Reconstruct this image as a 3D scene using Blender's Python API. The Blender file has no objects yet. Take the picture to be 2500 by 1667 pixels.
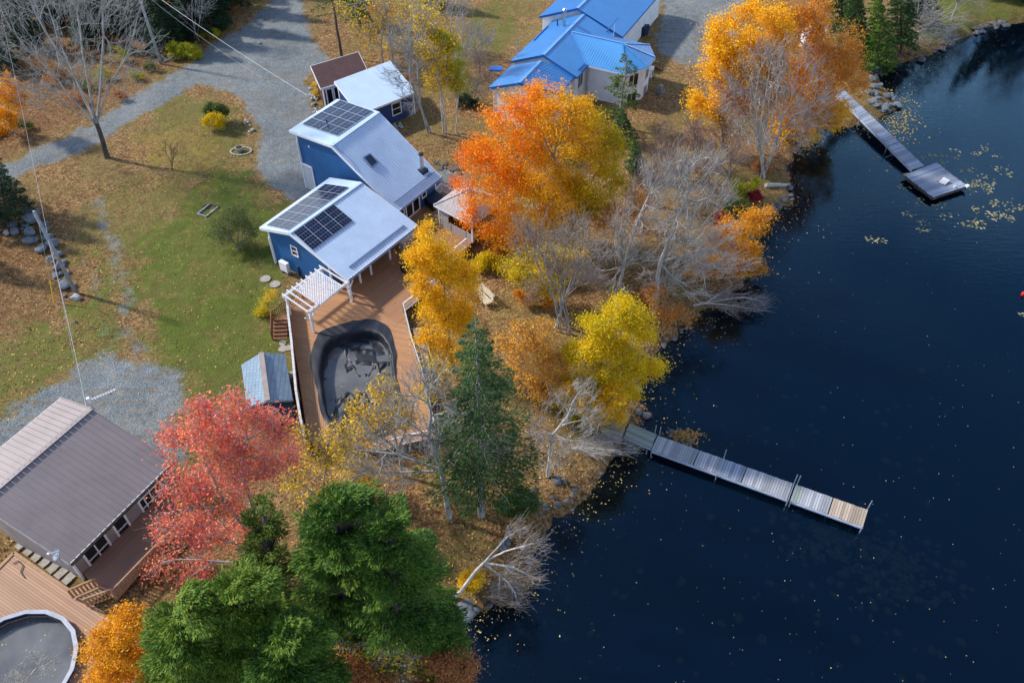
import bpy, math, random
import numpy as np
from mathutils import Vector, Matrix
from mathutils.geometry import tessellate_polygon
rad = math.radians
random.seed(7); rng = np.random.default_rng(7)
SC = bpy.context.scene; COL = SC.collection
# ------------------------------------------------------------------ camera model
H = 45.0; FP = 1944.0; S2 = math.sqrt(.5)
def ray(px, py):
    a = px-1250; b = 833.5-py
    return (a, FP*S2+b*S2, -FP*S2+b*S2)
def W(px, py, z=1.0):                     # point of the place seen at a pixel, at height z
    d = ray(px, py); t = (z-H)/d[2]
    return Vector((d[0]*t, d[1]*t, z))
def onY(px, py, y):                       # same, on the vertical plane at depth y
    d = ray(px, py); t = y/d[1]
    return Vector((d[0]*t, y, H+d[2]*t))
def depth(p): return p[1]*S2-(p[2]-H)*S2
def onWall(px, py, A, B):                 # same, on the vertical plane through A and B
    d = ray(px, py); nx, ny = -(B[1]-A[1]), B[0]-A[0]
    t = (nx*A[0]+ny*A[1])/(nx*d[0]+ny*d[1])
    return Vector((d[0]*t, d[1]*t, H+d[2]*t))
# ------------------------------------------------------------------ shoreline and terrain height
SHORE_PX = [(1150,1900),(1145,1760),(1135,1667),(1120,1600),(1122,1535),(1150,1500),(1195,1480),(1250,1470),(1285,1430),(1305,1380),(1322,1315),(1345,1275),(1400,1250),(1436,1200),(1480,1148),(1500,1115),(1535,1088),(1530,1060),(1565,1040),(1572,1000),(1545,955),(1545,915),(1600,855),(1650,815),(1672,785),(1700,765),(1760,735),(1815,690),(1835,640),(1835,585),(1868,545),(1905,515),(1937,495),(1930,455),(1925,410),(1950,360),(1985,320),(2047,315),(2102,306),(2149,284),(2188,268),(2172,226),(2138,191),(2131,163),(2185,157),(2264,137),(2318,103),(2373,87),(2394,67),(2500,54),(2700,30)]
SHORE = np.array([W(x, y, 0)[:2] for x, y in SHORE_PX])
SHORE = np.vstack([[SHORE[0][0], -200], SHORE, [400, SHORE[-1][1]+60]])
LAND = np.vstack([SHORE, [400, 900], [-900, 900], [-900, -200]])
POOL_PX = [(796,838),(838,815),(890,806),(932,818),(955,860),(962,910),(975,960),(985,1005),(968,1040),(925,1062),(870,1066),(825,1050),(795,1005),(784,950),(780,890)]
POOLW = np.array([W(x, y, 1.7)[:2] for x, y in POOL_PX])
def poly_sd(P, poly, closed=True):        # signed distance, positive inside
    P = np.asarray(P, float); poly = np.asarray(poly, float)
    a = poly; b = np.roll(poly, -1, 0)
    best = np.full(len(P), 1e9); ins = np.zeros(len(P), bool)
    for i in range(len(a)):
        e = b[i]-a[i]; w = P-a[i]
        t = np.clip((w@e)/(e@e+1e-12), 0, 1)
        dd = np.hypot(w[:,0]-t*e[0], w[:,1]-t*e[1]); best = np.minimum(best, dd)
        c = (a[i][1] > P[:,1]) != (b[i][1] > P[:,1])
        if abs(e[1]) > 1e-12: ins ^= c & (P[:,0] < a[i][0]+(P[:,1]-a[i][1])*e[0]/e[1])
    return np.where(ins, best, -best)
_perm = rng.random((64, 64))
def vnoise(x, y):
    xi = np.floor(x).astype(int); yi = np.floor(y).astype(int); fx = x-xi; fy = y-yi
    fx = fx*fx*(3-2*fx); fy = fy*fy*(3-2*fy)
    g = lambda a, b: _perm[a % 64, b % 64]
    return (g(xi,yi)*(1-fx)+g(xi+1,yi)*fx)*(1-fy)+(g(xi,yi+1)*(1-fx)+g(xi+1,yi+1)*fx)*fy
def fbm(x, y, s=1.0, o=4):
    r = 0; a = .5; t = 0
    for i in range(o): r = r+a*vnoise(x*s+13*i, y*s+7*i); t += a; a *= .5; s *= 2.03
    return r/t
def height(P):
    P = np.atleast_2d(np.asarray(P, float))
    d = poly_sd(P, LAND)+(fbm(P[:,0], P[:,1], .7, 3)-.5)*1.3+(fbm(P[:,0]+31, P[:,1], 2.1, 3)-.5)*.9
    n = fbm(P[:,0], P[:,1], .15, 3)-.5
    up = 1.0*(1-np.exp(-np.maximum(d, 0)/1.8))+n*.25*np.clip(d/4, 0, 1)
    up += (fbm(P[:,0], P[:,1], 2.2, 2)-.5)*.10*np.clip(d/2, 0, 1)
    dn = -2.6*(1-np.exp(-np.maximum(-d, 0)/6.0))
    h = np.where(d > 0, up, dn)
    near = (np.abs(P[:,0]+12) < 9) & (P[:,1] > 22) & (P[:,1] < 50)
    if near.any():
        ip = poly_sd(P[near], POOLW); h[near] = np.where(ip > -.6, np.minimum(h[near], .3), h[near])
    return h
def gz(x, y): return float(height([[x, y]])[0])
def G(px, py, dz=0.0):                    # ground point under a pixel
    p = W(px, py, 1.0)
    for _ in range(3): p = W(px, py, max(gz(p.x, p.y), 0))
    p.z += dz; return p
# ------------------------------------------------------------------ materials
def newmat(name):
    m = bpy.data.materials.new(name); m.use_nodes = True
    nt = m.node_tree; b = nt.nodes['Principled BSDF']
    return m, nt, b
def N(nt, t, **k):
    n = nt.nodes.new(t)
    for a, v in k.items():
        if a in n.inputs: n.inputs[a].default_value = v
        else: setattr(n, a, v)
    return n
def L(nt, a, b): nt.links.new(a, b)
def ramp(nt, stops):
    r = nt.nodes.new('ShaderNodeValToRGB'); e = r.color_ramp.elements
    while len(e) > 1: e.remove(e[-1])
    e[0].position = stops[0][0]; e[0].color = (*stops[0][1], 1)
    for p, c in stops[1:]:
        q = e.new(p); q.color = (*c, 1)
    return r
def mathn(nt, op, a, b=None, clamp=False):
    n = nt.nodes.new('ShaderNodeMath'); n.operation = op; n.use_clamp = clamp
    for i, v in enumerate((a, b)):
        if v is None: continue
        if isinstance(v, (int, float)): n.inputs[i].default_value = v
        else: L(nt, v, n.inputs[i])
    return n.outputs[0]
def mixc(nt, f, a, b, mode='MIX'):
    n = nt.nodes.new('ShaderNodeMix'); n.data_type = 'RGBA'; n.blend_type = mode
    if isinstance(f, (int, float)): n.inputs[0].default_value = f
    else: L(nt, f, n.inputs[0])
    for i, v in ((6, a), (7, b)):
        if isinstance(v, tuple): n.inputs[i].default_value = (*v, 1)
        else: L(nt, v, n.inputs[i])
    return n.outputs[2]
def noise(nt, vec, scale, detail=4, rough=.55, out='Fac'):
    n = nt.nodes.new('ShaderNodeTexNoise'); n.inputs['Scale'].default_value = scale
    n.inputs['Detail'].default_value = detail; n.inputs['Roughness'].default_value = rough
    if vec is not None: L(nt, vec, n.inputs['Vector'])
    return n.outputs[out]
def coords(nt, kind='Object'): return nt.nodes.new('ShaderNodeTexCoord').outputs[kind]
def mapped(nt, vec, rot=(0,0,0), sc=(1,1,1)):
    m = nt.nodes.new('ShaderNodeMapping'); m.inputs['Rotation'].default_value = rot; m.inputs['Scale'].default_value = sc
    L(nt, vec, m.inputs['Vector']); return m.outputs[0]
def bump(nt, b, h, strength=.3, dist=.02):
    n = nt.nodes.new('ShaderNodeBump'); n.inputs['Strength'].default_value = strength; n.inputs['Distance'].default_value = dist
    L(nt, h, n.inputs['Height']); L(nt, n.outputs[0], b.inputs['Normal'])
def plain(name, c, rough=.6, var=.18, scale=2.5, metal=0, spec=.4):
    m, nt, b = newmat(name); co = coords(nt)
    n1 = noise(nt, co, scale, 5, .6)
    lo = tuple(x*(1-var) for x in c); hi = tuple(min(1, x*(1+var)) for x in c)
    r = ramp(nt, [(.3, lo), (.7, hi)]); L(nt, n1, r.inputs[0]); L(nt, r.outputs[0], b.inputs['Base Color'])
    b.inputs['Roughness'].default_value = rough; b.inputs['Metallic'].default_value = metal
    b.inputs['Specular IOR Level'].default_value = spec
    return m
def stripes(nt, vec, axis, period, width=.12):       # 1 in the gap line, 0 on the board
    s = nt.nodes.new('ShaderNodeSeparateXYZ'); L(nt, vec, s.inputs[0])
    f = mathn(nt, 'FRACT', mathn(nt, 'DIVIDE', s.outputs[axis], period))
    return mathn(nt, 'LESS_THAN', f, width), mathn(nt, 'FLOOR', mathn(nt, 'DIVIDE', s.outputs[axis], period))
def boards(name, c, ang, period=.15, width=.13, gap=.35, var=.25, rough=.7, leaf=0.0, cross=0):
    m, nt, b = newmat(name); v = mapped(nt, coords(nt), (0, 0, -ang))
    g, idx = stripes(nt, v, 1, period, width)
    wn = nt.nodes.new('ShaderNodeTexWhiteNoise'); wn.noise_dimensions = '1D'; L(nt, idx, wn.inputs['W'])
    gr = noise(nt, mapped(nt, v, sc=(1.2, 14, 1)), 2.0, 4, .6)
    big = noise(nt, v, .5, 4, .6)
    f = mathn(nt, 'ADD', mathn(nt, 'MULTIPLY', wn.outputs['Value'], .35), mathn(nt, 'ADD', mathn(nt, 'MULTIPLY', gr, .3), mathn(nt, 'MULTIPLY', big, .45)))
    r = ramp(nt, [(.3, tuple(x*(1-var) for x in c)), (.8, tuple(min(1, x*(1+var)) for x in c))]); L(nt, f, r.inputs[0])
    col = mixc(nt, g, r.outputs[0], tuple(x*gap for x in c))
    L(nt, col, b.inputs['Base Color']); b.inputs['Roughness'].default_value = rough; b.inputs['Specular IOR Level'].default_value = .25
    bump(nt, b, mathn(nt, 'SUBTRACT', 1.0, g), .5, .01)
    return m
def siding(name, c, period=.14, rough=.55):
    m, nt, b = newmat(name); v = coords(nt)
    g, idx = stripes(nt, v, 2, period, .14)
    n1 = noise(nt, v, 1.3, 4)
    r = ramp(nt, [(.3, tuple(x*.86 for x in c)), (.7, tuple(min(1, x*1.1) for x in c))]); L(nt, n1, r.inputs[0])
    L(nt, mixc(nt, g, r.outputs[0], tuple(x*.6 for x in c)), b.inputs['Base Color'])
    b.inputs['Roughness'].default_value = rough
    s = nt.nodes.new('ShaderNodeSeparateXYZ'); L(nt, v, s.inputs[0])
    bump(nt, b, mathn(nt, 'FRACT', mathn(nt, 'DIVIDE', s.outputs[2], -period)), .6, .015)
    return m
def metalroof(name, c, rough=.38, dirt=.12, coat=0):
    m, nt, b = newmat(name); v = coords(nt)
    n1 = noise(nt, v, .6, 5, .65); n2 = noise(nt, v, 9, 3)
    f = mathn(nt, 'ADD', mathn(nt, 'MULTIPLY', n1, .75), mathn(nt, 'MULTIPLY', n2, .25))
    r = ramp(nt, [(.3, tuple(x*(1-dirt) for x in c)), (.7, tuple(min(1, x*(1+dirt)) for x in c))]); L(nt, f, r.inputs[0])
    L(nt, r.outputs[0], b.inputs['Base Color']); b.inputs['Roughness'].default_value = rough
    b.inputs['Specular IOR Level'].default_value = .5
    if coat: b.inputs['Coat Weight'].default_value = coat; b.inputs['Coat Roughness'].default_value = .28; b.inputs['Coat IOR'].default_value = 1.8
    return m
def shingles(name, c, c2, ang, pitch=.16, w=.3):
    m, nt, b = newmat(name); v = mapped(nt, coords(nt), (0, 0, -ang))
    br = nt.nodes.new('ShaderNodeTexBrick'); L(nt, v, br.inputs['Vector'])
    br.inputs['Scale'].default_value = 1; br.inputs['Brick Width'].default_value = w; br.inputs['Row Height'].default_value = pitch
    br.inputs['Mortar Size'].default_value = .018; br.inputs['Color1'].default_value = (*c, 1); br.inputs['Color2'].default_value = (*c2, 1)
    br.inputs['Mortar'].default_value = (*[x*.35 for x in c], 1); br.inputs['Bias'].default_value = -.2
    n1 = noise(nt, v, .8, 4)
    col = mixc(nt, mathn(nt, 'MULTIPLY', n1, .5), br.outputs['Color'], tuple(x*1.3 for x in c2))
    L(nt, col, b.inputs['Base Color']); b.inputs['Roughness'].default_value = .85
    bump(nt, b, br.outputs['Fac'], -.4, .01)
    return m
def leafmat(name, stops, patch=.35, rnd=.45, grad=None, trans=.3, rough=.6):
    m, nt, b = newmat(name); co = coords(nt)
    g = nt.nodes.new('ShaderNodeNewGeometry')
    n1 = noise(nt, co, patch, 3, .6); n2 = noise(nt, co, patch*4.5, 2)
    n2 = mathn(nt, 'ADD', .5, mathn(nt, 'MULTIPLY', mathn(nt, 'SUBTRACT', n2, .5), 2.2))
    n1 = mathn(nt, 'ADD', .5, mathn(nt, 'MULTIPLY', mathn(nt, 'SUBTRACT', n1, .5), 1.9))
    f = mathn(nt, 'ADD', mathn(nt, 'MULTIPLY', g.outputs['Random Per Island'], rnd), mathn(nt, 'MULTIPLY', n1, (1-rnd)*.62))
    f = mathn(nt, 'ADD', f, mathn(nt, 'MULTIPLY', n2, (1-rnd)*.38))
    if grad:                              # (direction, length): which side of the crown has turned
        dv = nt.nodes.new('ShaderNodeVectorMath'); dv.operation = 'DOT_PRODUCT'; L(nt, co, dv.inputs[0]); dv.inputs[1].default_value = grad[0]
        f = mathn(nt, 'ADD', f, mathn(nt, 'ADD', mathn(nt, 'MULTIPLY', dv.outputs['Value'], grad[1]), grad[2]))
    r = ramp(nt, stops); L(nt, f, r.inputs[0])
    b.inputs['Roughness'].default_value = rough; b.inputs['Specular IOR Level'].default_value = .25
    L(nt, r.outputs[0], b.inputs['Base Color'])
    t = nt.nodes.new('ShaderNodeBsdfTranslucent'); L(nt, r.outputs[0], t.inputs['Color'])
    mx = nt.nodes.new('ShaderNodeMixShader'); mx.inputs[0].default_value = trans
    L(nt, b.outputs[0], mx.inputs[1]); L(nt, t.outputs[0], mx.inputs[2])
    L(nt, mx.outputs[0], nt.nodes['Material Output'].inputs['Surface'])
    return m
def barkmat(name, c, c2, scale=3):
    m, nt, b = newmat(name); v = mapped(nt, coords(nt), sc=(1, 1, .35))
    n1 = noise(nt, v, scale, 5, .7)
    r = ramp(nt, [(.35, c), (.65, c2)]); L(nt, n1, r.inputs[0]); L(nt, r.outputs[0], b.inputs['Base Color'])
    b.inputs['Roughness'].default_value = .9; b.inputs['Specular IOR Level'].default_value = .15
    bump(nt, b, noise(nt, v, scale*6, 3), .5, .02)
    return m
M = {}
M['white'] = plain('white_paint', (.78,.80,.85), .5, .08)
M['whitemetal'] = metalroof('white_metal_roof', (.52,.65,.82), .36, .10)
M['blue'] = siding('blue_siding', (.010,.105,.31))
M['navy'] = siding('navy_siding', (.008,.045,.17))
M['bluemetal'] = metalroof('blue_metal_roof', (.055,.29,.66), .50, .12, 1)
M['whitesiding'] = siding('white_siding', (.84,.89,.95), .16)
M['beige'] = siding('beige_siding', (.30,.27,.27), .13)
M['taupe'] = metalroof('taupe_metal_roof', (.29,.245,.245), .5, .14)
M['glass'] = plain('window_glass', (.012,.014,.018), .06, .3, 2, spec=.9)
M['dark'] = plain('dark_void', (.012,.011,.012), .8)
M['navytub'] = plain('navy_vinyl', (.01,.025,.06), .55)
M['steel'] = plain('steel_pipe', (.55,.56,.58), .28, .1, 4, metal=.9)
M['stake'] = plain('galvanised_stake', (.38,.42,.50), .45, .2, 6, metal=.4)
M['black'] = plain('black_plastic', (.02,.02,.022), .5)
M['alu'] = plain('panel_frame', (.50,.54,.60), .35, .05, 3, metal=.3)
M['gutter'] = plain('gutter_grey', (.16,.24,.40), .5, .1)
M['brownshingle'] = shingles('brown_shingles', (.07,.033,.033), (.115,.055,.055), rad(38), .17, .35)
M['greyshingle'] = shingles('grey_shingles', (.30,.28,.29), (.42,.39,.38), rad(55), .2, .3)
M['slateshingle'] = shingles('slate_shingles', (.16,.24,.32), (.24,.33,.42), rad(98), .28, .28)
M['ridgecap'] = plain('ridge_cap', (.33,.27,.25), .85)
M['brownwall'] = siding('brown_siding', (.09,.045,.035))
M['brownwood'] = plain('stained_wood', (.26,.12,.06), .7, .25, 3)
M['tanwood'] = plain('tan_lumber', (.38,.23,.13), .7, .25, 3)
M['greywood'] = boards('weathered_boards', (.33,.37,.44), rad(-20), .145, .16, .25, .28)
M['oldwhite'] = plain('weathered_white_rail', (.55,.53,.53), .7, .3, 5)
M['liner'] = plain('pool_liner', (.010,.014,.024), .55, .5, 1.2, spec=.5)
M['bolt'] = plain('utility_pole_wood', (.27,.30,.34), .85, .25, 4)
M['wire'] = plain('wire', (.45,.46,.48), .5)
M['yellow'] = plain('yellow_guard', (.65,.45,.03), .6)
M['concrete'] = plain('concrete', (.33,.31,.29), .9, .2, 6)
M['stonepave'] = plain('paving_stone', (.36,.33,.29), .9, .25, 5)
M['tarp'] = plain('blue_tarp', (.015,.16,.62), .45, .1)
M['rock'] = None
def rockmat(name, c, c2, moss=.0):
    m, nt, b = newmat(name); v = coords(nt)
    n1 = noise(nt, v, 2.5, 6, .7)
    r = ramp(nt, [(.3, c), (.68, c2)]); L(nt, n1, r.inputs[0]); L(nt, r.outputs[0], b.inputs['Base Color'])
    b.inputs['Roughness'].default_value = .9; bump(nt, b, noise(nt, v, 9, 5), .6, .04); return m
M['rock'] = rockmat('grey_rock', (.07,.085,.10), (.20,.23,.26))
M['shorerock'] = rockmat('shore_rock', (.05,.05,.055), (.17,.17,.18))
M['palerock'] = rockmat('pale_rock', (.24,.25,.26), (.45,.45,.44))
M['bark_grey'] = barkmat('grey_bark', (.20,.20,.21), (.42,.42,.43))
M['bark_pale'] = barkmat('pale_bark', (.25,.235,.225), (.52,.49,.46))
M['bark_blue'] = barkmat('lichen_bark', (.22,.235,.24), (.46,.47,.46))
M['bark_dark'] = barkmat('dark_bark', (.045,.038,.035), (.13,.115,.11))
M['bark_birch'] = barkmat('birch_bark', (.30,.27,.26), (.72,.70,.68), 5)
M['twig'] = barkmat('fine_twigs', (.22,.185,.17), (.42,.36,.33))
M['twig_brown'] = barkmat('brown_twigs', (.20,.135,.12), (.36,.26,.24))
M['twig_red'] = barkmat('reddish_twigs', (.16,.10,.10), (.30,.20,.20))
O = lambda *a: a
M['lf_maple'] = leafmat('maple_leaves_orange_to_gold', [(.0,(.32,.30,.012)),(.18,(.62,.42,.008)),(.42,(.88,.46,.006)),(.66,(.92,.33,.006)),(.90,(.88,.15,.010))], .3, .34, ((-.85,-.2,.25), .06, -.37))
M['lf_gold'] = leafmat('golden_leaves', [(0,(.50,.28,.006)),(.4,(.86,.48,.006)),(.75,(.93,.61,.014)),(1,(.93,.70,.04))], .5, .5)
M['lf_orange2'] = leafmat('amber_leaves', [(0,(.40,.18,.02)),(.35,(.74,.32,.012)),(.62,(.90,.44,.008)),(1,(.93,.56,.012))], .25, .4, ((-.9,0,.2), .05, 0))
M['lf_amber'] = leafmat('rusty_leaves', [(0,(.34,.13,.03)),(.4,(.66,.25,.02)),(.8,(.85,.38,.02))], .5, .5)
M['lf_yg'] = leafmat('yellow_green_leaves', [(0,(.26,.29,.006)),(.28,(.52,.46,.006)),(.52,(.80,.56,.006)),(1,(.90,.54,.01))], .28, .4, ((.6,-.4,.0), .05, .0))
M['lf_red'] = leafmat('scarlet_leaves', [(0,(.55,.05,.06)),(.3,(.88,.14,.13)),(.55,(.97,.28,.18)),(.8,(.96,.38,.09)),(1,(.90,.46,.10))], .4, .5)
M['lf_soft'] = leafmat('soft_orange_leaves', [(0,(.45,.24,.04)),(.45,(.85,.42,.05)),(1,(.92,.58,.08))], .5, .5)
M['lf_yellow'] = leafmat('yellow_leaves', [(0,(.45,.30,.01)),(.5,(.82,.54,.014)),(1,(.92,.68,.04))], .6, .5)
M['lf_rust'] = leafmat('rust_leaves', [(0,(.20,.08,.04)),(.5,(.46,.19,.07)),(1,(.72,.32,.08))], .6, .5)
M['lf_crimson'] = leafmat('crimson_leaves', [(0,(.16,.012,.03)),(.6,(.34,.02,.04)),(1,(.5,.08,.04))], .6, .5)
M['lf_lime'] = leafmat('lime_leaves', [(0,(.16,.22,.02)),(.5,(.42,.42,.02)),(1,(.65,.52,.02))], .6, .5)
M['lf_bush'] = leafmat('green_bush_leaves', [(0,(.05,.08,.02)),(.5,(.12,.16,.04)),(1,(.24,.26,.06))], .7, .5)
M['nd_spruce'] = leafmat('spruce_needles', [(0,(.012,.045,.022)),(.4,(.028,.085,.026)),(.7,(.075,.14,.022)),(1,(.15,.21,.03))], .6, .45, None, .12)
M['nd_hemlock'] = leafmat('hemlock_needles', [(0,(.012,.05,.018)),(.3,(.035,.11,.018)),(.58,(.11,.21,.022)),(.82,(.23,.31,.04)),(1,(.32,.34,.06))], .45, .45, None, .15)
M['nd_bright'] = leafmat('bright_hemlock_needles', [(0,(.016,.06,.016)),(.3,(.05,.14,.018)),(.58,(.17,.27,.025)),(.82,(.32,.39,.05)),(1,(.40,.42,.07))], .45, .45, None, .18)
M['nd_dark'] = leafmat('dark_conifer_needles', [(0,(.006,.022,.014)),(.6,(.018,.055,.022)),(1,(.05,.09,.02))], .5, .45, None, .1)
M['nd_olive'] = leafmat('olive_conifer_needles', [(0,(.02,.05,.01)),(.4,(.06,.11,.01)),(1,(.18,.22,.015))], .5, .45, None, .15)
# ------------------------------------------------------------------ object helpers
def tag(o, label=None, cat=None, group=None, kind=None):
    if label: o['label'] = label
    if cat: o['category'] = cat
    if group: o['group'] = group
    if kind: o['kind'] = kind
    return o
def thing(name, loc, label, cat, group=None):
    o = bpy.data.objects.new(name, None); COL.objects.link(o); o.location = loc; o.empty_display_size = .2
    return tag(o, label, cat, group)
def rootloc(o):
    v = Vector((0, 0, 0))
    while o is not None: v += o.location; o = o.parent
    return v
class MB:
    def __init__(s): s.v = []; s.f = []; s.cuts = []
    def add(s, vs, fs):
        k = len(s.v); s.v += [tuple(v) for v in vs]; s.f += [tuple(i+k for i in f) for f in fs]; return s
    def quad(s, a, b, c, d): return s.add([a, b, c, d], [(0, 1, 2, 3)])
    def prism(s, bot, top):               # two loops of equal length
        s.cuts.append((len(s.v), len(s.f)))
        n = len(bot); fs = [tuple(range(n-1, -1, -1)), tuple(range(n, 2*n))]
        fs += [(i, (i+1) % n, n+(i+1) % n, n+i) for i in range(n)]
        return s.add(list(bot)+list(top), fs)
    def slab(s, pts, t):                  # pts: top loop; thickness down
        return s.prism([Vector(p)-Vector((0, 0, t)) for p in pts], pts)
    def box(s, c, sx, sy, sz, ang=0):     # centre of the base
        c = Vector(c); ca, sa = math.cos(ang), math.sin(ang)
        q = [(-1,-1),(1,-1),(1,1),(-1,1)]
        b = [Vector((c.x+ca*x*sx/2-sa*y*sy/2, c.y+sa*x*sx/2+ca*y*sy/2, c.z)) for x, y in q]
        return s.prism(b, [p+Vector((0, 0, sz)) for p in b])
    def beam(s, a, b, w, h, up=Vector((0,0,1))):   # rectangular bar a->b, top face through a,b shifted
        a = Vector(a); b = Vector(b); d = (b-a).normalized(); side = d.cross(up)
        if side.length < 1e-4: side = Vector((1,0,0))
        side.normalize(); u = side.cross(d).normalized()
        r = [side*(-w/2)-u*h/2, side*(w/2)-u*h/2, side*(w/2)+u*h/2, side*(-w/2)+u*h/2]
        return s.prism([a+x for x in r], [b+x for x in r])
    def tube(s, pts, rs, n=8, cap=True):
        pts = [Vector(p) for p in pts]
        if isinstance(rs, (int, float)): rs = [rs]*len(pts)
        ring = []; k = len(s.v)
        for i, p in enumerate(pts):
            d = (pts[min(i+1, len(pts)-1)]-pts[max(i-1, 0)]).normalized()
            e = d.cross(Vector((0, 0, 1)) if abs(d.z) < .9 else Vector((1, 0, 0))).normalized(); g = d.cross(e)
            for j in range(n):
                a = 2*math.pi*j/n; s.v.append(tuple(p+(e*math.cos(a)+g*math.sin(a))*rs[i]))
        for i in range(len(pts)-1):
            for j in range(n):
                s.f.append((k+i*n+j, k+i*n+(j+1) % n, k+(i+1)*n+(j+1) % n, k+(i+1)*n+j))
        if cap: s.f.append(tuple(k+j for j in range(n))[::-1]); s.f.append(tuple(k+(len(pts)-1)*n+j for j in range(n)))
        return s
    def build(s, name, mat, parent=None, smooth=False, fixn=True):
        if name in ('post','corner_board','support_post') and len(s.cuts) > 1:
            r = None; cs = s.cuts+[(len(s.v), len(s.f))]
            for (v0, f0), (v1, f1) in zip(cs[:-1], cs[1:]):
                m_ = MB(); m_.v = s.v[v0:v1]; m_.f = [tuple(i-v0 for i in f) for f in s.f[f0:f1]]; r = m_.build(name, mat, parent)
            return r
        me = bpy.data.meshes.new(name); off = rootloc(parent) if parent else Vector((0, 0, 0))
        me.from_pydata([(x-off.x, y-off.y, z-off.z) for x, y, z in s.v], [], s.f)
        if fixn:
            import bmesh
            bm = bmesh.new(); bm.from_mesh(me); bmesh.ops.recalc_face_normals(bm, faces=bm.faces); bm.to_mesh(me); bm.free()
        if smooth: me.polygons.foreach_set('use_smooth', [True]*len(me.polygons))
        me.materials.append(mat); o = bpy.data.objects.new(name, me); COL.objects.link(o); o.parent = parent
        return o
def bevel(o, w=.02):
    m = o.modifiers.new('b', 'BEVEL'); m.width = w; m.segments = 2; m.limit_method = 'ANGLE'; return o
def npmesh(name, V, Fq, mat, parent=None, smooth=False):     # V (n,3), Fq (m,k) fixed-size faces
    V = np.asarray(V, np.float32); Fq = np.asarray(Fq, np.int32); k = Fq.shape[1]
    off = np.array(rootloc(parent) if parent else (0, 0, 0), np.float32)
    me = bpy.data.meshes.new(name); me.vertices.add(len(V)); me.vertices.foreach_set('co', (V-off).ravel())
    me.loops.add(Fq.size); me.loops.foreach_set('vertex_index', Fq.ravel())
    me.polygons.add(len(Fq)); me.polygons.foreach_set('loop_start', np.arange(0, Fq.size, k, dtype=np.int32))
    try: me.polygons.foreach_set('loop_total', np.full(len(Fq), k, np.int32))
    except Exception: pass
    if smooth: me.polygons.foreach_set('use_smooth', np.ones(len(Fq), bool))
    me.materials.append(mat); me.update(calc_edges=True)
    o = bpy.data.objects.new(name, me); COL.objects.link(o); o.parent = parent
    return o
# ------------------------------------------------------------------ terrain (one grid, split into ground, gravel and lakebed)
def axis(lo, hi, step, far):
    a = list(np.arange(lo, hi, step)); s = step; x = lo; pre = []; post = []
    while x > lo-far: s *= 1.45; x -= s; pre.append(x)
    s = step; x = a[-1]
    while x < hi+far: s *= 1.45; x += s; post.append(x)
    return np.array(pre[::-1]+a+post)
gx = axis(-66, 74, .3, 500); gy = axis(14, 128, .3, 500)
X, Y = np.meshgrid(gx, gy); P2 = np.c_[X.ravel(), Y.ravel()]
Z = height(P2)
nx_, ny_ = len(gx), len(gy)
def wp(pts, z=1.0): return np.array([W(x, y, z)[:2] for x, y in pts])
NZ = (fbm(P2[:,0], P2[:,1], .8, 4)-.5)
NZ2 = (fbm(P2[:,0]+50, P2[:,1], .22, 4)-.5)
def mask(pts, feather=1.0, rough=1.6):
    d = poly_sd(P2, wp(pts))+NZ*rough
    return np.clip(d/feather+.5, 0, 1)
def strip(pts, w, feather=.6, rough=.8):
    q = wp(pts); best = np.full(len(P2), 1e9)
    for a, b in zip(q[:-1], q[1:]):
        e = b-a; w_ = P2-a; t = np.clip((w_@e)/(e@e), 0, 1)
        best = np.minimum(best, np.hypot(w_[:,0]-t*e[0], w_[:,1]-t*e[1]))
    return np.clip((w-best+NZ*rough)/feather+.5, 0, 1)
ROAD = [(745,-90),(700,-70),(663,0),(622,48),(542,96),(446,166),(319,236),(223,306),(96,360),(38,390),(-300,560),(-320,620),(20,440),(96,412),(191,370),(271,328),(351,281),(440,226),(485,206),(542,222),(590,241),(615,287),(631,319),(631,367),(622,408),(641,436),(700,482),(760,500),(850,420),(800,300),(765,276),(753,215),(740,200),(752,178),(800,150),(793,127),(752,76),(738,0),(790,-90)]
ROAD = [(745,-90),(700,-70)] + ROAD[2:]
g_road = mask(ROAD, 1.6, 1.8)
DRV = [(60,1000),(105,947),(175,898),(280,868),(333,873),(365,901),(421,915),(440,960),(442,1066),(430,1120),(350,1120),(220,1010),(100,1100),(-60,1200),(-60,1080)]
g_drv = mask(DRV, 3.4, 3.6)
DRV2 = [(1625,-60),(1615,40),(1598,110),(1640,152),(1720,170),(1800,130),(1815,0),(1800,-60)]
g_drv2 = mask(DRV2, 1.6, 1.8)
g_gaz = mask([(1060,418),(1100,412),(1150,430),(1160,470),(1060,470)], .4, .8)
g_track = np.maximum(strip([(235,480),(262,560),(285,640),(310,700),(300,780),(330,870)], .55, .5, 2.4)*.5, strip([(215,640),(235,700),(250,770),(270,850)], .45, .6, 2.0)*.36)
gravel = np.maximum.reduce([g_road, g_drv, g_drv2, g_gaz, g_track])
gr = mask([(380,540),(470,430),(600,400),(640,450),(720,540),(720,900),(640,960),(560,1040),(470,1020),(410,920),(350,800),(300,700),(330,600)], 3, 5)
gr = np.maximum(gr, .75*mask([(250,700),(330,760),(300,880),(60,980),(-80,1100),(-80,880),(120,780)], 3, 6))
gr = np.maximum(gr, .62*mask([(400,230),(600,260),(630,420),(560,470),(420,440),(330,400),(350,300)], 2.5, 5))
gr = np.maximum(gr, .7*mask([(1120,20),(1220,0),(1300,-60),(1250,110),(1180,150),(1110,110)], 4, 4))
gr = np.maximum(gr, .9*mask([(2220,-80),(2600,-80),(2600,40),(2400,60),(2330,90),(2240,95)], 2, 2))
gr = np.maximum(gr, .42*mask([(1180,760),(1340,760),(1330,830),(1200,840)], 3, 4))
gr = np.maximum(gr, .40*mask([(900,1250),(1200,1230),(1270,1300),(1150,1440),(950,1350)], 3, 5))
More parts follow.
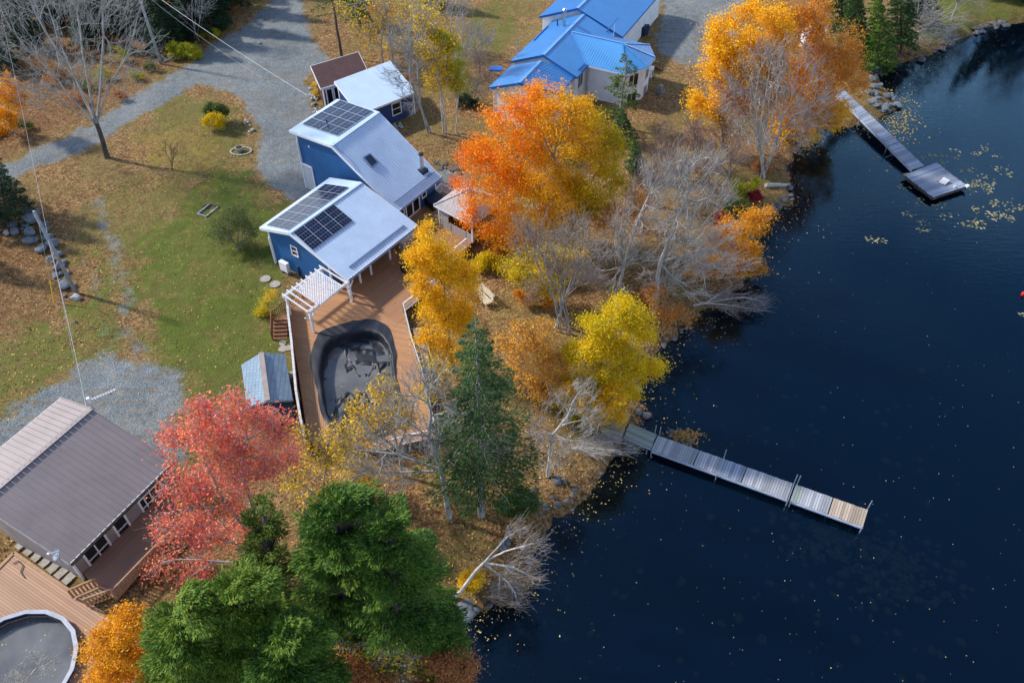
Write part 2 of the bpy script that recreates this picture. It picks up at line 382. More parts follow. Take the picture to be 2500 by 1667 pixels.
gr = np.maximum(gr, .55*mask([(1620,-40),(1640,60),(1600,70),(1580,0)], 2, 2))
gr = np.maximum(gr, .35*mask([(1560,330),(1800,330),(1800,460),(1600,480)], 3, 5))
gr = np.maximum(gr, .5*mask([(230,430),(480,420),(520,560),(340,700),(310,900),(180,900),(190,700)], 4, 7))
green = np.clip(gr+NZ*.35, 0, 1)
yel = mask([(300,360),(360,330),(480,300),(520,380),(440,470),(330,430)], 3, 6)
yel = np.maximum(yel, mask([(1150,730),(1400,730),(1380,880),(1190,850)], 3, 4)*.8)
dsh = poly_sd(P2, LAND)
wet = np.clip(1-(dsh+NZ*1.5)/2.2, 0, 1)
dark = np.maximum(mask([(-100,-90),(690,-90),(560,70),(430,160),(300,225),(200,300),(60,365),(-100,420)], 3, 3), mask([(-100,500),(110,500),(210,640),(200,740),(60,820),(-100,860)], 4, 4)*.9)  # redder brown leaf litter, with the woodland shade put into its colour
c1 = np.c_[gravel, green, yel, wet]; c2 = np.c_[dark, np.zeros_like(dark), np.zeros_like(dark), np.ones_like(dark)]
idx = np.arange(nx_*ny_).reshape(ny_, nx_)
F_ = np.stack([idx[:-1,:-1], idx[:-1,1:], idx[1:,1:], idx[1:,:-1]], -1).reshape(-1, 4)
def land_obj(name, sel, mat):
    f = F_[sel]; used, inv = np.unique(f, return_inverse=True); inv = inv.reshape(f.shape)
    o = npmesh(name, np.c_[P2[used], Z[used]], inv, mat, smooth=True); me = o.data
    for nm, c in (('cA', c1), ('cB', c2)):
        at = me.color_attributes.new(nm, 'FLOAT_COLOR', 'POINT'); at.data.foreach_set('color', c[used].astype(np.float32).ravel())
    tag(o, kind='structure'); return o
def groundmat():
    m, nt, b = newmat('forest_floor_and_lawn'); v = coords(nt)
    A = nt.nodes.new('ShaderNodeAttribute'); A.attribute_name = 'cA'
    sp = nt.nodes.new('ShaderNodeSeparateColor'); L(nt, A.outputs['Color'], sp.inputs[0])
    B = nt.nodes.new('ShaderNodeAttribute'); B.attribute_name = 'cB'
    spb = nt.nodes.new('ShaderNodeSeparateColor'); L(nt, B.outputs['Color'], spb.inputs[0])
    n_big = noise(nt, v, .25, 5, .6); n_mid = noise(nt, v, 1.4, 5, .65); n_fine = noise(nt, v, 9, 4, .7); n_gr = noise(nt, v, 26, 3, .7)
    # fallen leaves: small cells of mixed browns
    vo = nt.nodes.new('ShaderNodeTexVoronoi'); vo.inputs['Scale'].default_value = 7.5; L(nt, v, vo.inputs['Vector'])
    cs = nt.nodes.new('ShaderNodeSeparateColor'); L(nt, vo.outputs['Color'], cs.inputs[0])
    lit = ramp(nt, [(0,(.05,.030,.018)),(.3,(.14,.072,.032)),(.55,(.25,.14,.062)),(.78,(.39,.25,.115)),(.93,(.55,.40,.20)),(1,(.62,.46,.18))])
    f = mathn(nt, 'ADD', mathn(nt, 'MULTIPLY', cs.outputs[0], .62), mathn(nt, 'MULTIPLY', n_mid, .45)); f = mathn(nt, 'SUBTRACT', f, .04); L(nt, f, lit.inputs[0])
    # grass
    gra = ramp(nt, [(.25,(.018,.030,.006)),(.42,(.050,.080,.013)),(.58,(.125,.155,.026)),(.75,(.26,.25,.07))])
    fg = mathn(nt, 'ADD', mathn(nt, 'MULTIPLY', n_gr, .35), mathn(nt, 'ADD', mathn(nt, 'MULTIPLY', n_fine, .3), mathn(nt, 'MULTIPLY', n_mid, .38))); L(nt, fg, gra.inputs[0])
    dry = ramp(nt, [(.3,(.16,.10,.02)),(.7,(.40,.30,.06))]); L(nt, fg, dry.inputs[0])
    grass = mixc(nt, mathn(nt, 'MULTIPLY', sp.outputs[2], .75), gra.outputs[0], dry.outputs[0])
    gm = mathn(nt, 'ADD', sp.outputs[1], mathn(nt, 'MULTIPLY', mathn(nt, 'SUBTRACT', n_mid, .5), 1.5))
    gm = mathn(nt, 'ADD', gm, mathn(nt, 'MULTIPLY', mathn(nt, 'SUBTRACT', n_fine, .5), .9))
    gf = nt.nodes.new('ShaderNodeMapRange'); gf.inputs[1].default_value = .22; gf.inputs[2].default_value = .95; L(nt, gm, gf.inputs[0])
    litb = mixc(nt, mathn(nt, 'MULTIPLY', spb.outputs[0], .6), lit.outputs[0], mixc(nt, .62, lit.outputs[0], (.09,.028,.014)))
    dgr = ramp(nt, [(.3,(.075,.06,.022)),(.55,(.19,.155,.055)),(.75,(.30,.26,.11))]); L(nt, fg, dgr.inputs[0])
    n_p = noise(nt, v, .16, 4, .6); pf = nt.nodes.new('ShaderNodeMapRange'); pf.inputs[1].default_value = .42; pf.inputs[2].default_value = .62; L(nt, mathn(nt, 'ADD', n_p, mathn(nt, 'MULTIPLY', mathn(nt, 'SUBTRACT', n_fine, .5), .35)), pf.inputs[0])
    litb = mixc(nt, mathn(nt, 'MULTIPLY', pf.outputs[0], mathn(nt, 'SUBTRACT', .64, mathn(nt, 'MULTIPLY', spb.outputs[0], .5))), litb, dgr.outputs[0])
    grass = mixc(nt, mathn(nt, 'MULTIPLY', pf.outputs[0], .55), grass, mixc(nt, .5, dgr.outputs[0], gra.outputs[0]))
    n_q = noise(nt, v, .45, 5, .65); qf = nt.nodes.new('ShaderNodeMapRange'); qf.inputs[1].default_value = .5; qf.inputs[2].default_value = .72; L(nt, n_q, qf.inputs[0])
    grass = mixc(nt, mathn(nt, 'MULTIPLY', qf.outputs[0], .5), grass, lit.outputs[0])
    base = mixc(nt, gf.outputs[0], litb, grass)
    # single bright leaves lying on the grass
    v2 = nt.nodes.new('ShaderNodeTexVoronoi'); v2.inputs['Scale'].default_value = 3.2; L(nt, v, v2.inputs['Vector'])
    c2_ = nt.nodes.new('ShaderNodeSeparateColor'); L(nt, v2.outputs['Color'], c2_.inputs[0])
    near = mathn(nt, 'LESS_THAN', v2.outputs['Distance'], mathn(nt, 'MULTIPLY', c2_.outputs[1], .20))
    on = mathn(nt, 'MULTIPLY', near, mathn(nt, 'GREATER_THAN', c2_.outputs[0], .35))
    lc = ramp(nt, [(0,(.50,.30,.10)),(.5,(.55,.42,.22)),(1,(.62,.50,.16))]); L(nt, c2_.outputs[2], lc.inputs[0])
    base = mixc(nt, mathn(nt, 'MULTIPLY', on, .85), base, lc.outputs[0])
    # gravel
    gv = ramp(nt, [(.25,(.08,.095,.105)),(.5,(.17,.195,.205)),(.75,(.33,.355,.36))])
    v3 = nt.nodes.new('ShaderNodeTexVoronoi'); v3.inputs['Scale'].default_value = 14; L(nt, v, v3.inputs['Vector'])
    c3 = nt.nodes.new('ShaderNodeSeparateColor'); L(nt, v3.outputs['Color'], c3.inputs[0])
    fv = mathn(nt, 'ADD', mathn(nt, 'MULTIPLY', c3.outputs[0], .30), mathn(nt, 'ADD', mathn(nt, 'MULTIPLY', n_big, .42), mathn(nt, 'MULTIPLY', n_mid, .30))); L(nt, fv, gv.inputs[0])
    v4 = mapped(nt, v, (0,0,rad(-52)), (.16, 1.5, 1)); n_t = noise(nt, v4, 1.1, 4, .6)
    tr_ = nt.nodes.new('ShaderNodeMapRange'); tr_.inputs[1].default_value = .50; tr_.inputs[2].default_value = .66; L(nt, n_t, tr_.inputs[0])
    gcol = mixc(nt, mathn(nt, 'MULTIPLY', tr_.outputs[0], .42), gv.outputs[0], mixc(nt, .55, lit.outputs[0], (.17,.15,.12)))
    gcol = mixc(nt, mathn(nt, 'MULTIPLY', mathn(nt, 'GREATER_THAN', n_mid, .61), .35), gcol, lit.outputs[0])
    gm2 = mathn(nt, 'ADD', sp.outputs[0], mathn(nt, 'MULTIPLY', mathn(nt, 'SUBTRACT', n_mid, .5), .9))
    gm2 = mathn(nt, 'ADD', gm2, mathn(nt, 'MULTIPLY', mathn(nt, 'SUBTRACT', n_fine, .5), .8)); gm2 = mathn(nt, 'ADD', gm2, mathn(nt, 'MULTIPLY', mathn(nt, 'SUBTRACT', n_q, .5), .8))
    g2 = nt.nodes.new('ShaderNodeMapRange'); g2.inputs[1].default_value = .36; g2.inputs[2].default_value = .72; L(nt, gm2, g2.inputs[0])
    base = mixc(nt, g2.outputs[0], base, gcol)
    wetf = mathn(nt, 'MULTIPLY', A.outputs['Alpha'], .55)
    base = mixc(nt, wetf, base, mixc(nt, .5, lit.outputs[0], (.06,.035,.03)))
    L(nt, base, b.inputs['Base Color']); b.inputs['Roughness'].default_value = .95; b.inputs['Specular IOR Level'].default_value = .12
    hb = mathn(nt, 'ADD', mathn(nt, 'MULTIPLY', vo.outputs['Distance'], 1.0), mathn(nt, 'MULTIPLY', n_gr, .8)); bump(nt, b, hb, .65, .06)
    return m
def bedmat():
    m, nt, b = newmat('lakebed_mud'); v = coords(nt)
    n1 = noise(nt, v, .35, 6, .65); n2 = noise(nt, v, 3, 4)
    f = mathn(nt, 'ADD', mathn(nt, 'MULTIPLY', n1, .7), mathn(nt, 'MULTIPLY', n2, .3))
    r = ramp(nt, [(.3,(.025,.017,.011)),(.5,(.060,.040,.024)),(.7,(.12,.085,.05))]); L(nt, f, r.inputs[0])
    s = nt.nodes.new('ShaderNodeSeparateXYZ'); L(nt, v, s.inputs[0])
    d = nt.nodes.new('ShaderNodeMapRange'); d.inputs[1].default_value = -.45; d.inputs[2].default_value = -2.1; L(nt, s.outputs[2], d.inputs[0])
    n3 = noise(nt, v, .09, 5, .6); dp = ramp(nt, [(.38,(.0015,.013,.045)),(.52,(.003,.019,.042)),(.66,(.012,.024,.030))]); L(nt, n3, dp.inputs[0])
    L(nt, mixc(nt, d.outputs[0], r.outputs[0], mixc(nt, .90, r.outputs[0], dp.outputs[0])), b.inputs['Base Color'])
    b.inputs['Roughness'].default_value = 1; b.inputs['Specular IOR Level'].default_value = 0
    return m
M['ground'] = groundmat(); M['bed'] = bedmat()
zc = Z[F_].mean(1); zmax = Z[F_].max(1); gvf = np.maximum.reduce([g_road, g_drv2])[F_].mean(1); gdf = g_drv[F_].mean(1)
under = zmax < -.05; road = (~under) & (gvf > .5); drive = (~under) & (gdf > .5) & ~road
land_obj('lakebed', under, M['bed'])
land_obj('gravel_road', road, M['ground']); land_obj('gravel_driveway', drive, M['ground'])
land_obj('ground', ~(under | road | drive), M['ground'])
# ------------------------------------------------------------------ water
def watermat():
    m, nt, b = newmat('lake_water'); out = nt.nodes['Material Output']; v = coords(nt)
    n1 = noise(nt, mapped(nt, v, (0,0,rad(12)), (.6, 2.2, 1)), 1.2, 4, .6); n2 = noise(nt, v, .12, 2)
    h = mathn(nt, 'MULTIPLY', n1, n2)
    bp = nt.nodes.new('ShaderNodeBump'); bp.inputs['Strength'].default_value = .16; bp.inputs['Distance'].default_value = .12; L(nt, h, bp.inputs['Height'])
    gl = nt.nodes.new('ShaderNodeBsdfGlossy'); gl.inputs['Roughness'].default_value = .03; gl.inputs['Color'].default_value = (.38,.72,.98,1); L(nt, bp.outputs[0], gl.inputs['Normal'])
    fr = nt.nodes.new('ShaderNodeFresnel'); fr.inputs['IOR'].default_value = 1.55; L(nt, bp.outputs[0], fr.inputs['Normal'])
    tr = nt.nodes.new('ShaderNodeBsdfTransparent'); tr.inputs['Color'].default_value = (.66,.66,.64,1)
    df = nt.nodes.new('ShaderNodeBsdfDiffuse'); df.inputs['Color'].default_value = (.0006,.016,.048,1)
    body = nt.nodes.new('ShaderNodeMixShader'); body.inputs[0].default_value = .13; L(nt, tr.outputs[0], body.inputs[1]); L(nt, df.outputs[0], body.inputs[2])
    mx = nt.nodes.new('ShaderNodeMixShader'); L(nt, fr.outputs[0], mx.inputs[0]); L(nt, body.outputs[0], mx.inputs[1]); L(nt, gl.outputs[0], mx.inputs[2])
    L(nt, mx.outputs[0], out.inputs['Surface']); return m
M['water'] = watermat()
w_ = MB().quad((-60,-300,0),(600,-300,0),(600,700,0),(-60,700,0)).build('lake_water', M['water']); tag(w_, kind='structure')
# ------------------------------------------------------------------ light, sky, camera
SUN_DIR = Vector((5.2, -2.0, 0)).normalized()*math.cos(rad(37))-Vector((0,0,math.sin(rad(37))))
sl = bpy.data.lights.new('sun', 'SUN'); sl.energy = 3.5; sl.angle = rad(3.5); sl.color = (1.0,.93,.82)
so = bpy.data.objects.new('sun', sl); COL.objects.link(so); so.rotation_euler = SUN_DIR.to_track_quat('-Z', 'Y').to_euler()
wd = bpy.data.worlds.new('World'); SC.world = wd; wd.use_nodes = True; nt = wd.node_tree; bg = nt.nodes['Background']
sky = nt.nodes.new('ShaderNodeTexSky'); sky.sky_type = 'NISHITA'; sky.sun_disc = False; sky.sun_elevation = rad(37)
sky.sun_rotation = math.atan2(-SUN_DIR.x, -SUN_DIR.y); sky.air_density = 1.0; sky.dust_density = .6; sky.ozone_density = 2.5
tc = nt.nodes.new('ShaderNodeTexCoord'); sx = nt.nodes.new('ShaderNodeSeparateXYZ'); L(nt, tc.outputs['Generated'], sx.inputs[0])
zz = mathn(nt, 'MAXIMUM', sx.outputs[2], .06)
cm = nt.nodes.new('ShaderNodeCombineXYZ'); L(nt, mathn(nt, 'DIVIDE', sx.outputs[0], zz), cm.inputs[0]); L(nt, mathn(nt, 'DIVIDE', sx.outputs[1], zz), cm.inputs[1])
cn = noise(nt, cm.outputs[0], .55, 6, .62)
cr = nt.nodes.new('ShaderNodeMapRange'); cr.inputs[1].default_value = .47; cr.inputs[2].default_value = .66; L(nt, cn, cr.inputs[0])
low = nt.nodes.new('ShaderNodeMapRange'); low.inputs[1].default_value = .66; low.inputs[2].default_value = .40; L(nt, sx.outputs[2], low.inputs[0])
def bank(cx, cy, r, amt):                 # a bank of cloud lying in one part of the sky
    dx = mathn(nt, 'SUBTRACT', mathn(nt, 'DIVIDE', sx.outputs[0], zz), cx); dy = mathn(nt, 'SUBTRACT', mathn(nt, 'DIVIDE', sx.outputs[1], zz), cy)
    q = mathn(nt, 'SQRT', mathn(nt, 'ADD', mathn(nt, 'MULTIPLY', dx, dx), mathn(nt, 'MULTIPLY', dy, dy)))
    return mathn(nt, 'MULTIPLY', mathn(nt, 'SUBTRACT', 1.0, mathn(nt, 'DIVIDE', q, r), True), amt)
cn2 = noise(nt, cm.outputs[0], 1.6, 5, .6)
bk_ = mathn(nt, 'ADD', bank(3.0, 4.3, 2.6, 2.2), bank(1.12, 1.55, .42, .55))
bk_ = mathn(nt, 'MULTIPLY', bk_, mathn(nt, 'MULTIPLY', mathn(nt, 'SUBTRACT', cn2, .42, True), 6.0), True)
cf = mathn(nt, 'MAXIMUM', mathn(nt, 'MULTIPLY', mathn(nt, 'MULTIPLY', cr.outputs[0], low.outputs[0]), .9), bk_)
L(nt, mixc(nt, cf, sky.outputs[0], (12.0,12.5,14)), bg.inputs['Color']); bg.inputs['Strength'].default_value = .15
cd = bpy.data.cameras.new('camera'); cd.sensor_width = 36; cd.lens = 36*FP/2500; cd.clip_end = 3000; cd.clip_start = .5
co = bpy.data.objects.new('camera', cd); COL.objects.link(co); co.location = (0,0,H); co.rotation_euler = (rad(45),0,0); SC.camera = co
SC.view_settings.view_transform = 'Standard'; SC.view_settings.look = 'None'; SC.view_settings.gamma = 1; SC.view_settings.use_curve_mapping = False
SC.view_settings.exposure = 0.50
# ------------------------------------------------------------------ buildings
Zv = Vector((0,0,1))
def lerp(a, b, t): return Vector(a)*(1-t)+Vector(b)*t
def ribs(mb, a, b, c, d, pitch, w=.035, h=.03, inset=.0):
    # slope a(eave) b(eave) c(ridge) d(ridge): ribs run from eave to ridge
    n = max(2, int((b-a).length/pitch)); nrm = (b-a).cross(d-a).normalized()
    if nrm.z < 0: nrm = -nrm
    for i in range(n+1):
        t = i/n; p = lerp(a, b, t)+nrm*h*.5; q = lerp(d, c, t)+nrm*h*.5
        mb.beam(p, q, w, h, nrm)
def ribs_par(mb, poly, dirv, pitch, w=.035, h=.03):   # ribs along dirv clipped to a planar polygon
    nrm = (poly[1]-poly[0]).cross(poly[2]-poly[0]).normalized()
    if nrm.z < 0: nrm = -nrm
    d = (dirv-nrm*dirv.dot(nrm)).normalized(); s = nrm.cross(d)
    o = poly[0]; q = [((p-o).dot(s), (p-o).dot(d)) for p in poly]
    lo = min(x for x, _ in q); hi = max(x for x, _ in q); x = lo+pitch*.5
    while x < hi:
        hit = []
        for i in range(len(q)):
            (x0, y0), (x1, y1) = q[i], q[(i+1) % len(q)]
            if (x0 > x) != (x1 > x): hit.append(y0+(x-x0)*(y1-y0)/(x1-x0))
        if len(hit) >= 2:
            a = o+s*x+d*min(hit)+nrm*h*.5; b = o+s*x+d*max(hit)+nrm*h*.5
            if (b-a).length > .2: mb.beam(a, b, w, h, nrm)
        x += pitch
def gable(root, FL, FR, RR, RL, BR, BL, wallmat, roofmat, trimmat, zg, cbmat=None, inL=.35, inR=.35, inF=.35, inB=.35, pitch=.3, th=.14, rib=True, rw=.035, rh=.045):
    # roof corners given; each slope a slab, one roof mesh; pentagonal walls set in under it
    r = MB()
    for a, b, c, d in ((FL, FR, RR, RL), (BR, BL, RL, RR)):
        r.slab([a, b, c, d], th)
        if rib: ribs(r, a, b, c, d, pitch, rw, rh)
    if rib: r.beam(RL+Zv*.03, RR+Zv*.03, .34, .05)
    ro = r.build('roof', roofmat, root)
    t = MB()                                            # rake and eave boards, set just outside the slabs
    ul = (FL-FR).normalized()*.02
    for a, b, o in ((FL, RL, ul), (RL, BL, ul), (FR, RR, -ul), (RR, BR, -ul)):
        t.beam(a+o-Zv*.10, b+o-Zv*.10, .05, .26)
    nf = ((FL-BL)*Vector((1,1,0))).normalized()*.03
    t.beam(FL+nf-Zv*.10, FR+nf-Zv*.10, .06, .20); t.beam(BL-nf-Zv*.10, BR-nf-Zv*.10, .06, .20)
    t.build('trim', trimmat, root)
    u = (FR-FL)*Vector((1,1,0)); Lx = u.length; u.normalize(); n = ((BL-FL)*Vector((1,1,0))); Dn = n.length; n.normalize()
    def und(p):                                          # roof underside height above plan point p (approximate, by interpolation)
        s = max(0, min(1, (p-FL).dot(u)/Lx)); fz = lerp(FL, FR, s); bz = lerp(BL, BR, s); rz = lerp(RL, RR, s)
        tf = (Vector((p.x-fz.x, p.y-fz.y, 0))).length; tr = Vector((rz.x-fz.x, rz.y-fz.y, 0)).length; tb = Vector((bz.x-fz.x, bz.y-fz.y, 0)).length
        if tf < tr: z = fz.z+(rz.z-fz.z)*tf/tr
        else: z = rz.z+(bz.z-rz.z)*(tf-tr)/(tb-tr)
        return z-th-.01
    c = [FL+u*inL+n*inF, FR-u*inR+n*inF, BR-u*inR-n*inB, BL+u*inL-n*inB]
    rl = RL+u*inL; rr = RR-u*inR
    zt = lambda p: Vector((p.x, p.y, und(p)))
    zb = lambda p: Vector((p.x, p.y, zg))
    C = [c[0], c[1], rr, c[2], c[3], rl]
    w = MB(); w.prism([zb(p) for p in C], [zt(p) for p in C])
    wo = w.build('wall', wallmat, root)
    cb = MB()                                            # corner boards
    for p in c:
        a = zb(p); b_ = zt(p); cb.box(a, .13, .13, b_.z-a.z-.04, math.atan2(u.y, u.x))
    cb.build('corner_board', cbmat or M['white'], root)
    return dict(c=c, u=u, n=n, und=und)
def window(root, A, B, s0, s1, z0, z1, out, frame=None, mull=(), hmull=(), name='window', fw=.09):
    # window on the vertical wall line A->B between distances s0..s1, heights z0..z1; out = outward normal
    d = (Vector(B)-Vector(A))*Vector((1,1,0)); d.normalize(); frame = frame or M['white']
    P = lambda s, z, o=0: Vector((A[0]+d.x*s+out.x*o, A[1]+d.y*s+out.y*o, z))
    f = MB()
    def bar(sa, za, sb, zb_, w=fw, o=.03): 
        a = P(sa, za, o); b = P(sb, zb_, o); f.beam(a, b, w, .05, out)
    h = fw/2
    f.beam(P(s0, z0+h, .03), P(s1, z0+h, .03), fw, .06, out); f.beam(P(s0, z1-h, .03), P(s1, z1-h, .03), fw, .06, out)
    f.beam(P(s0+h, z0+fw, .03), P(s0+h, z1-fw, .03), fw, .06, out); f.beam(P(s1-h, z0+fw, .03), P(s1-h, z1-fw, .03), fw, .06, out)
    for m in mull: x = s0+(s1-s0)*m; f.beam(P(x, z0+fw, .03), P(x, z1-fw, .03), fw*.6, .045, out)
    for m in hmull: z = z0+(z1-z0)*m; f.beam(P(s0+fw, z, .032), P(s1-fw, z, .032), fw*.6, .045, out)
    fo = f.build(name, frame, root)
    g = MB().quad(P(s0+h, z0+h, .012), P(s1-h, z0+h, .012), P(s1-h, z1-h, .012), P(s0+h, z1-h, .012)).build('pane', M['glass'], fo)
    return fo
def win_px(root, A, B, out, pts, **k):        # window whose pixel corners are known
    d = ((Vector(B)-Vector(A))*Vector((1,1,0))).normalized()
    q = [onWall(x, y, A, B) for x, y in pts]; s = [(p-Vector(A)).dot(d) for p in q]; z = [p.z for p in q]
    return window(root, A, B, min(s), max(s), sum(sorted(z)[:2])/2, sum(sorted(z)[-2:])/2, out, **k)
def cellmat():
    m, nt, b = newmat('solar_cells'); v = coords(nt)
    n1 = noise(nt, v, 1.1, 3); r = ramp(nt, [(.3,(.004,.008,.028)),(.7,(.010,.020,.065))]); L(nt, n1, r.inputs[0]); L(nt, r.outputs[0], b.inputs['Base Color'])
    b.inputs['Roughness'].default_value = .16; b.inputs['Specular IOR Level'].default_value = .35; return m
M['cell'] = cellmat()
def panels(root, a, b, c, d, cols, rows, grid=(6, 12)):
    # array quad a(low,left) b(low,right) c(high,right) d(high,left) just above the roof
    nrm = (b-a).cross(d-a).normalized()
    if nrm.z < 0: nrm = -nrm
    def Q(u, v, o=0): return lerp(lerp(a, b, u), lerp(d, c, u), v)+nrm*o
    for i in range(cols):
        for j in range(rows):
            g = .007; u0, u1 = (i+g)/cols, (i+1-g)/cols; v0, v1 = (j+g)/rows, (j+1-g)/rows
            fr = MB(); A_ = [Q(u0,v0,.10), Q(u1,v0,.10), Q(u1,v1,.10), Q(u0,v1,.10)]; fr.prism([p-nrm*.04 for p in A_], A_)
            po = fr.build('solar_panel', M['alu'], root)
            ce = MB(); mu = (u1-u0); mv = (v1-v0); e = .016
            nu, nv = grid
            for x in range(nu):
                for y in range(nv):
                    gx_ = .035/nu*nu/3; gy_ = .03/nv*nv/3; mid = .012
                    ua = u0+mu*(e+(1-2*e)*(x/nu+gx_*.5)); ub = u0+mu*(e+(1-2*e)*((x+1)/nu-gx_*.5))
                    off = (-mid if y < nv/2 else mid)
                    va = v0+mv*(e+(1-2*e)*(y/nv+gy_*.5)+off*.5); vb = v0+mv*(e+(1-2*e)*((y+1)/nv-gy_*.5)+off*.5)
                    ce.quad(Q(ua,va,.104), Q(ub,va,.104), Q(ub,vb,.104), Q(ua,vb,.104))
            ce.build('cells', M['cell'], po)
def onPlane(px, py, A, B, C):
    n = (B-A).cross(C-A); d = Vector(ray(px, py)); o = Vector((0,0,H)); t = n.dot(A-o)/n.dot(d); return o+d*t
# ---- the blue house: low wing (A) and tall wing (B)
DZ = 1.7
A = dict(FL=W(847,683,3.8), FR=W(1018,550,3.8), RL=W(706,569,5.85), RR=W(881,446,5.85), BL=W(634,556,4.79), BR=W(805,435,4.79))
B = dict(FL=W(969,516,3.9), FR=W(1076,431,3.9), RL=W(809,356,7.95), RR=W(924,274,7.95), BL=W(706,319,7.1), BR=W(823,243,7.1))
house = thing('blue_house', (A['FL'].x, A['FL'].y, 1.0), 'blue clapboard house with white metal roofs and rooftop solar panels', 'house')
ga = gable(house, **A, wallmat=M['blue'], roofmat=M['whitemetal'], trimmat=M['white'], zg=.7, inF=2.3, inR=.05, inB=.55)
gb = gable(house, **B, wallmat=M['blue'], roofmat=M['whitemetal'], trimmat=M['white'], zg=.7, inF=.5, inB=.5)
outL = -ga['u']
Wb, Wf = ga['c'][3], ga['c'][0]
win_px(house, Wb, Wf, outL, [(708,596),(725,606),(731,630),(715,621)], hmull=(.5,))
outLb = -gb['u']; Bb, Bf = gb['c'][3], gb['c'][0]
win_px(house, Bb, Bf, outLb, [(771,418),(787,424),(792,447),(776,441)], hmull=(.5,))
p = onWall(756,357,Bb,Bf); MB().tube([p+outLb*.01, p+outLb*.10], .13, 12).build('vent', M['white'], house)
# french doors, side windows below the tall roof
BF0, BF1 = gb['c'][0], gb['c'][1]; outF = -gb['n']
Lf = ((BF1-BF0)*Vector((1,1,0))).length
dr = window(house, BF0, BF1, Lf*.22, Lf*.58, DZ+.05, DZ+2.05, outF, mull=(.48,.52), name='door', fw=.12)
window(house, BF0, BF1, Lf*.05, Lf*.19, DZ+.9, DZ+1.9, outF)
window(house, BF0, BF1, Lf*.64, Lf*.76, DZ+.9, DZ+1.9, outF)
# lattice screen at the back corner
def lattice(mb, O, U, V, lu, lv, step=.17, w=.05, t=.02, off=0):
    nrm = U.cross(V).normalized()
    for s in (1, -1):
        k = -lv
        while k < lu+lv:
            pts = []
            # line u = k + s*v, clip to rectangle
            v0, v1 = 0, lv; u0, u1 = k+s*v0, k+s*v1
            if s == 1: a = max(0, -k); b = min(lv, lu-k)
            else: a = max(0, k-lu); b = min(lv, k)
            if b-a > .1:
                p = O+U*(k+s*a)+V*a+nrm*(off+.011*s); q = O+U*(k+s*b)+V*b+nrm*(off+.011*s)
                mb.beam(p, q, w, t, nrm)
            k += step
pa = onWall(757,455,Bb,Bf); pb = onWall(771,462,Bb,Bf); pt = onWall(741,392,Bb,Bf)
U = ((Bf-Bb)*Vector((1,1,0))).normalized(); O_ = Bb-U*.05+outLb*.12; O_ = Vector((O_.x, O_.y, 1.0))
lt = MB(); lattice(lt, O_, U, Zv, 1.5, 2.7, .22, .06)
for s in (0, 1.5): lt.beam(O_+U*s, O_+U*s+Zv*2.75, .1, .1, U)
lt.beam(O_+Zv*2.75, O_+U*1.5+Zv*2.75, .1, .1)
lt.build('lattice_screen', M['white'], house)
# solar panels
def arr(pts, blk, side, cols, rows, grid):
    if side == 'F': pl = (blk['FL'], blk['FR'], blk['RL'])
    else: pl = (blk['BL'], blk['BR'], blk['RL'])
    q = [onPlane(x, y, *pl) for x, y in pts]; panels(house, *q, cols, rows, grid)
z2 = lambda x, y: (600+x/3.92, 200+y/3.92)
arr([z2(540,412), z2(905,182), z2(1228,292), z2(880,527)], B, 'B', 4, 2, (3, 4))
arr([z2(200,1382), z2(765,985), z2(995,1018), z2(412,1428)], A, 'B', 6, 2, (3, 4))
arr([z2(640,1812), z2(1025,1333), z2(838,1178), z2(452,1450)], A, 'F', 4, 2, (4, 4)) if False else arr([(763,613), z2(1025,1333), z2(838,1178), z2(452,1450)], A, 'F', 4, 2, (4, 4))
# skylight
q = [onPlane(*z2(x, y), B['FL'], B['FR'], B['RL']) for x, y in ((1118,730),(1185,690),(1268,780),(1205,832))]
nB = (B['FR']-B['FL']).cross(B['RL']-B['FL']).normalized(); nB = nB if nB.z > 0 else -nB
sk = MB().prism([x+nB*.02 for x in q], [x+nB*.14 for x in q]).build('skylight', M['gutter'], house)
cq = sum(q, Vector())/4
MB().quad(*[cq+(x-cq)*.82+nB*.145 for x in q]).build('pane', M['navytub'], sk)
# snow guards (long raised bars near the eaves)
for blk, p0, p1 in ((B, z2(1425,1162), z2(1805,868)), (A, (600+990/3.92, 550+408/3.92), (600+1515/3.92, 550+8/3.92))):
    a = onPlane(*p0, blk['FL'], blk['FR'], blk['RL']); b = onPlane(*p1, blk['FL'], blk['FR'], blk['RL'])
    MB().beam(a+Zv*.09, b+Zv*.09, .09, .10).build('snow_guard', M['gutter'], house)
# gutters and the dark soffit line
for blk in (A, B):
    o = -(ga['n'])*.10
    MB().beam(blk['FL']+o-Zv*.12, blk['FR']+o-Zv*.12, .12, .10).build('gutter', M['gutter'], house)
# flue
fb = onPlane(*z2(1690,845), B['FL'], B['FR'], B['RL'])
fl = MB().tube([fb-Zv*.1, fb+Zv*1.55], .17, 14).build('chimney', M['steel'], house, smooth=False)
MB().tube([fb+Zv*1.55, fb+Zv*1.62, fb+Zv*1.74, fb+Zv*1.78], [.17,.24,.24,.1], 14).build('chimney_cap', M['black'], fl)
MB().box(fb+nB*.02-Zv*.3, .75, .75, .42, math.atan2(ga['u'].y, ga['u'].x)).build('flashing', M['navytub'], fl)
vp = onPlane(*z2(780,410), B['BL'], B['BR'], B['RL']); MB().tube([vp, vp+Zv*.5], .06, 8).build('vent_pipe', M['black'], house)
# conduit wandering down the tall roof
cpts = [onPlane(*z2(x, y), B['FL'], B['FR'], B['RL'])+nB*.06 for x, y in ((835,585),(900,660),(985,735),(1035,790),(1048,850))]
MB().tube(cpts, .025, 5).build('conduit', M['gutter'], house)
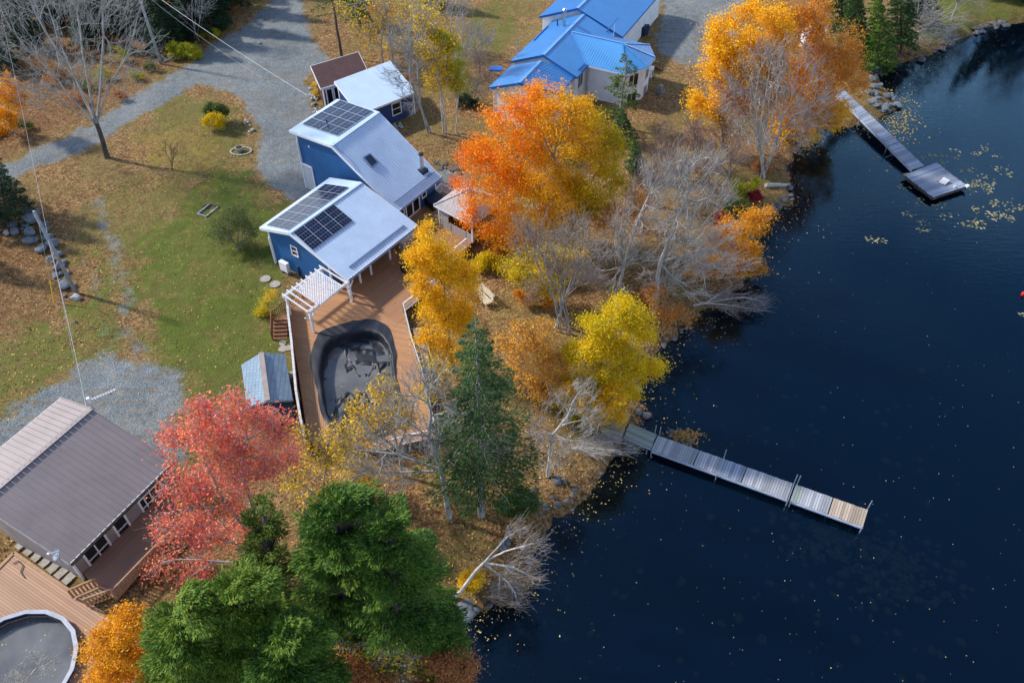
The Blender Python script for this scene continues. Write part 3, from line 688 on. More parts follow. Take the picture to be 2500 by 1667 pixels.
# downspouts
for c_, outd in ((ga['c'][3], outL), (gb['c'][3], outLb)):
    a = Vector((c_.x, c_.y, .9))+outd*.14; MB().beam(a, a+Zv*(3.0 if c_ is ga['c'][3] else 5.2), .09, .09, outd).build('downspout', M['white'], house)
# porch posts standing on the deck under the low eave
for px, py in ((881,690),(907,670),(953,633),(852,718)):
    p = W(px, py, DZ); MB().box(p, .14, .14, 3.62-DZ, rad(55)).build('porch_post', M['white'], house)
# ---- heat pump and tank by the low wall
def heatpump(loc, ang, label, w=.9, d=.36, h=.95):
    t = thing('heat_pump', loc, label, 'heat pump'); loc = Vector(loc)
    bevel(MB().box(loc+Zv*.3, w, d, h, ang).build('casing', M['white'], t), .02)
    f = MB(); ca, sa = math.cos(ang), math.sin(ang); nn = Vector((sa, -ca, 0)); c = loc+nn*(d/2+.012)+Vector((ca, sa, 0))*(-.12)+Zv*(.3+h*.5)
    f.tube([c-nn*.005, c+nn*.01], w*.33, 16); f.build('fan_grille', M['black'], t)
    f = MB()
    for s in (-.35, .35): f.box(loc+Vector((ca, sa, 0))*s, .06, d, .3, ang)
    f.box(loc+Zv*.26, w*.8, d*.9, .04, ang); f.build('stand', M['stake'], t); return t
angA = math.atan2(ga['u'].y, ga['u'].x)
hp = onWall(712,668,Wb,Wf); hpg = Vector((hp.x, hp.y, gz(hp.x, hp.y)))+outL*.5
heatpump(hpg, angA+rad(90), 'white heat pump standing on the lawn against the blue house wall beside the white pergola')
tk = W(738,668,1.0)+outL*.1; t = thing('propane_tank', (tk.x, tk.y, 1.0), 'dark blue upright tank between the white heat pump and the pergola', 'tank')
MB().tube([tk, tk+Zv*.1, tk+Zv*.95, tk+Zv*1.1], [.2,.24,.24,.1], 14).build('tank_body', M['navytub'], t); MB().tube([tk+Zv*1.1, tk+Zv*1.25], .06, 8).build('valve', M['white'], t)
# ---- pergola
pg = thing('pergola', W(767,811,DZ), 'white wooden pergola with a lattice roof on the corner of the pool deck', 'pergola')
z6 = lambda x, y: (640+x/7.127, 640+y/7.127)
zt_ = 3.72
for px, py in ((859,735),(767,811)):
    p = W(px, py, DZ); MB().box(p, .17, .17, zt_-DZ-.1, angA).build('post', M['white'], pg)
    q = MB(); top = p+Zv*(zt_-DZ-.12)
    for s in (-1, 1): q.beam(top-Zv*.6, top+ga['u']*s*.5, .09, .09)
    q.build('brace', M['white'], pg)
fb0, fb1 = W(*z6(800,885), zt_), W(*z6(1510,338), zt_)
bm_ = MB()
for o in (-.07, .07): bm_.beam(fb0+ga['n']*o, fb1+ga['n']*o, .05, .2)
bm_.build('beam', M['white'], pg)
rb0, rb1 = W(*z6(360,612), zt_), W(*z6(1062,100), zt_)
bm_ = MB()
for o in (-.07, .07): bm_.beam(rb0+ga['n']*o, rb1+ga['n']*o, .05, .2)
bm_.build('beam', M['white'], pg)
for px, py in ((680,735+30),(790,668+26)):
    pass
for t_ in (.06, .95):
    p = lerp(rb0, rb1, t_); MB().box((p.x, p.y, .9), .15, .15, zt_-1.0, angA).build('post', M['white'], pg)
for i in range(9):
    a = lerp(W(*z6(345,553), zt_+.2), W(*z6(992,65), zt_+.2), i/8); b = lerp(W(*z6(800,868), zt_+.2), W(*z6(1490,372), zt_+.2), i/8)
    MB().beam(a, b, .055, .17).build('rafter', M['white'], pg)
la, lb, ld = W(*z6(600,470), zt_+.33), W(*z6(980,165), zt_+.33), W(*z6(1010,745), zt_+.33)
lt = MB(); U = (lb-la); V = (ld-la); lu, lv = U.length, V.length; lattice(lt, la, U.normalized(), V.normalized(), lu, lv, .21, .045)
lt.build('lattice_roof', M['white'], pg)
# ---- main deck
deck_px = [(700,757),(727,900),(750,1060),(765,1085),(835,1098),(915,1100),(1066,1066),(1045,960),(1024,884),(988,754),(1036,716),(1068,692),(1143,603),(1175,560),(1160,500),(1100,452),(1065,452),(1010,500),(930,560),(850,600),(760,660),(735,700)]
pool_px = POOL_PX
deck = thing('pool_deck', W(760,1000,DZ), 'reddish brown boarded deck around the tarped pool in front of the blue house', 'deck')
def flat_with_hole(outer, hole, z, th=.05):
    polys = [[Vector((x, y, 0)) for x, y, _ in outer]]+([[Vector((x, y, 0)) for x, y, _ in hole]] if hole else [])
    tris = tessellate_polygon(polys); vs = [v for p in polys for v in p]
    mb = MB(); mb.add([Vector((v.x, v.y, z)) for v in vs], tris)
    for pl in polys:
        n = len(pl)
        for i in range(n):
            a, b = pl[i], pl[(i+1) % n]; mb.quad(Vector((a.x,a.y,z)), Vector((b.x,b.y,z)), Vector((b.x,b.y,z-th)), Vector((a.x,a.y,z-th)))
    return mb
Wd = lambda pts, z: [W(x, y, z) for x, y in pts]
dA = angA
M['deckU'] = boards('deck_boards_lengthwise', (.37,.19,.10), angA, .15, .14, .42, .16)
M['deckV'] = boards('deck_boards_crosswise', (.46,.245,.125), angA-rad(72), .15, .14, .42, .16)
M['deckB'] = boards('deck_border_boards', (.46,.25,.14), rad(98), .15, .14, .42, .16)
# three fields of boards with different directions
split0, split1 = (852,726), (988,785)
f1 = [(852,726),(735,700),(760,660),(850,600),(930,560),(1010,500),(1065,452),(1100,452),(1160,500),(1175,560),(1143,603),(1068,692),(1036,716),(988,754),(998,793),(965,786)]
f2 = [(700,757),(727,900),(750,1060),(765,1085),(835,1098),(915,1100),(1066,1066),(1045,960),(1024,884),(998,793),(965,786),(852,726),(735,700)]
flat_with_hole(Wd(f1, DZ), None, DZ).build('deck_boards', M['deckU'], deck)
def smooth_outline(out, K=120, k_=1.0):
    c = sum(out, Vector())/len(out); n = len(out); pts = []
    for i in range(K):
        t = i/K*n; k = int(t); f = t-k; p0, p1, p2, p3 = out[(k-1)%n], out[k%n], out[(k+1)%n], out[(k+2)%n]
        p = .5*((2*p1)+(-p0+p2)*f+(2*p0-5*p1+4*p2-p3)*f*f+(-p0+3*p1-3*p2+p3)*f**3); pts.append(c+(p-c)*k_)
    return pts
flat_with_hole(Wd(f2, DZ), smooth_outline(Wd(pool_px, DZ), 120, 1.004), DZ).build('deck_boards', M['deckV'], deck)
bd = [(750,868),(774,856),(776,900),(780,955),(790,1010),(806,1046),(835,1072),(805,1090),(778,1066),(766,1000),(760,940)]
flat_with_hole(Wd(bd, DZ+.012), None, DZ+.012, .01).build('border_boards', M['deckB'], deck)
sk_ = MB()
n = len(deck_px)
for i in range(0, 15):
    a, b = W(*deck_px[i], DZ), W(*deck_px[(i+1) % n], DZ); sk_.beam(a-Zv*.17, b-Zv*.17, .05, .22)
sk_.build('skirt_board', M['brownwood'], deck)
ps = MB()
for i in range(0, 15):
    a = W(*deck_px[i], DZ); ps.box((a.x, a.y, -.2), .14, .14, DZ-.1)
ps.build('support_post', M['brownwood'], deck)
def railing(name, pts, z, h, label, mat, matb=None, step=.13, bal=.035, parent=None, cat='railing', group=None, zs=None):
    pts = [Vector((p[0], p[1], z if zs is None else zs[i])) for i, p in enumerate(pts)]
    t = parent or thing(name, pts[0], label, cat, group)
    tr = MB(); po = MB(); ba = MB()
    for a, b in zip(pts[:-1], pts[1:]):
        tr.beam(a+Zv*h, b+Zv*h, .09, .05); tr.beam(a+Zv*.1, b+Zv*.1, .05, .05)
        Ln = (b-a).length; k = max(2, int(Ln/step))
        for i in range(1, k): q = lerp(a, b, i/k); ba.box(q+Zv*.12, bal, bal, h-.145)
        for i in range(0, int(Ln/1.8)+1): q = lerp(a, b, min(1, i*1.8/Ln)); po.box(q, .1, .1, h-.025)
    po.box(pts[-1], .1, .1, h-.025)
    tr.build('rail', mat, t); po.build('post', mat, t); ba.build('balusters', matb or mat, t); return t
rt = lambda pts, h=.92: [W(x, y, DZ+h) for x, y in pts]
railing('deck_railing', rt([(984,741),(1034,702),(1064,680)]), DZ, .92, 'short white railing on the deck corner beside the golden tree trunk', M['white'])
railing('deck_railing', rt([(984,741),(1003,820),(1024,884),(1042,950),(1063,1047)]), DZ, .92, 'long white railing along the lake side of the pool deck', M['oldwhite'])
railing('deck_railing', rt([(1063,1047),(990,1063),(917,1082)]), DZ, .92, 'white railing across the bottom end of the pool deck, behind the bare trees', M['white'])
railing('deck_railing', rt([(1139,582),(1106,609),(1075,640)]), DZ, .92, 'white railing in front of the shingled gazebo below the orange maple', M['white'])
railing('deck_railing', rt([(1064,461),(1077,448),(1104,461)]), DZ, .92, 'white railing in the deck corner behind the dark hot tub', M['white'])
st = thing('deck_stairs', W(1100,650,1.0), 'short white railed steps leaving the deck behind the golden tree', 'stairs')
for k in range(4): MB().box(W(1098+k*7,652+k*4,DZ-.2-k*.2), 1.1, .32, .05, rad(40)).build('tread', M['brownwood'], st)
railing('', [W(1095,636,2.3),W(1122,628,2.0)], 1.3, .8, '', M['white'], parent=st)
gw = thing('ramp', W(1030,900,1.0), 'narrow grey ramp with weathered handrails beside the lake side railing of the pool deck', 'ramp')
a, b = W(1022,800,1.55), W(1040,920,1.0)
gwm = MB().beam(a, b, .9, .06).build('ramp_boards', M['greywood'], gw)
for (p0, p1) in (((1018,826),(1033,884)), ((1036,815),(1056,884))):
    r_ = MB(); a, b = W(*p0, 2.5), W(*p1, 1.9); r_.beam(a, b, .07, .05)
    for t_ in (.03, .97): q = lerp(a, b, t_); r_.box((q.x, q.y, .9), .08, .08, q.z-.93)
    r_.build('handrail', M['oldwhite'], gw)
# privacy fence on the left side with a pale capping
fp = [(699.5,732),(711,830),(722,950),(733,1020),(745,1078)]
fn = thing('privacy_fence', W(720,950,DZ), 'solid brown privacy fence with a white cap left of the pool deck', 'fence')
zc_ = 2.75; q = [W(x, y, zc_) for x, y in fp]
M['fencewood'] = plain('fence_wood', (.19,.10,.07), .75, .2, 2)
m1 = MB(); m2 = MB()
for a, b in zip(q[:-1], q[1:]):
    m1.beam(Vector((a.x,a.y,(zc_+.9)/2)), Vector((b.x,b.y,(zc_+.9)/2)), .06, zc_-.95); m2.beam(a, b, .17, .05)
m1.build('fence_boards', M['fencewood'], fn); m2.build('cap_rail', M['oldwhite'], fn)
fpst = MB()
for a in q: fpst.box((a.x+.08,a.y,.8), .1, .1, zc_-.85)
fpst.build('post', M['tanwood'], fn)
# stairs left of the fence
st = thing('deck_stairs', W(690,830,1.0), 'brown wooden stairs with a brown baluster rail, left of the privacy fence', 'stairs')
z3 = lambda x, y: (600+x/3.92, 550+y/3.92)
lan = [W(*z3(270,905), DZ), W(*z3(392,900), DZ), W(*z3(392,800), DZ), W(*z3(440,775), DZ-.0)]
lan = [W(*z3(262,905), DZ), W(*z3(398,900), DZ), W(*z3(398,805), DZ)]
MB().prism([x-Zv*.06 for x in lan], lan).build('landing', M['deckV'], st)
e0, e1 = W(*z3(262,905), DZ), W(*z3(398,898), DZ); dn = Vector((.10, -.99, 0)).normalized()
for k in range(1, 6):
    z = DZ-k*.135; a = e0+dn*(.30*(k-1)); b = e1+dn*(.30*(k-1)); a.z = b.z = z
    MB().prism([p-Zv*.05 for p in (a, b, b+dn*.32, a+dn*.32)], [a, b, b+dn*.32, a+dn*.32]).build('tread', M['brownwood'], st)
    MB().prism([p-Zv*.005 for p in (a-dn*.02, b-dn*.02, b, a)], [p+Zv*.12 for p in (a-dn*.02, b-dn*.02, b, a)]).build('riser', M['fencewood'], st)
sr = MB(); a = e0.copy(); b = e0+dn*1.5; b.z = 1.0
sr.beam(a+Zv*.9, b+Zv*.9, .07, .05); sr.box(a, .09, .09, .92); sr.box(b, .09, .09, .9)
for i in range(1, 10): p = lerp(a, b, i/10); sr.box(p, .035, .035, .88)
sr.build('handrail', M['brownwood'], st)
railing('', [W(660,759,DZ+.92), W(699,733,DZ+.92), W(735,706,DZ+.92)], DZ, .92, '', M['brownwood'], parent=st, step=.16, bal=.045)
for i, (px, py) in enumerate([(690,838),(692,852),(705,850),(713,915)]):
    p = G(px, py); s = .34+.06*(i % 2); m_ = MB(); k = 7
    lp = [p+Vector((math.cos(j*6.28/k+i)*s*random.uniform(.8,1.1), math.sin(j*6.28/k+i)*s*random.uniform(.8,1.1), .05)) for j in range(k)]
    m_.prism([x-Zv*.09 for x in lp], lp); tag(m_.build('stepping_stone', M['stonepave']), 'flat tan stepping stone on the grass below the brown deck stairs', 'stepping stone', 'stepping stones below the deck stairs')
# ---- pool
def wob(i, s=1.0, a=.5): return a*(vnoise(np.array([i*s+3.3]), np.array([7.7]))[0]-.5)
def pool_liner():
    out = [W(x, y, DZ) for x, y in pool_px]; c = sum(out, Vector())/len(out)
    # smooth closed outline
    K = 120; pts = []
    n = len(out)
    for i in range(K):
        t = i/K*n; k = int(t); f = t-k; p0, p1, p2, p3 = out[(k-1)%n], out[k%n], out[(k+1)%n], out[(k+2)%n]
        pts.append(.5*((2*p1)+(-p0+p2)*f+(2*p0-5*p1+4*p2-p3)*f*f+(-p0+3*p1-3*p2+p3)*f**3))
    rings = []
    prof = [(1.022,.035),(1.018,.05),(1.01,.08),(.998,.06),(.99,-.28),(.975,-.68),(.955,-.78)]+[(.93-.0365*k, -.865) for k in range(26)]
    V = []; F = []
    for j, (r, dz) in enumerate(prof):
        for i, p in enumerate(pts):
            d = p-c; rr = r
            dn_ = d.normalized(); up_ = max(0, dn_.y*.95-dn_.x*.25); lo_ = max(0, -dn_.y*.6-dn_.x*.5)
            if j == 0: rr += (.03+.14*up_)*(fbm(np.array([i*.16]), np.array([1.]), 1, 3)[0]-.4)+.19*up_+.10*lo_
            if j == 1: rr += .09*up_+.05*lo_+.03*(vnoise(np.array([i*.5]), np.array([1.]))[0]-.5)
            q = c+d*rr
            zz = DZ+dz
            if j in (0, 1, 2): zz += .09*(vnoise(np.array([i*.55]), np.array([j*1.7]))[0]-.2)
            if j >= 6:
                w1 = fbm(np.array([q.x*.55+.2*q.y]), np.array([q.y*.35]), 1, 3)[0]; w2 = min(abs(fbm(np.array([q.x*.9]), np.array([q.y*.35]), 1, 3)[0]-.5), abs(fbm(np.array([q.x*.25+20]), np.array([q.y*.8+5]), 1, 3)[0]-.5))
                zz += .26*(w1-.52)+.20*max(0, .035-w2)/.035
            elif j >= 3:
                q += (c-p).normalized()*(.16*vnoise(np.array([i*.45]), np.array([2.2]))[0]+.06*math.sin(i*1.9)*vnoise(np.array([i*.2]), np.array([5.]))[0])
            V.append((q.x, q.y, zz))
    for j in range(len(prof)-1):
        for i in range(K): F.append((j*K+i, j*K+(i+1) % K, (j+1)*K+(i+1) % K, (j+1)*K+i))
    return V, F, pts, c
pool = thing('swimming_pool', W(880,950,.6), 'freeform pool under a sagging black tarp holding murky leaf strewn water', 'pool')
V_, F__, ppts, pc = pool_liner(); mb = MB(); mb.v = V_; mb.f = F__
pl = mb.build('pool_tarp', M['liner'], pool, smooth=True)
sm = pl.modifiers.new('s', 'SUBSURF'); sm.levels = sm.render_levels = 1
def murk():
    m, nt, b = newmat('murky_pool_water'); v = coords(nt); n1 = noise(nt, v, .6, 4)
    r = ramp(nt, [(.3,(.085,.09,.10)),(.7,(.17,.175,.18))]); L(nt, n1, r.inputs[0])
    vo = nt.nodes.new('ShaderNodeTexVoronoi'); vo.inputs['Scale'].default_value = 3.6; L(nt, v, vo.inputs['Vector'])
    cs = nt.nodes.new('ShaderNodeSeparateColor'); L(nt, vo.outputs['Color'], cs.inputs[0])
    on = mathn(nt, 'LESS_THAN', vo.outputs['Distance'], mathn(nt, 'MULTIPLY', cs.outputs[1], .20))
    lc = ramp(nt, [(0,(.25,.12,.04)),(.6,(.50,.34,.16)),(1,(.6,.45,.08))]); L(nt, cs.outputs[2], lc.inputs[0])
    L(nt, mixc(nt, on, r.outputs[0], lc.outputs[0]), b.inputs['Base Color']); b.inputs['Roughness'].default_value = .12
    return m
M['murk'] = murk()
k = len(ppts); wz = DZ-.80
mb = MB(); lp = [Vector((pc.x+(p.x-pc.x)*.965, pc.y+(p.y-pc.y)*.965, wz)) for p in ppts]; mb.add(lp+[Vector((pc.x, pc.y, wz))], [(i, (i+1) % k, k) for i in range(k)])
mb.build('pool_water', M['murk'], pool)
# ---- hot tub
ht = thing('hot_tub', W(1062,500,DZ), 'dark navy covered hot tub on the deck beside the french doors', 'hot tub')
z9 = lambda x, y: (980+x/4.9, 380+y/4.9)
tp = [W(*z9(x, y), DZ+.85) for x, y in ((268,500),(372,590),(500,478),(400,408))]
cc = sum(tp, Vector())/4
bevel(MB().prism([Vector((cc.x+(x.x-cc.x)*.95, cc.y+(x.y-cc.y)*.95, DZ)) for x in tp], [cc+(x-cc)*.95-Zv*.1 for x in tp]).build('tub', M['black'], ht), .03)
bevel(MB().prism([x-Zv*.095 for x in tp], tp).build('cover', M['navytub'], ht), .03)
# ---- small white bar counter under the eave
bc = thing('bar_counter', W(972,620,DZ), 'white topped bar counter under the porch eave of the blue house', 'counter')
tp = [W(*z3(x, y), DZ+1.05) for x, y in ((1462,160),(1500,170),(1612,72),(1590,58))]
MB().prism([x-Zv*.05 for x in tp], tp).build('counter_top', M['white'], bc); MB().prism([Vector((x.x,x.y,DZ)) for x in tp], [x-Zv*.051 for x in tp]).build('counter_side', M['concrete'], bc)
bb = W(993,660,DZ); b_ = thing('barbecue', bb, 'black covered barbecue at the edge of the deck behind the golden tree', 'barbecue')
bevel(MB().box(bb, .9, .55, .7, rad(40)).build('cart', M['black'], b_), .04); MB().tube([bb+Zv*.82+Vector((-.4,-.3,0)), bb+Zv*.82+Vector((.4,.3,0))], .26, 12).build('lid', M['black'], b_)
# ---- gazebo with hipped shingle roof
gz_ = thing('gazebo', W(1110,540,DZ), 'pale shingled gazebo half hidden by the orange maple at the deck end', 'gazebo')
Lc, Bc, Fc = W(*z9(385,590), 3.9), W(*z9(765,312), 3.9), W(*z9(850,832), 3.9); Rc = Bc+Fc-Lc; ap = (Bc+Fc)/2; ap.z = 5.25
M['shA'] = shingles('pale_gazebo_shingles', (.33,.30,.31), (.46,.43,.42), rad(55), .17, .28)
rf = MB()
base = [Lc, Fc, Rc, Bc]
rf.add(base+[ap]+[x-Zv*.12 for x in base], [(0,1,4),(1,2,4),(2,3,4),(3,0,4),(0,5,6,1),(1,6,7,2),(2,7,8,3),(3,8,5,0),(8,7,6,5)])
for x in base: rf.beam(x+Zv*.02, ap+Zv*.03, .16, .05)
rf.build('roof', M['shA'], gz_)
cc = (Bc+Fc)/2
ins = [Vector((cc.x+(x.x-cc.x)*.86, cc.y+(x.y-cc.y)*.86, DZ)) for x in base]
for x in ins: MB().box(x, .14, .14, 2.1, rad(55)).build('post', M['white'], gz_)
wl = MB()
for i, j, t0, t1, zz0, zz1 in ((0,1,0,.28,0,2.05),(0,1,.28,1,0,.75),(1,2,0,1,0,.75),(2,3,0,1,0,2.05),(3,0,0,1,0,2.05)):
    a, b = lerp(ins[i], ins[j], t0), lerp(ins[i], ins[j], t1); wl.beam(a+Zv*(zz0+zz1)/2, b+Zv*(zz0+zz1)/2, .07, zz1-zz0)
wl.build('wall', M['greyshingle'], gz_)
fs = MB()
for i in range(4): fs.beam(base[i]-Zv*.1, base[(i+1)%4]-Zv*.1, .05, .16)
fs.build('fascia', M['white'], gz_)
# ---- garage (blue, white metal monoslope roof)
def mono(root, BLp, BRp, FRp, FLp, roofmat, wallmat, zg, rib=.3, th=.14, inset=.25, trim=None, wallname='wall'):
    r = MB(); r.slab([FLp, FRp, BRp, BLp], th)
    if rib: ribs(r, FLp, FRp, BRp, BLp, rib)
    r.build('roof', roofmat, root)
    c = (BLp+FRp)/2; q = []
    for p in (FLp, FRp, BRp, BLp):
        d = (c-p)*Vector((1,1,0)); x = p+d.normalized()*inset*1.3; q.append(x)
    n = (FRp-FLp).cross(BLp-FLp).normalized()
    def zz(p): return FLp.z-(n.x*(p.x-FLp.x)+n.y*(p.y-FLp.y))/n.z-th-.01
    MB().prism([Vector((p.x,p.y,zg)) for p in q], [Vector((p.x,p.y,zz(p))) for p in q]).build(wallname, wallmat, root)
    if trim:
        t = MB()
        L4 = [FLp, FRp, BRp, BLp]
        for i in range(4):
            a, b = L4[i], L4[(i+1)%4]; o = ((a+b)/2-c)*Vector((1,1,0)); o = o.normalized()*.03; t.beam(a+o-Zv*.09, b+o-Zv*.09, .05, .2)
        t.build('trim', trim, root)
        cb = MB()
        for p in q: cb.box((p.x,p.y,zg), .12, .12, zz(p)-zg-.02, math.atan2(FRp.y-FLp.y, FRp.x-FLp.x))
        cb.build('corner_board', trim, root)
    return q
gt = thing('garage', W(980,290,1.0), 'small navy blue outbuilding with a white ribbed metal roof beside the birch clump', 'shed')
gBL, gBR, gFR = W(816,200,4.5), W(951.5,150,4.5), W(1015,224.5,3.6); gFL = gBL+gFR-gBR
q = mono(gt, gBL, gBR, gFR, gFL, M['whitemetal'], M['navy'], .9, .33, trim=M['white'])
gn = ((gFL-gBL)*Vector((1,1,0))).normalized()
z5 = lambda x, y: (650+x/3.92, y/3.92)
win_px(gt, q[0], q[1], gn, [z5(1195,1000), z5(1285,960), z5(1295,1080), z5(1210,1115)], hmull=(.5,))
# ---- brown shed
bs = thing('brown_shed', W(800,259,1.0), 'small brown shed with a dark red shingle roof tucked behind the navy outbuilding', 'shed')
sBL, sBR, sFL = W(758.5,162,4.5), W(874.5,127.5,4.5), W(783,217,3.5); sFR = sFL+(sBR-sBL)
q = mono(bs, sBL, sBR, sFR, sFL, M['brownshingle'], M['brownwall'], .9, 0, trim=M['white'])
sn = ((sFL-sBL)*Vector((1,1,0))).normalized()
window(bs, q[0], q[1], .25, 1.1, 1.2, 3.2, sn, name='door', fw=.12); window(bs, q[0], q[1], 1.15, 2.7, 1.2, 3.2, sn, fw=.12)
# ---- garden shed
gs = thing('garden_shed', W(640,1000,1.0), 'slate blue shingled garden shed on the lawn beside the privacy fence', 'shed')
z7 = lambda x, y: (550+x/6.273, 820+y/6.273)
rR, rL_ = W(*z7(550,255), 3.75), W(*z7(645,990), 3.75)
lR, lL = W(*z7(245,440), 2.75), W(*z7(330,1085), 2.75); eR, eL = W(*z7(915,275), 2.75), W(*z7(1035,975), 2.75)
rf = MB(); rf.slab([lL, lR, rR, rL_], .1); rf.slab([eR, eL, rL_, rR], .1); rf.build('roof', M['slateshingle'], gs)
MB().beam(rR+Zv*.03, rL_+Zv*.03, .36, .04).build('ridge_cap', M['ridgecap'], gs)
def inn(p, c, k): return Vector((c.x+(p.x-c.x)*k, c.y+(p.y-c.y)*k, p.z))
c = (lL+lR+eL+eR)/4; C6 = [inn(x, c, .9) for x in (lL, rL_, eL, eR, rR, lR)]
MB().prism([Vector((x.x,x.y,.85)) for x in C6], [x-Zv*.13 for x in C6]).build('wall', M['navy'], gs)
pr = [W(*z7(672,985), 2.5), W(*z7(1030,992), 2.5), W(*z7(1075,1110), 2.0), W(*z7(800,1255), 2.0), W(*z7(640,1180), 2.0)]
pr = [W(*z7(560,1000), 2.5), W(*z7(1030,992), 2.5), W(*z7(1060,1230), 2.0), W(*z7(590,1250), 2.0)]
MB().prism([x-Zv*.08 for x in pr], pr).build('porch_roof', plain('dark_felt', (.05,.065,.08), .85), gs)
fs = MB(); fs.beam(rL_-Zv*.1, eL-Zv*.1, .05, .14); fs.beam(rL_-Zv*.1, lL-Zv*.1, .05, .14); fs.build('fascia', M['stake'], gs)
for x in pr[2:]: MB().box(inn(x, (pr[0]+pr[2])/2, .92)*Vector((1,1,0))+Zv*.85, .1, .1, 1.05).build('post', M['navy'], gs)
# ---- cottage with the taupe roof
ct = thing('brown_cottage', W(205,1412,1.0), 'beige cottage with a taupe ribbed metal roof in the lower left corner', 'house')
CFL, CFR = W(169,1375,3.7), W(420,1127,3.7); CRR = W(222,998,5.9); CBR = W(149,971,4.7)
uu = (CFL-CFR); CRL = CRR+uu; CBL = CBR+uu
gc = gable(ct, CFL, CFR, CRR, CRL, CBR, CBL, M['beige'], M['taupe'], M['oldwhite'], .7, inL=.25, inR=.25, inF=.55, inB=.4, pitch=.38, rw=.06, rh=.075)
CA, CB_ = gc['c'][0], gc['c'][1]; co_ = -gc['n']
z8 = lambda x, y: (x/4.0525, 1280+y/4.0525)
win_px(ct, CA, CB_, co_, [z8(800,295), z8(1005,90), z8(1120,215), z8(905,435)], mull=(.5,), hmull=(.4,), fw=.13)
win_px(ct, CA, CB_, co_, [(270,1281),(297,1255),(326,1290),(297,1319)], hmull=(.5,), fw=.13)
win_px(ct, CA, CB_, co_, [(333,1224),(387,1173),(407,1206),(352,1256)], mull=(.25,.5,.75), hmull=(.4,), fw=.13)
MB().beam(CFL+co_*.1-Zv*.12, CFR+co_*.1-Zv*.12, .13, .12).build('gutter', M['black'], ct)
# two tilted end wall vents / light panels on the left gable
CZ = 1.5
dk = thing('cottage_deck', W(300,1400,CZ), 'narrow brown porch deck along the cottage windows', 'deck')
M['cdeck'] = boards('porch_boards', (.34,.19,.13), math.atan2(uu.y, uu.x), .15, .14, .4, .15)
M['ldeck'] = boards('large_deck_boards', (.44,.27,.18), math.atan2(W(266,1508,CZ).y-W(165,1439,CZ).y, W(266,1508,CZ).x-W(165,1439,CZ).x), .16, .11, .4, .14)
dp = [(200,1395),(420,1180),(470,1240),(383,1345),(281,1463),(262,1447),(228,1425)]
flat_with_hole(Wd(dp, CZ), None, CZ, .25).build('deck_boards', M['cdeck'], dk)
railing('', [W(272,1441,CZ+.92), W(367,1343,CZ+.92), W(450,1262,CZ+.92)], CZ, .92, '', M['tanwood'], parent=dk, step=.2, bal=.09)
cs_ = thing('cottage_steps', W(225,1440,1.3), 'tan wooden steps with slatted rails joining the cottage porch to the large pool deck', 'stairs')
z_l = 1.15
flat_with_hole(Wd([(172,1446),(232,1415),(268,1440),(212,1478)], CZ-.12), None, CZ-.12, .06).build('landing', M['tanwood'], cs_)
railing('', [W(166,1441,CZ+.75), W(230,1409,CZ+.92)], CZ-.1, .9, '', M['tanwood'], parent=cs_, step=.2, bal=.09)
railing('', [W(203,1463,CZ+.75), W(267,1436,CZ+.92)], CZ-.1, .9, '', M['tanwood'], parent=cs_, step=.2, bal=.09)
# large lower deck with the round pool
LZ = 1.3
ld = thing('large_deck', W(150,1500,LZ), 'large tan boarded deck with a round above ground pool below the cottage', 'deck')
lp_ = [(-140,1520),(-60,1445),(34.5,1349),(165,1439),(266,1508),(330,1560),(420,1650),(460,1800),(300,1900),(-140,1900)]
r0, r1, r2 = W(0,1514,1.75), W(133,1500,1.75), W(184,1581,1.75)
def circ(a, b, c):
    ax, ay, bx, by, cx, cy = a.x, a.y, b.x, b.y, c.x, c.y; d = 2*(ax*(by-cy)+bx*(cy-ay)+cx*(ay-by))
    x = ((ax*ax+ay*ay)*(by-cy)+(bx*bx+by*by)*(cy-ay)+(cx*cx+cy*cy)*(ay-by))/d; y = ((ax*ax+ay*ay)*(cx-bx)+(bx*bx+by*by)*(ax-cx)+(cx*cx+cy*cy)*(bx-ax))/d
    return Vector((x, y, 0)), math.hypot(ax-x, ay-y)
cc, cr_ = circ(r0, r1, r2); print('POOL', cc, cr_)
K = 18; hole = [Vector((cc.x+math.cos(6.2832*i/K)*(cr_-.05), cc.y+math.sin(6.2832*i/K)*(cr_-.05), LZ)) for i in range(K)]
flat_with_hole(Wd(lp_, LZ), hole, LZ).build('deck_boards', M['ldeck'], ld)
bd_ = MB()
for a, b in (((-60,1445),(34.5,1349)), ((34.5,1349),(165,1439)), ((165,1439),(266,1508)), ((266,1508),(330,1560))):
    bd_.beam(W(*a, LZ)+Zv*.03, W(*b, LZ)+Zv*.03, .2, .06)
bd_.build('edge_board', M['tanwood'], ld)
sp_ = MB()
for a in ((34.5,1352),(165,1442),(266,1511)):
    p = W(*a, LZ); sp_.box((p.x,p.y,.3), .14, .14, LZ-.36)
sp_.build('support_post', M['tanwood'], ld)
rp = thing('round_pool', (cc.x, cc.y, .6), 'round pool of murky water with a grey rim in the large tan deck', 'pool')
rm = MB(); wl = MB()
for i in range(K):
    a0, a1 = 6.2832*i/K, 6.2832*(i+1)/K; P_ = lambda a, r, z: Vector((cc.x+math.cos(a)*r, cc.y+math.sin(a)*r, z))
    rm.prism([P_(a0,cr_-.08,1.70),P_(a0,cr_+.16,1.70),P_(a1,cr_+.16,1.70),P_(a1,cr_-.08,1.70)], [P_(a0,cr_-.08,1.74),P_(a0,cr_+.16,1.75),P_(a1,cr_+.16,1.75),P_(a1,cr_-.08,1.74)])
    wl.quad(P_(a0,cr_,.5), P_(a1,cr_,.5), P_(a1,cr_,1.70), P_(a0,cr_,1.70))
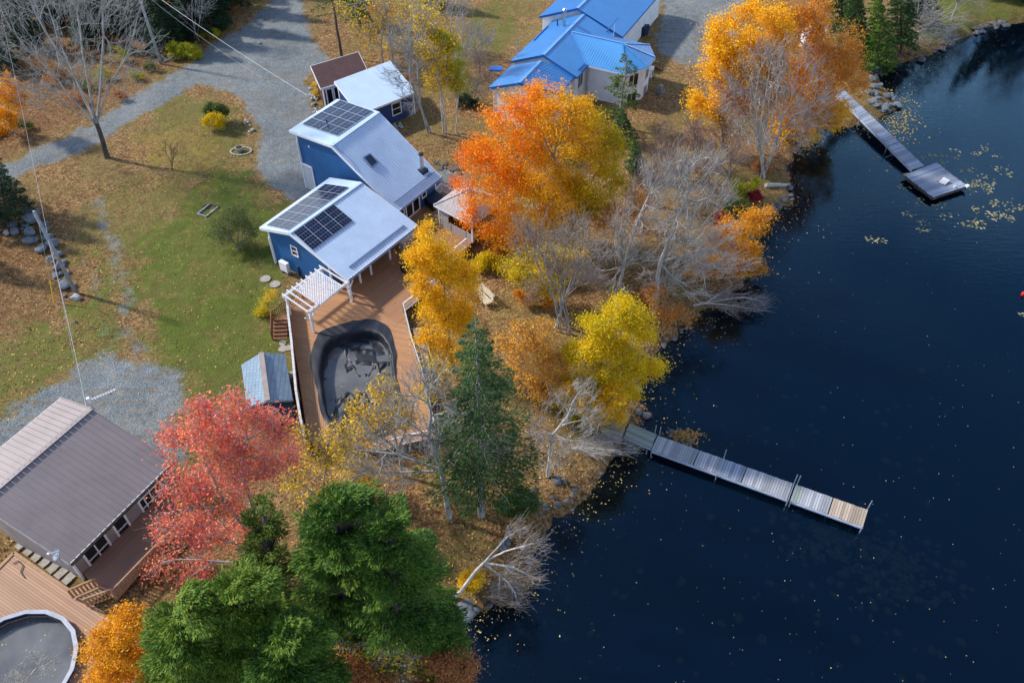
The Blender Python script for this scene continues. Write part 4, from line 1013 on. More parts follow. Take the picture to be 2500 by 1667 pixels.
rm.build('rim', M['concrete'] if False else plain('grey_vinyl_rim', (.34,.38,.46), .5, .2), rp); wl.build('pool_wall', M['navytub'], rp)
mb = MB(); mb.add([Vector((cc.x+math.cos(6.2832*i/48)*(cr_-.02), cc.y+math.sin(6.2832*i/48)*(cr_-.02), 1.15)) for i in range(48)]+[Vector((cc.x,cc.y,1.15))], [(i,(i+1)%48,48) for i in range(48)])
mb.build('pool_water', M['murk'], rp)
hs = MB(); hs.tube([W(x, y, LZ+.06) for x, y in ((60,1410),(50,1395),(56,1380),(45,1368),(32,1375))], .03, 6); tag(hs.build('hose', M['black']), 'black hose lying in the top corner of the large tan deck', 'hose')
# pavers between cottage and deck
k = 0
for i in range(7):
    for j in range(2):
        p = W(50+i*19+j*9, 1330+i*14-j*9+4, 1.0); p.z = gz(p.x, p.y)+.03
        if p.z < .2: p.z = .9
        tag(MB().box(p, .5, .42, .06, rad(-35)+random.uniform(-.05,.05)).build('paver', rocks_m if False else M['stonepave']), 'brown square paver in the damp strip between the cottage and the large deck', 'paver', 'pavers between cottage and deck')
# satellite dish, antenna
sd = thing('satellite_dish', onPlane(152,1372,CFL,CFR,CRL), 'grey satellite dish on the lower left corner of the taupe roof', 'satellite dish')
b0 = sd.location.copy(); c0 = b0+Zv*.85; MB().tube([b0, c0], .035, 8).build('mast', M['stake'], sd)
dish = MB(); dd = Vector((-.5,-.35,.75)).normalized(); e = dd.cross(Zv).normalized(); g = dd.cross(e); vs = []; fs_ = []
for j, (r, h) in enumerate(((.0,-.08),(.2,-.06),(.36,0),(.38,.02))):
    for i in range(20): a = 6.2832*i/20; vs.append(c0+dd*h+(e*math.cos(a)+g*math.sin(a)*.85)*r)
for j in range(3):
    for i in range(20): fs_.append((j*20+i, j*20+(i+1)%20, (j+1)*20+(i+1)%20, (j+1)*20+i))
dish.add(vs, fs_); do = dish.build('reflector', plain('dish_grey', (.16,.19,.25), .5), sd, smooth=True); mod = do.modifiers.new('s','SOLIDIFY'); mod.thickness = .02
MB().tube([c0-g*.33, c0+dd*.45], .02, 6).build('feed_arm', M['white'], sd); MB().box(c0+dd*.45-Zv*.05, .12, .1, .12).build('feed', M['white'], sd)
an = thing('antenna', G(222,985), 'white rooftop antenna on a mast at the peak of the taupe roof', 'antenna')
ab = CRR-uu.normalized()*(-.0)+Vector((.1,.1,0)); ab = Vector((ab.x,ab.y,1.0)); tp = ab+Zv*5.6; MB().tube([ab, tp], .035, 8).build('mast', M['stake'], an)
ad = (W(271,955,tp.z)-tp)*Vector((1,1,0)); ad.normalize(); ay = MB().beam(tp, tp+ad*1.7, .04, .04).build('boom', M['white'], an); sdv = Vector((-ad.y, ad.x, 0)); el = MB()
for i in range(9): p = tp+ad*(.2+i*.17); el.beam(p-sdv*.14, p+sdv*.14, .02, .02)
el.build('elements', M['white'], an); MB().box(tp-Zv*.2, .2, .2, .45, .6).build('antenna_box', M['white'], an)
# ---- white house with the blue metal roof
z4 = lambda x, y: (1100+x/3.92, y/3.92)
wh = thing('white_house', W(1207,281,1.0), 'white sided house with bright blue ribbed metal roofs at the top of the photo', 'house')
uW = Vector((math.cos(rad(64.5)), math.sin(rad(64.5)), 0)); nW = Vector((-uW.y, uW.x, 0))
def seg(fl, rl, bl, zf, zr, zb, length, **k):
    FLp, RLp, BLp = W(*z4(*fl), zf), W(*z4(*rl), zr), W(*z4(*bl), zb); v = uW*length
    return gable(wh, FLp, FLp+v, RLp+v, RLp, BLp+v, BLp, M['whitesiding'], M['bluemetal'], M['bluetrim'], .6, pitch=.3, **k), (FLp, FLp+v, RLp+v, RLp, BLp+v, BLp)
M['bluetrim'] = plain('blue_trim', (.02,.13,.42), .5, .1)
g1, P1 = seg((1045,890),(655,795),(365,840), 4.8, 6.2, 4.8, 5.4)
g2, P2_ = seg((1210,740),(888,528),(577,588), 4.9, 6.45, 4.9, 11.5)
g3, P3 = seg((1645,355),(1215,82),(850,160), 4.7, 6.9, 5.4, 16)
def ww(pts, A_, B_, out, **k): win_px(wh, A_, B_, out, pts, **k)
zz = lambda x, y: (1350+x/5.227, 40+y/5.227)
ww([zz(318,775), zz(375,720), zz(372,870), zz(318,930)], g2['c'][0], g2['c'][1], -g2['n'], mull=(.5,))
ww([zz(85,985), zz(135,940), zz(130,1080), zz(80,1110)], g1['c'][0], g1['c'][1], -g1['n'], mull=(.5,))
# wing with a faceted end
wr0, wr1 = W(*zz(240,202), 6.4), W(*zz(885,348), 6.4)
E = [W(*zz(x, y), z) for x, y, z in ((440,628,4.9),(720,690,4.9),(925,740,4.9),(1215,650,4.9),(1305,525,4.9),(1235,365,4.9))]
E5 = wr0+(E[5]-wr1); E5.z = 4.9; 
rf = MB(); facets = [(wr0, E[0], E[1], wr1), (wr1, E[1], E[2]), (wr1, E[2], E[3]), (wr1, E[3], E[4]), (wr1, E[4], E[5]), (wr1, E[5], E5, wr0)]
facets = [(wr0, E[0], E[2], wr1), (wr1, E[2], E[3]), (wr1, E[3], E[4]), (wr1, E[4], E[5]), (wr1, E[5], E5, wr0)]
for f in facets:
    f = list(f); rf.slab(f, .12); em = (f[1]+f[2])/2; pk = (f[0]+f[-1])/2 if len(f) == 4 else f[0]
    ed = (f[2]-f[1]); dirv = (pk-em)-ed*((pk-em).dot(ed)/ed.length_squared); ribs_par(rf, f, dirv, .3)
for a, b in ((wr0, wr1), (wr1, E[2]), (wr1, E[3]), (wr1, E[4]), (wr1, E[5]), (wr0, E[0])): rf.beam(a+Zv*.05, b+Zv*.05, .2, .04)
rf.build('wing_roof', M['bluemetal'], wh)
cen = (wr0+E[3])/2; wl = []
for x in (wr0, E[0], E[2], E[3], E[4], E[5], E5):
    d = (cen-x)*Vector((1,1,0)); y = x+d.normalized()*.4; wl.append(y)
MB().prism([Vector((x.x,x.y,.5)) for x in wl], [Vector((x.x,x.y,4.8)) for x in wl]).build('wing_wall', M['whitesiding'], wh)
for i, (s, z0, z1) in enumerate(((1,2.9,4.4),(2,2.9,4.4),(3,2.9,4.4),(2,.9,2.2),(3,.9,2.2))):
    a, b = wl[s], wl[s+1]; d = ((b-a)*Vector((1,1,0))); Ln = d.length; d.normalize(); out = Vector((d.y,-d.x,0))
    if (a-cen).dot(out) < 0: out = -out
    if s == 1: window(wh, a, b, Ln*.75, Ln*.92, z0, z1, out)
    else: window(wh, a, b, Ln*.25, Ln*.75, z0, z1, out, mull=(.5,))
fs = MB(); ee = [E[0], E[2], E[3], E[4], E[5]]
for a, b in zip(ee[:-1], ee[1:]): fs.beam(a-Zv*.13, b-Zv*.13, .07, .16)
fs.build('fascia', M['white'], wh)
# far block beyond, flue pipes, snow guards, dormer wall
fp_ = onPlane(*z4(1085,258), P2_[3], P2_[2], P2_[5]); fl = MB().tube([fp_-Zv*.1, fp_+Zv*1.8], .19, 12).build('chimney', M['steel'], wh); MB().tube([fp_+Zv*1.8, fp_+Zv*1.95, fp_+Zv*2.1],[.26,.26,.1],12).build('chimney_cap', M['steel'], fl)
fp_ = onPlane(*z4(1021,248), P2_[3], P2_[2], P2_[5]); MB().tube([fp_, fp_+Zv*.7], .07, 8).build('vent_pipe', M['black'], wh)
fp_ = onPlane(*z4(634,545), P2_[3], P2_[2], P2_[5]); MB().tube([fp_, fp_+Zv*1.7], .05, 8).build('vent_pipe', M['stake'], wh)
def sg(p0, p1, pl):
    a, b = onPlane(*z4(*p0), *pl), onPlane(*z4(*p1), *pl); MB().beam(a+Zv*.09, b+Zv*.09, .1, .1).build('snow_guard', M['bluetrim'], wh)
fr = (P2_[0], P2_[1], P2_[2]); bk = (P2_[3], P2_[2], P2_[5])
sg((1222,680),(1285,615), fr); sg((1495,310),(1600,185), fr); sg((798,395),(928,260), bk)
MB().tube([onPlane(*z4(1560,355), *fr), onPlane(*z4(1560,355), *fr)+Zv*1.6], .03, 6).build('roof_mast', M['white'], wh)
heatpump(W(1588,192,1.0), rad(70), 'white heat pump under the faceted end of the white house', 1.0, .4, 1.0)
ds = thing('side_steps', W(1605,165,1.0), 'reddish slatted steps at the faceted end of the white house', 'stairs')
railing('', [W(*z4(1905,545),2.6), W(*z4(2005,590),2.2)], 1.2, .9, '', M['brownwood'], parent=ds, step=.16, bal=.06)
for k in range(3): MB().box(W(1590+k*7,158+k*4,1.6-k*.25), 1.2, .35, .06, rad(-40)).build('tread', M['brownwood'], ds)
for i, (px, py) in enumerate(((1567,88),(1577,84))):
    p = G(px, py); t = thing('wheelie_bin', p, ['dark blue bin by the far wall of the white house, nearer the wall', 'blue bin by the far wall of the white house, nearer the drive'][i], 'bin')
    MB().prism([p+Vector((x*.24,y*.24,.05)) for x, y in ((-1,-1),(1,-1),(1,1),(-1,1))], [p+Vector((x*.32,y*.32,1.05)) for x, y in ((-1,-1),(1,-1),(1,1),(-1,1))]).build('bin_body', M['navytub'] if i == 0 else plain('bin_blue',(.02,.07,.17),.5), t)
    bevel(MB().prism([p+Vector((x*.35,y*.35,1.06)) for x, y in ((-1,-1),(1,-1),(1,1),(-1,1))], [p+Vector((x*.33,y*.33,1.16)) for x, y in ((-1,-1),(1,-1),(1,1),(-1,1))]).build('lid', M['navytub'], t), .03)
# ------------------------------------------------------------------ trees
class Skel:
    def __init__(s): s.a = []; s.b = []; s.ra = []; s.rb = []
    def seg(s, p, q, r0, r1): s.a.append(p); s.b.append(q); s.ra.append(r0); s.rb.append(r1)
    def arr(s): return np.array(s.a), np.array(s.b), np.array(s.ra), np.array(s.rb)
def tubes(a, b, ra, rb, k):
    d = b-a; ln = np.linalg.norm(d, axis=1, keepdims=True)+1e-9; d = d/ln
    b = b+d*np.minimum(rb[:,None]*.5, ln*.2)
    h = np.where(np.abs(d[:,2:3]) < .9, [[0,0,1.]], [[1.,0,0]]); e = np.cross(d, h); e /= np.linalg.norm(e, axis=1, keepdims=True); g = np.cross(d, e)
    an = np.arange(k)*2*np.pi/k; ring = e[:,None]*np.cos(an)[None,:,None]+g[:,None]*np.sin(an)[None,:,None]
    V = np.concatenate([a[:,None]+ring*ra[:,None,None], b[:,None]+ring*rb[:,None,None]], 1).reshape(-1, 3)
    n = len(a); o = (np.arange(n)*2*k)[:,None,None]; j = np.arange(k)
    f = np.stack([j, (j+1) % k, k+(j+1) % k, k+j], -1)[None]+o
    return V, f.reshape(-1, 4)
def grow(sk, base, T, r_tip, ex, R, bole=None, wig=.12, spread=.42, up=.12, trunk_mult=1.0, forks=0):
    T = np.asarray(T); base = np.asarray(base, float); n0 = len(T)
    rad_ = lambda n: r_tip*n**ex*trunk_mult if n > n0*.6 else r_tip*n**ex
    p = base
    if bole is not None:
        bole = np.asarray(bole, float); k = 4; q0 = p
        for i in range(k):
            q = base+(bole-base)*(i+1)/k+R.normal(0, .05, 3)*(i < k-1)
            sk.seg(q0, q, rad_(n0)*(1.35-.30*i/k) if i == 0 else rad_(n0)*(1.28-.28*i/k), rad_(n0)*(1.28-.28*(i+1)/k)); q0 = q
        p = bole
    d0 = (T.mean(0)-base); d0 /= np.linalg.norm(d0)
    st = [(p, d0, np.arange(n0), rad_(n0))]
    if forks > 1:
        U = T-p; U /= np.linalg.norm(U, axis=1, keepdims=True); ci = [int(R.integers(n0))]
        for _ in range(forks-1): ci.append(int(np.argmin(np.max(U@U[ci].T, axis=1)+R.uniform(0, .1, n0))))
        Cc = U[ci]
        for _ in range(4):
            lab = np.argmax(U@Cc.T, axis=1); Cc = np.array([U[lab == k].mean(0) if (lab == k).any() else Cc[k] for k in range(forks)]); Cc /= np.linalg.norm(Cc, axis=1, keepdims=True)
        st = [(p, (Cc[k]+np.array([0,0,.35]))/np.linalg.norm(Cc[k]+np.array([0,0,.35])), np.where(lab == k)[0], rad_((lab == k).sum())*1.15) for k in range(forks) if (lab == k).any()]
    while st:
        p, d, ix, r0 = st.pop(); n = len(ix); P = T[ix]
        if n == 1:
            q = P[0]; m = (p+q)/2+R.normal(0, wig*.35, 3)*min(1, np.linalg.norm(q-p)); m = m+d*np.linalg.norm(q-p)*.12
            sk.seg(p, m, r0, (r0+r_tip)*.5); sk.seg(m, q, (r0+r_tip)*.5, r_tip*.6); continue
        c = P.mean(0); v = c-p; L_ = np.linalg.norm(v)+1e-6; U0 = P-p; U0 = U0/(np.linalg.norm(U0, axis=1, keepdims=True)+1e-6); conc = np.clip((np.linalg.norm(U0.mean(0))-.72)/.24, .07, 1)
        dd = v/L_*1.0+d*.75+np.array([0,0,up])+R.normal(0, wig, 3); dd /= np.linalg.norm(dd)
        step = L_*((spread+.12)*conc if n > 3 else .5)*R.uniform(.75, 1.25); r1 = max(rad_(n)*.92, r_tip); q = p+dd*step
        m = (p+q)/2+R.normal(0, wig*.12, 3)*step
        sk.seg(p, m, r0, (r0+r1)/2); sk.seg(m, q, (r0+r1)/2, r1)
        W_ = P-q; U = W_/(np.linalg.norm(W_, axis=1, keepdims=True)+1e-6)
        if n == 2: lab = np.array([0, 1])
        else:
            i0 = R.integers(n); i1 = np.argmin(U@U[i0]); c0, c1_ = U[i0], U[i1]
            for _ in range(3):
                lab = (U@c1_ > U@c0).astype(int)
                if lab.min() == lab.max(): break
                c0 = U[lab == 0].mean(0); c1_ = U[lab == 1].mean(0)
            if lab.min() == lab.max(): lab = (np.arange(n) % 2)
        for l in (0, 1):
            s = ix[lab == l]
            if len(s): st.append((q, dd, s, min(r1, rad_(len(s))*1.05)))
def blobpts(blobs, by, n, R, shell=.5, zs=.85, dy=0):
    out = []; vol = np.array([b[2]**2.2 for b in blobs], float); cnt = np.maximum(3, (n*vol/vol.sum()).astype(int))
    for b, k in zip(blobs, cnt):
        k0 = k; k = int(k*1.7)
        y = by+(b[3] if len(b) > 3 else 0); c = onY(b[0], b[1], y); rr = b[2]*depth(c)/FP
        v = R.normal(size=(k, 3)); v /= np.linalg.norm(v, axis=1, keepdims=True); u = (shell+(1.10-shell)*R.random(k)**.7)[:,None]
        q = np.array(c)+v*u*rr*np.array([1, 1, zs]); s_ = vnoise(q[:,0]*.75+q[:,2]*.5+9, q[:,1]*.75+q[:,2]*.6)+.5*vnoise(q[:,0]*1.7+3, q[:,2]*1.7+q[:,1]*.4)+R.normal(0, .06, k)
        out.append(q[np.argsort(-s_)[:k0]])
    return np.vstack(out)
def leafquads(C, size, R, out=None, flat=.35, asp=.72):
    n = len(C); a = R.normal(size=(n, 3)); a[:,2] *= flat+.2
    a /= np.linalg.norm(a, axis=1, keepdims=True); h = R.normal(size=(n, 3)); b = np.cross(a, h); b /= np.linalg.norm(b, axis=1, keepdims=True)
    s = (size*R.uniform(.6, 1.25, n))[:,None]; a = a*s*.5; b = b*s*.5*asp
    V = np.stack([C-a, C+b*.9-a*.1, C+a, C-b*.9-a*.1], 1).reshape(-1, 3)
    return V, np.arange(4*n).reshape(-1, 4)
def make_skel_objs(sk, root, bark, twigmat, thr=.045, twig_extra=None):
    a, b, ra, rb = sk.arr(); big = ra > thr
    if big.any(): V, F = tubes(a[big], b[big], ra[big], rb[big], 7); npmesh('trunk', V, F, bark, root, smooth=True)
    sm = ~big; Vs = []; Fs = []; o = 0
    if sm.any(): V, F = tubes(a[sm], b[sm], ra[sm], rb[sm], 3); Vs.append(V); Fs.append(F); o = len(V)
    if twig_extra is not None: V, F = tubes(*twig_extra, 3); Vs.append(V); Fs.append(F+o)
    if Vs: npmesh('branches', np.vstack(Vs), np.vstack(Fs), twigmat, root)
seedc = [100]
def tree(kind, label, base, blobs, n=300, leaf=None, per=40, ls=.17, sig=.35, bark='bark_grey', twig='twig', bole=None, rt=.013, ex=.34, shell=.5, stems=1, spr=.0,
         twigs=0, tl=.8, wig=.09, cat='tree', group=None, forks=None, up=.12, zs=.85, thr=.038, basew=None, spread=.34, lshell=None, ln=None):
    seedc[0] += 1; R = np.random.default_rng(seedc[0])
    b = basew or G(*base); root = thing(kind, b, label, cat, group)
    if leaf and per >= 12: ls *= .82; per = int(per*1.6)
    bare_ = not leaf or per < 12; n = int(n*(1.0 if bare_ else 1)); rt = rt*(1.12 if bare_ else 1)
    T = blobpts(blobs, b.y, n, R, shell, zs); gmin = b.z+.35; T[:,2] = np.maximum(T[:,2], gmin)
    sk = Skel()
    if stems == 1:
        bl = None if bole is None else np.array(onY(bole[0], bole[1], b.y))
        if bl is None and kind != 'shrub': c_ = T.mean(0); z0 = np.percentile(T[:,2], 8); k_ = np.clip((z0-b.z)/(c_[2]-b.z), .15, .5)*.8; bl = np.array(b)+(c_-np.array(b))*k_*np.array([.7,.7,1])
        grow(sk, (b.x, b.y, b.z-.1), T, rt, ex, R, bl, wig=wig, up=up, spread=spread, forks=(forks if forks is not None else (4 if n > 120 else 0)))
    else:
        ang = np.arctan2(T[:,1]-b.y, T[:,0]-b.x)+R.normal(0, .5, len(T)); q = np.argsort(ang)
        for i, ch in enumerate(np.array_split(q, stems)):
            a_ = 6.28*i/stems; o = np.array([math.cos(a_), math.sin(a_), 0])*spr*(.6+.4*R.random())
            grow(sk, np.array((b.x, b.y, b.z-.1))+o, T[ch], rt, ex, R, None, wig=wig, up=up, spread=spread)
    ext = None
    if twigs:
        c = T.mean(0); d = T-c*np.array([1,1,.8]); d = T-np.array([b.x, b.y, b.z+ (c[2]-b.z)*.4]); d /= np.linalg.norm(d, axis=1, keepdims=True)
        S = np.repeat(T, twigs, 0); D = np.repeat(d, twigs, 0)+R.normal(0, .30, (len(T)*twigs, 3)); D /= np.linalg.norm(D, axis=1, keepdims=True)
        S = S-D*R.uniform(0, .5, (len(S), 1))*tl
        Ln = (tl*R.uniform(.45, 1.2, len(S)))[:,None]; E1 = S+D*Ln*.5; D2 = D+R.normal(0, .2, D.shape)+np.array([0,0,.1]); E2 = E1+D2*Ln*.5
        k = len(S); ext = (np.vstack([S, E1]), np.vstack([E1, E2]), np.r_[np.full(k, rt*.75), np.full(k, rt*.6)], np.r_[np.full(k, rt*.6), np.full(k, rt*.4)])
    make_skel_objs(sk, root, M[bark], M[twig], thr, ext)
    if leaf:
        TL = T if ln is None else blobpts(blobs, b.y, ln, R, shell if lshell is None else lshell, zs)
        C = np.repeat(TL, per, 0)+R.normal(0, 1, (len(TL)*per, 3))*sig*np.repeat(R.uniform(.4, 1.2, len(TL)), per)[:,None]*np.array([1,1,.7])
        C = C[C[:,2] > b.z+.1]
        V, F = leafquads(C, ls, R); npmesh('crown', V, F, M[leaf], root)
    return root
def conifer(kind, label, base, top, rpx, mat='nd_spruce', bark='bark_dark', whorl=.45, dens=1.0, start=.12, q=(.30,.11), power=.75, droop=.10, nb=6, gap=0, group=None, basew=None, trunk_r=.17, clump=0, upper=0):
    seedc[0] += 1; R = np.random.default_rng(seedc[0]); b = basew or G(*base)
    tp = onY(top[0], top[1], b.y); tp.z = max(tp.z, b.z+2); Hh = tp.z-b.z; mid = (b+tp)/2; Rw = rpx*depth(mid)/FP
    root = thing(kind, b, label, 'tree', group); ax = np.array(tp-b); B0 = np.array(b)
    k = 8; ts = np.linspace(0, 1, k+1); P = B0+ax*ts[:,None]; P[1:-1] += R.normal(0, .04, (k-1, 3)); rr = trunk_r*(1-ts*.93)
    V, F = tubes(P[:-1], P[1:], rr[:-1], rr[1:], 7); npmesh('trunk', V, F, M[bark], root, smooth=True)
    h = start; Sa = []; Sb = []; Ra = []; Rb = []; LC = []; LD = []
    while h < .985:
        L0 = Rw*((1-h)/(1-start))**power*(.75+.25*min(1, (h-start)/.12+.3)); nn = nb if h < .9 else 4
        a0 = R.random()*6.28
        for i in range(nn):
            if gap and R.random() < gap: continue
            a_ = a0+6.28*i/nn+R.normal(0, .25); L_ = L0*(.62+.62*vnoise(np.array([a_*1.3+seedc[0]]), np.array([h*6.])))[0]*R.uniform(.75, 1.15)+.12; p0 = B0+ax*min(.995, h+R.uniform(-.012, .012))
            d = np.array([math.cos(a_), math.sin(a_), 0]); m = 6; prev = p0
            asc = upper if h > .6 else 0
            for j in range(m):
                t = (j+1)/m; z = (.10+asc*.3)*L_*t-(droop+.12)*L_*t*t*1.2; pt = p0+d*L_*t+np.array([0, 0, z])+R.normal(0, .02, 3)*L_
                Sa.append(prev); Sb.append(pt); r_ = .030*(L_/3+.3); Ra.append(r_*(1-j/m*.8)); Rb.append(r_*(1-(j+1)/m*.8)); prev = pt
            cnt = int((44*L_+8)*dens); t = R.random(cnt)**.75*.9+.12; z = (.10+asc*.3)*L_*t-(droop+.12)*L_*t*t*1.2
            wd_ = L_*.34*np.sin(np.clip(t, 0, 1)*2.6+.25); s_ = R.uniform(-1, 1, cnt)
            if clump: s_ = np.sign(s_)*np.abs(s_)**.7; z = z+clump*R.normal(0, 1, cnt)*.25
            side = np.array([-d[1], d[0], 0]); c = p0+d*(L_*t)[:,None]+side*(wd_*s_)[:,None]+np.array([0,0,1])*(z-np.abs(s_)*wd_*.18+R.normal(0, .05, cnt))[:,None]
            dr = d*1.0+side*(s_*.9)[:,None]+R.normal(0, .28, (cnt, 3)); LC.append(c); LD.append(dr)
        h += whorl/Hh*(.8+.4*R.random())
    V, F = tubes(np.array(Sa), np.array(Sb), np.array(Ra), np.array(Rb), 3); npmesh('branches', V, F, M['twig'] if bark != 'bark_dark' else M['bark_dark'], root)
    C = np.vstack(LC); D = np.vstack(LD); D /= np.linalg.norm(D, axis=1, keepdims=True); n = len(C)
    up_ = R.normal(0, .55, (n, 3))+np.array([0, 0, 1.]); S = np.cross(D, up_); S /= np.linalg.norm(S, axis=1, keepdims=True)
    ln = (q[0]*.78*R.uniform(.55, 1.3, n))[:,None]; wd_ = (q[1]*.78*R.uniform(.6, 1.3, n))[:,None]
    V = np.stack([C-D*ln*.5, C+S*wd_*.5, C+D*ln*.55, C-S*wd_*.5], 1).reshape(-1, 3)
    npmesh('crown', V, np.arange(4*n).reshape(-1, 4), M[mat], root); return root

def hemlock(label, base, blobs, n=500, mat='nd_hemlock', kind='hemlock_tree', fr=.85, per=120, group=None):
    seedc[0] += 1; R = np.random.default_rng(seedc[0]); b = G(*base); root = thing(kind, b, label, 'tree', group)
    T = blobpts(blobs, b.y, n, R, .55, .9); T = T[T[:,2] > b.z+.4]
    tops = T[T[:,2].argsort()[-12:]].mean(0); k = 8; ts = np.linspace(0, 1, k+1)[:,None]; B0 = np.array(b); P = B0+(tops-B0)*ts; rr = .26*(1-ts[:,0]*.9)
    V, F = tubes(P[:-1], P[1:], rr[:-1], rr[1:], 7); npmesh('trunk', V, F, M['bark_dark'], root, smooth=True)
    # limbs: from the trunk a little lower than each frond
    hz = np.clip((T[:,2]-b.z)*.82/(tops[2]-b.z), .03, .97)[:,None]; S = B0+(tops-B0)*hz
    V, F = tubes(S, (S+T)/2+[0,0,.15], np.full(len(T), .035), np.full(len(T), .025), 3); V2, F2 = tubes((S+T)/2+[0,0,.15], T, np.full(len(T), .025), np.full(len(T), .008), 3)
    npmesh('branches', np.vstack([V, V2]), np.vstack([F, F2+len(V)]), M['bark_dark'], root)
    d = T-S; d[:,2] *= .25; d /= np.linalg.norm(d, axis=1, keepdims=True); side = np.stack([-d[:,1], d[:,0], 0*d[:,0]], 1); side /= np.linalg.norm(side, axis=1, keepdims=True)
    m = len(T)*per; I = np.repeat(np.arange(len(T)), per); t = R.random(m)**.8; s_ = R.uniform(-1, 1, m)*np.sin(np.clip(t*2.4+.5, 0, 3.1)); L_ = (fr*R.uniform(.6, 1.35, len(T)))[I]
    C = T[I]+d[I]*((t-.55)*L_*1.5)[:,None]+side[I]*(s_*L_*.62)[:,None]; C[:,2] += -np.abs(s_)*L_*.16-(t*t)*L_*.34+.12*L_+R.normal(0, .045, m)
    D = d[I]+side[I]*(s_*.8)[:,None]+R.normal(0, .3, (m, 3)); D[:,2] -= .25; D /= np.linalg.norm(D, axis=1, keepdims=True)
    up_ = R.normal(0, .5, (m, 3))+np.array([0,0,1.]); Sd = np.cross(D, up_); Sd /= np.linalg.norm(Sd, axis=1, keepdims=True)
    ln = (.22*R.uniform(.5, 1.3, m))[:,None]; w = (.050*R.uniform(.6, 1.3, m))[:,None]
    V = np.stack([C-D*ln*.5, C+Sd*w*.5, C+D*ln*.55, C-Sd*w*.5], 1).reshape(-1, 3); npmesh('crown', V, np.arange(4*m).reshape(-1, 4), M[mat], root); return root
def bush(label, base, blobs, leaf, n=60, per=60, ls=.14, kind='bush', **k):
    return tree(kind, label, base, blobs, n=n, leaf=leaf, per=per, ls=ls, stems=5, spr=.2, rt=.008, cat='bush', sig=.2, **k)
BT = 'bare_tree'
# upper left
tree(BT, 'large bare grey tree with a dark leaning trunk between the gravel road and the lawn', (262,385), [(110,60,135),(230,30,120),(330,120,75),(60,190,75),(170,170,105),(120,-60,140),(260,-70,120),(90,250,40),(300,200,55)], n=1250, bole=(236,303), bark='bark_dark', twig='bark_blue', rt=.0135, ex=.37, shell=.3, twigs=3, tl=1.4, wig=.10, spread=.33, thr=.19, forks=7)
fr_ = 'dark forest conifers beyond the road'
for i, (bx, by_, tx, ty, r) in enumerate([(405,118,372,-40,62),(468,92,440,-70,60),(520,60,498,-150,60),(375,60,345,-110,62),(440,25,420,-140,62),(555,20,535,-190,60),(300,70,262,-90,55),(215,110,175,-60,50),(500,-20,480,-200,62),(600,-30,585,-230,62),(140,60,100,-110,55),(60,120,20,-60,50)]):
    conifer('conifer_tree', ['dark green conifer at the road edge right of the upper utility pole','dark conifer behind the yellow green roadside bush','dark conifer nearest the bend of the gravel road','dark conifer just behind the upper utility pole'][i] if i < 4 else 'dark forest conifer at the top edge beyond the gravel road', (bx,by_), (tx,ty), r, 'nd_dark', group=None if i < 4 else fr_, dens=1.7, start=.1, q=(.42,.17), whorl=.6)
for i, (bx, by_) in enumerate([(660,-110),(560,-170),(420,-230),(280,-160),(120,-120),(-40,-40),(-120,120),(-160,260),(-180,420),(-60,560),(-130,640)]):
    conifer('conifer_tree', 'forest conifer standing just outside the upper left corner of the photo', (bx,by_), (bx-30 if bx > 0 else bx-60, by_-185), 55, 'nd_dark', group='conifers outside the frame', dens=.5, q=(.55,.25), whorl=.8)
conifer('conifer_tree', 'dark conifer at the left edge above the boulder pile', (22,545), (-5,395), 62, 'nd_dark', dens=1.3, q=(.3,.12))
conifer('conifer_tree', 'dark conifer cut by the left edge beside the amber tree', (-30,500), (-60,300), 60, 'nd_dark', dens=1)
tree('maple_tree', 'amber leaved tree at the left edge above the road end', (38,330), [(15,215,34),(35,245,28),(5,290,30),(10,380,26),(20,415,22),(-10,340,30)], n=130, leaf='lf_orange2', per=70, ls=.22, bole=(25,300))
for i, (bx, by_) in enumerate([(30,60),(95,20),(160,10),(240,55),(330,30),(355,85),(0,170),(250,-30),(330,-60),(400,-80)]):
    conifer('conifer_tree', 'dark forest conifer behind the large bare grey tree', (bx,by_), (bx-35,by_-165), 58, 'nd_dark', group='dark conifers behind the large bare tree', dens=1.2, start=.1, q=(.45,.18), whorl=.65)
tree('maple_tree', 'thin russet tree behind the many stemmed thicket and the slanting grey trees', (1520,620), [(1500,520,36),(1540,500,38),(1560,545,34),(1480,560,30),(1450,520,28)], n=240, leaf='lf_amber', per=14, ls=.16, sig=.4, twigs=1)
tree('maple_tree', 'yellow green leafy understory tree below the orange maple', (1340,740), [(1290,640,36),(1340,630,40),(1385,650,36),(1350,690,36),(1300,700,28),(1410,610,28),(1250,655,30)], n=380, leaf='lf_yg', per=18, ls=.16, sig=.4, zs=.8)
bush('orange leaved low bush at the right of the garden bench', (1300,745), [(1280,725,16),(1310,720,18),(1335,735,16),(1260,715,10)], 'lf_amber', 70, 40)
bush('russet bush on the bank among the slanting grey trees', (1590,740), [(1570,715,20),(1600,705,20),(1545,725,16)], 'lf_rust', 60, 40)
tree(BT, 'thin bare trees standing among the roadside conifers', (480,100), [(460,10,35),(500,20,30),(440,50,25),(490,-40,40)], n=160, stems=3, spr=.4, twigs=2, tl=1.0, rt=.014, bark='bark_blue', twig='bark_blue')
tree(BT, 'slim bare tree at the dark forest edge nearest the road bend', (497,88), [(485,-10,22),(492,30,16),(480,-60,28)], n=70, twigs=2, rt=.014, bark='bark_blue', twig='bark_blue')
bush('yellow green bush at the road edge below the dark conifers', (455,143), [(435,122,22),(465,118,24),(480,128,16),(420,132,14)], 'lf_lime', 110, 70, .2)
bush('small yellow bush at the road edge right of the larger yellow green bush', (512,92), [(508,82,14),(522,84,13),(496,96,10)], 'lf_lime', 50)
bush('dark green bush nearest the road bend', (548,75), [(540,60,18),(545,48,14)], 'nd_dark', 60)
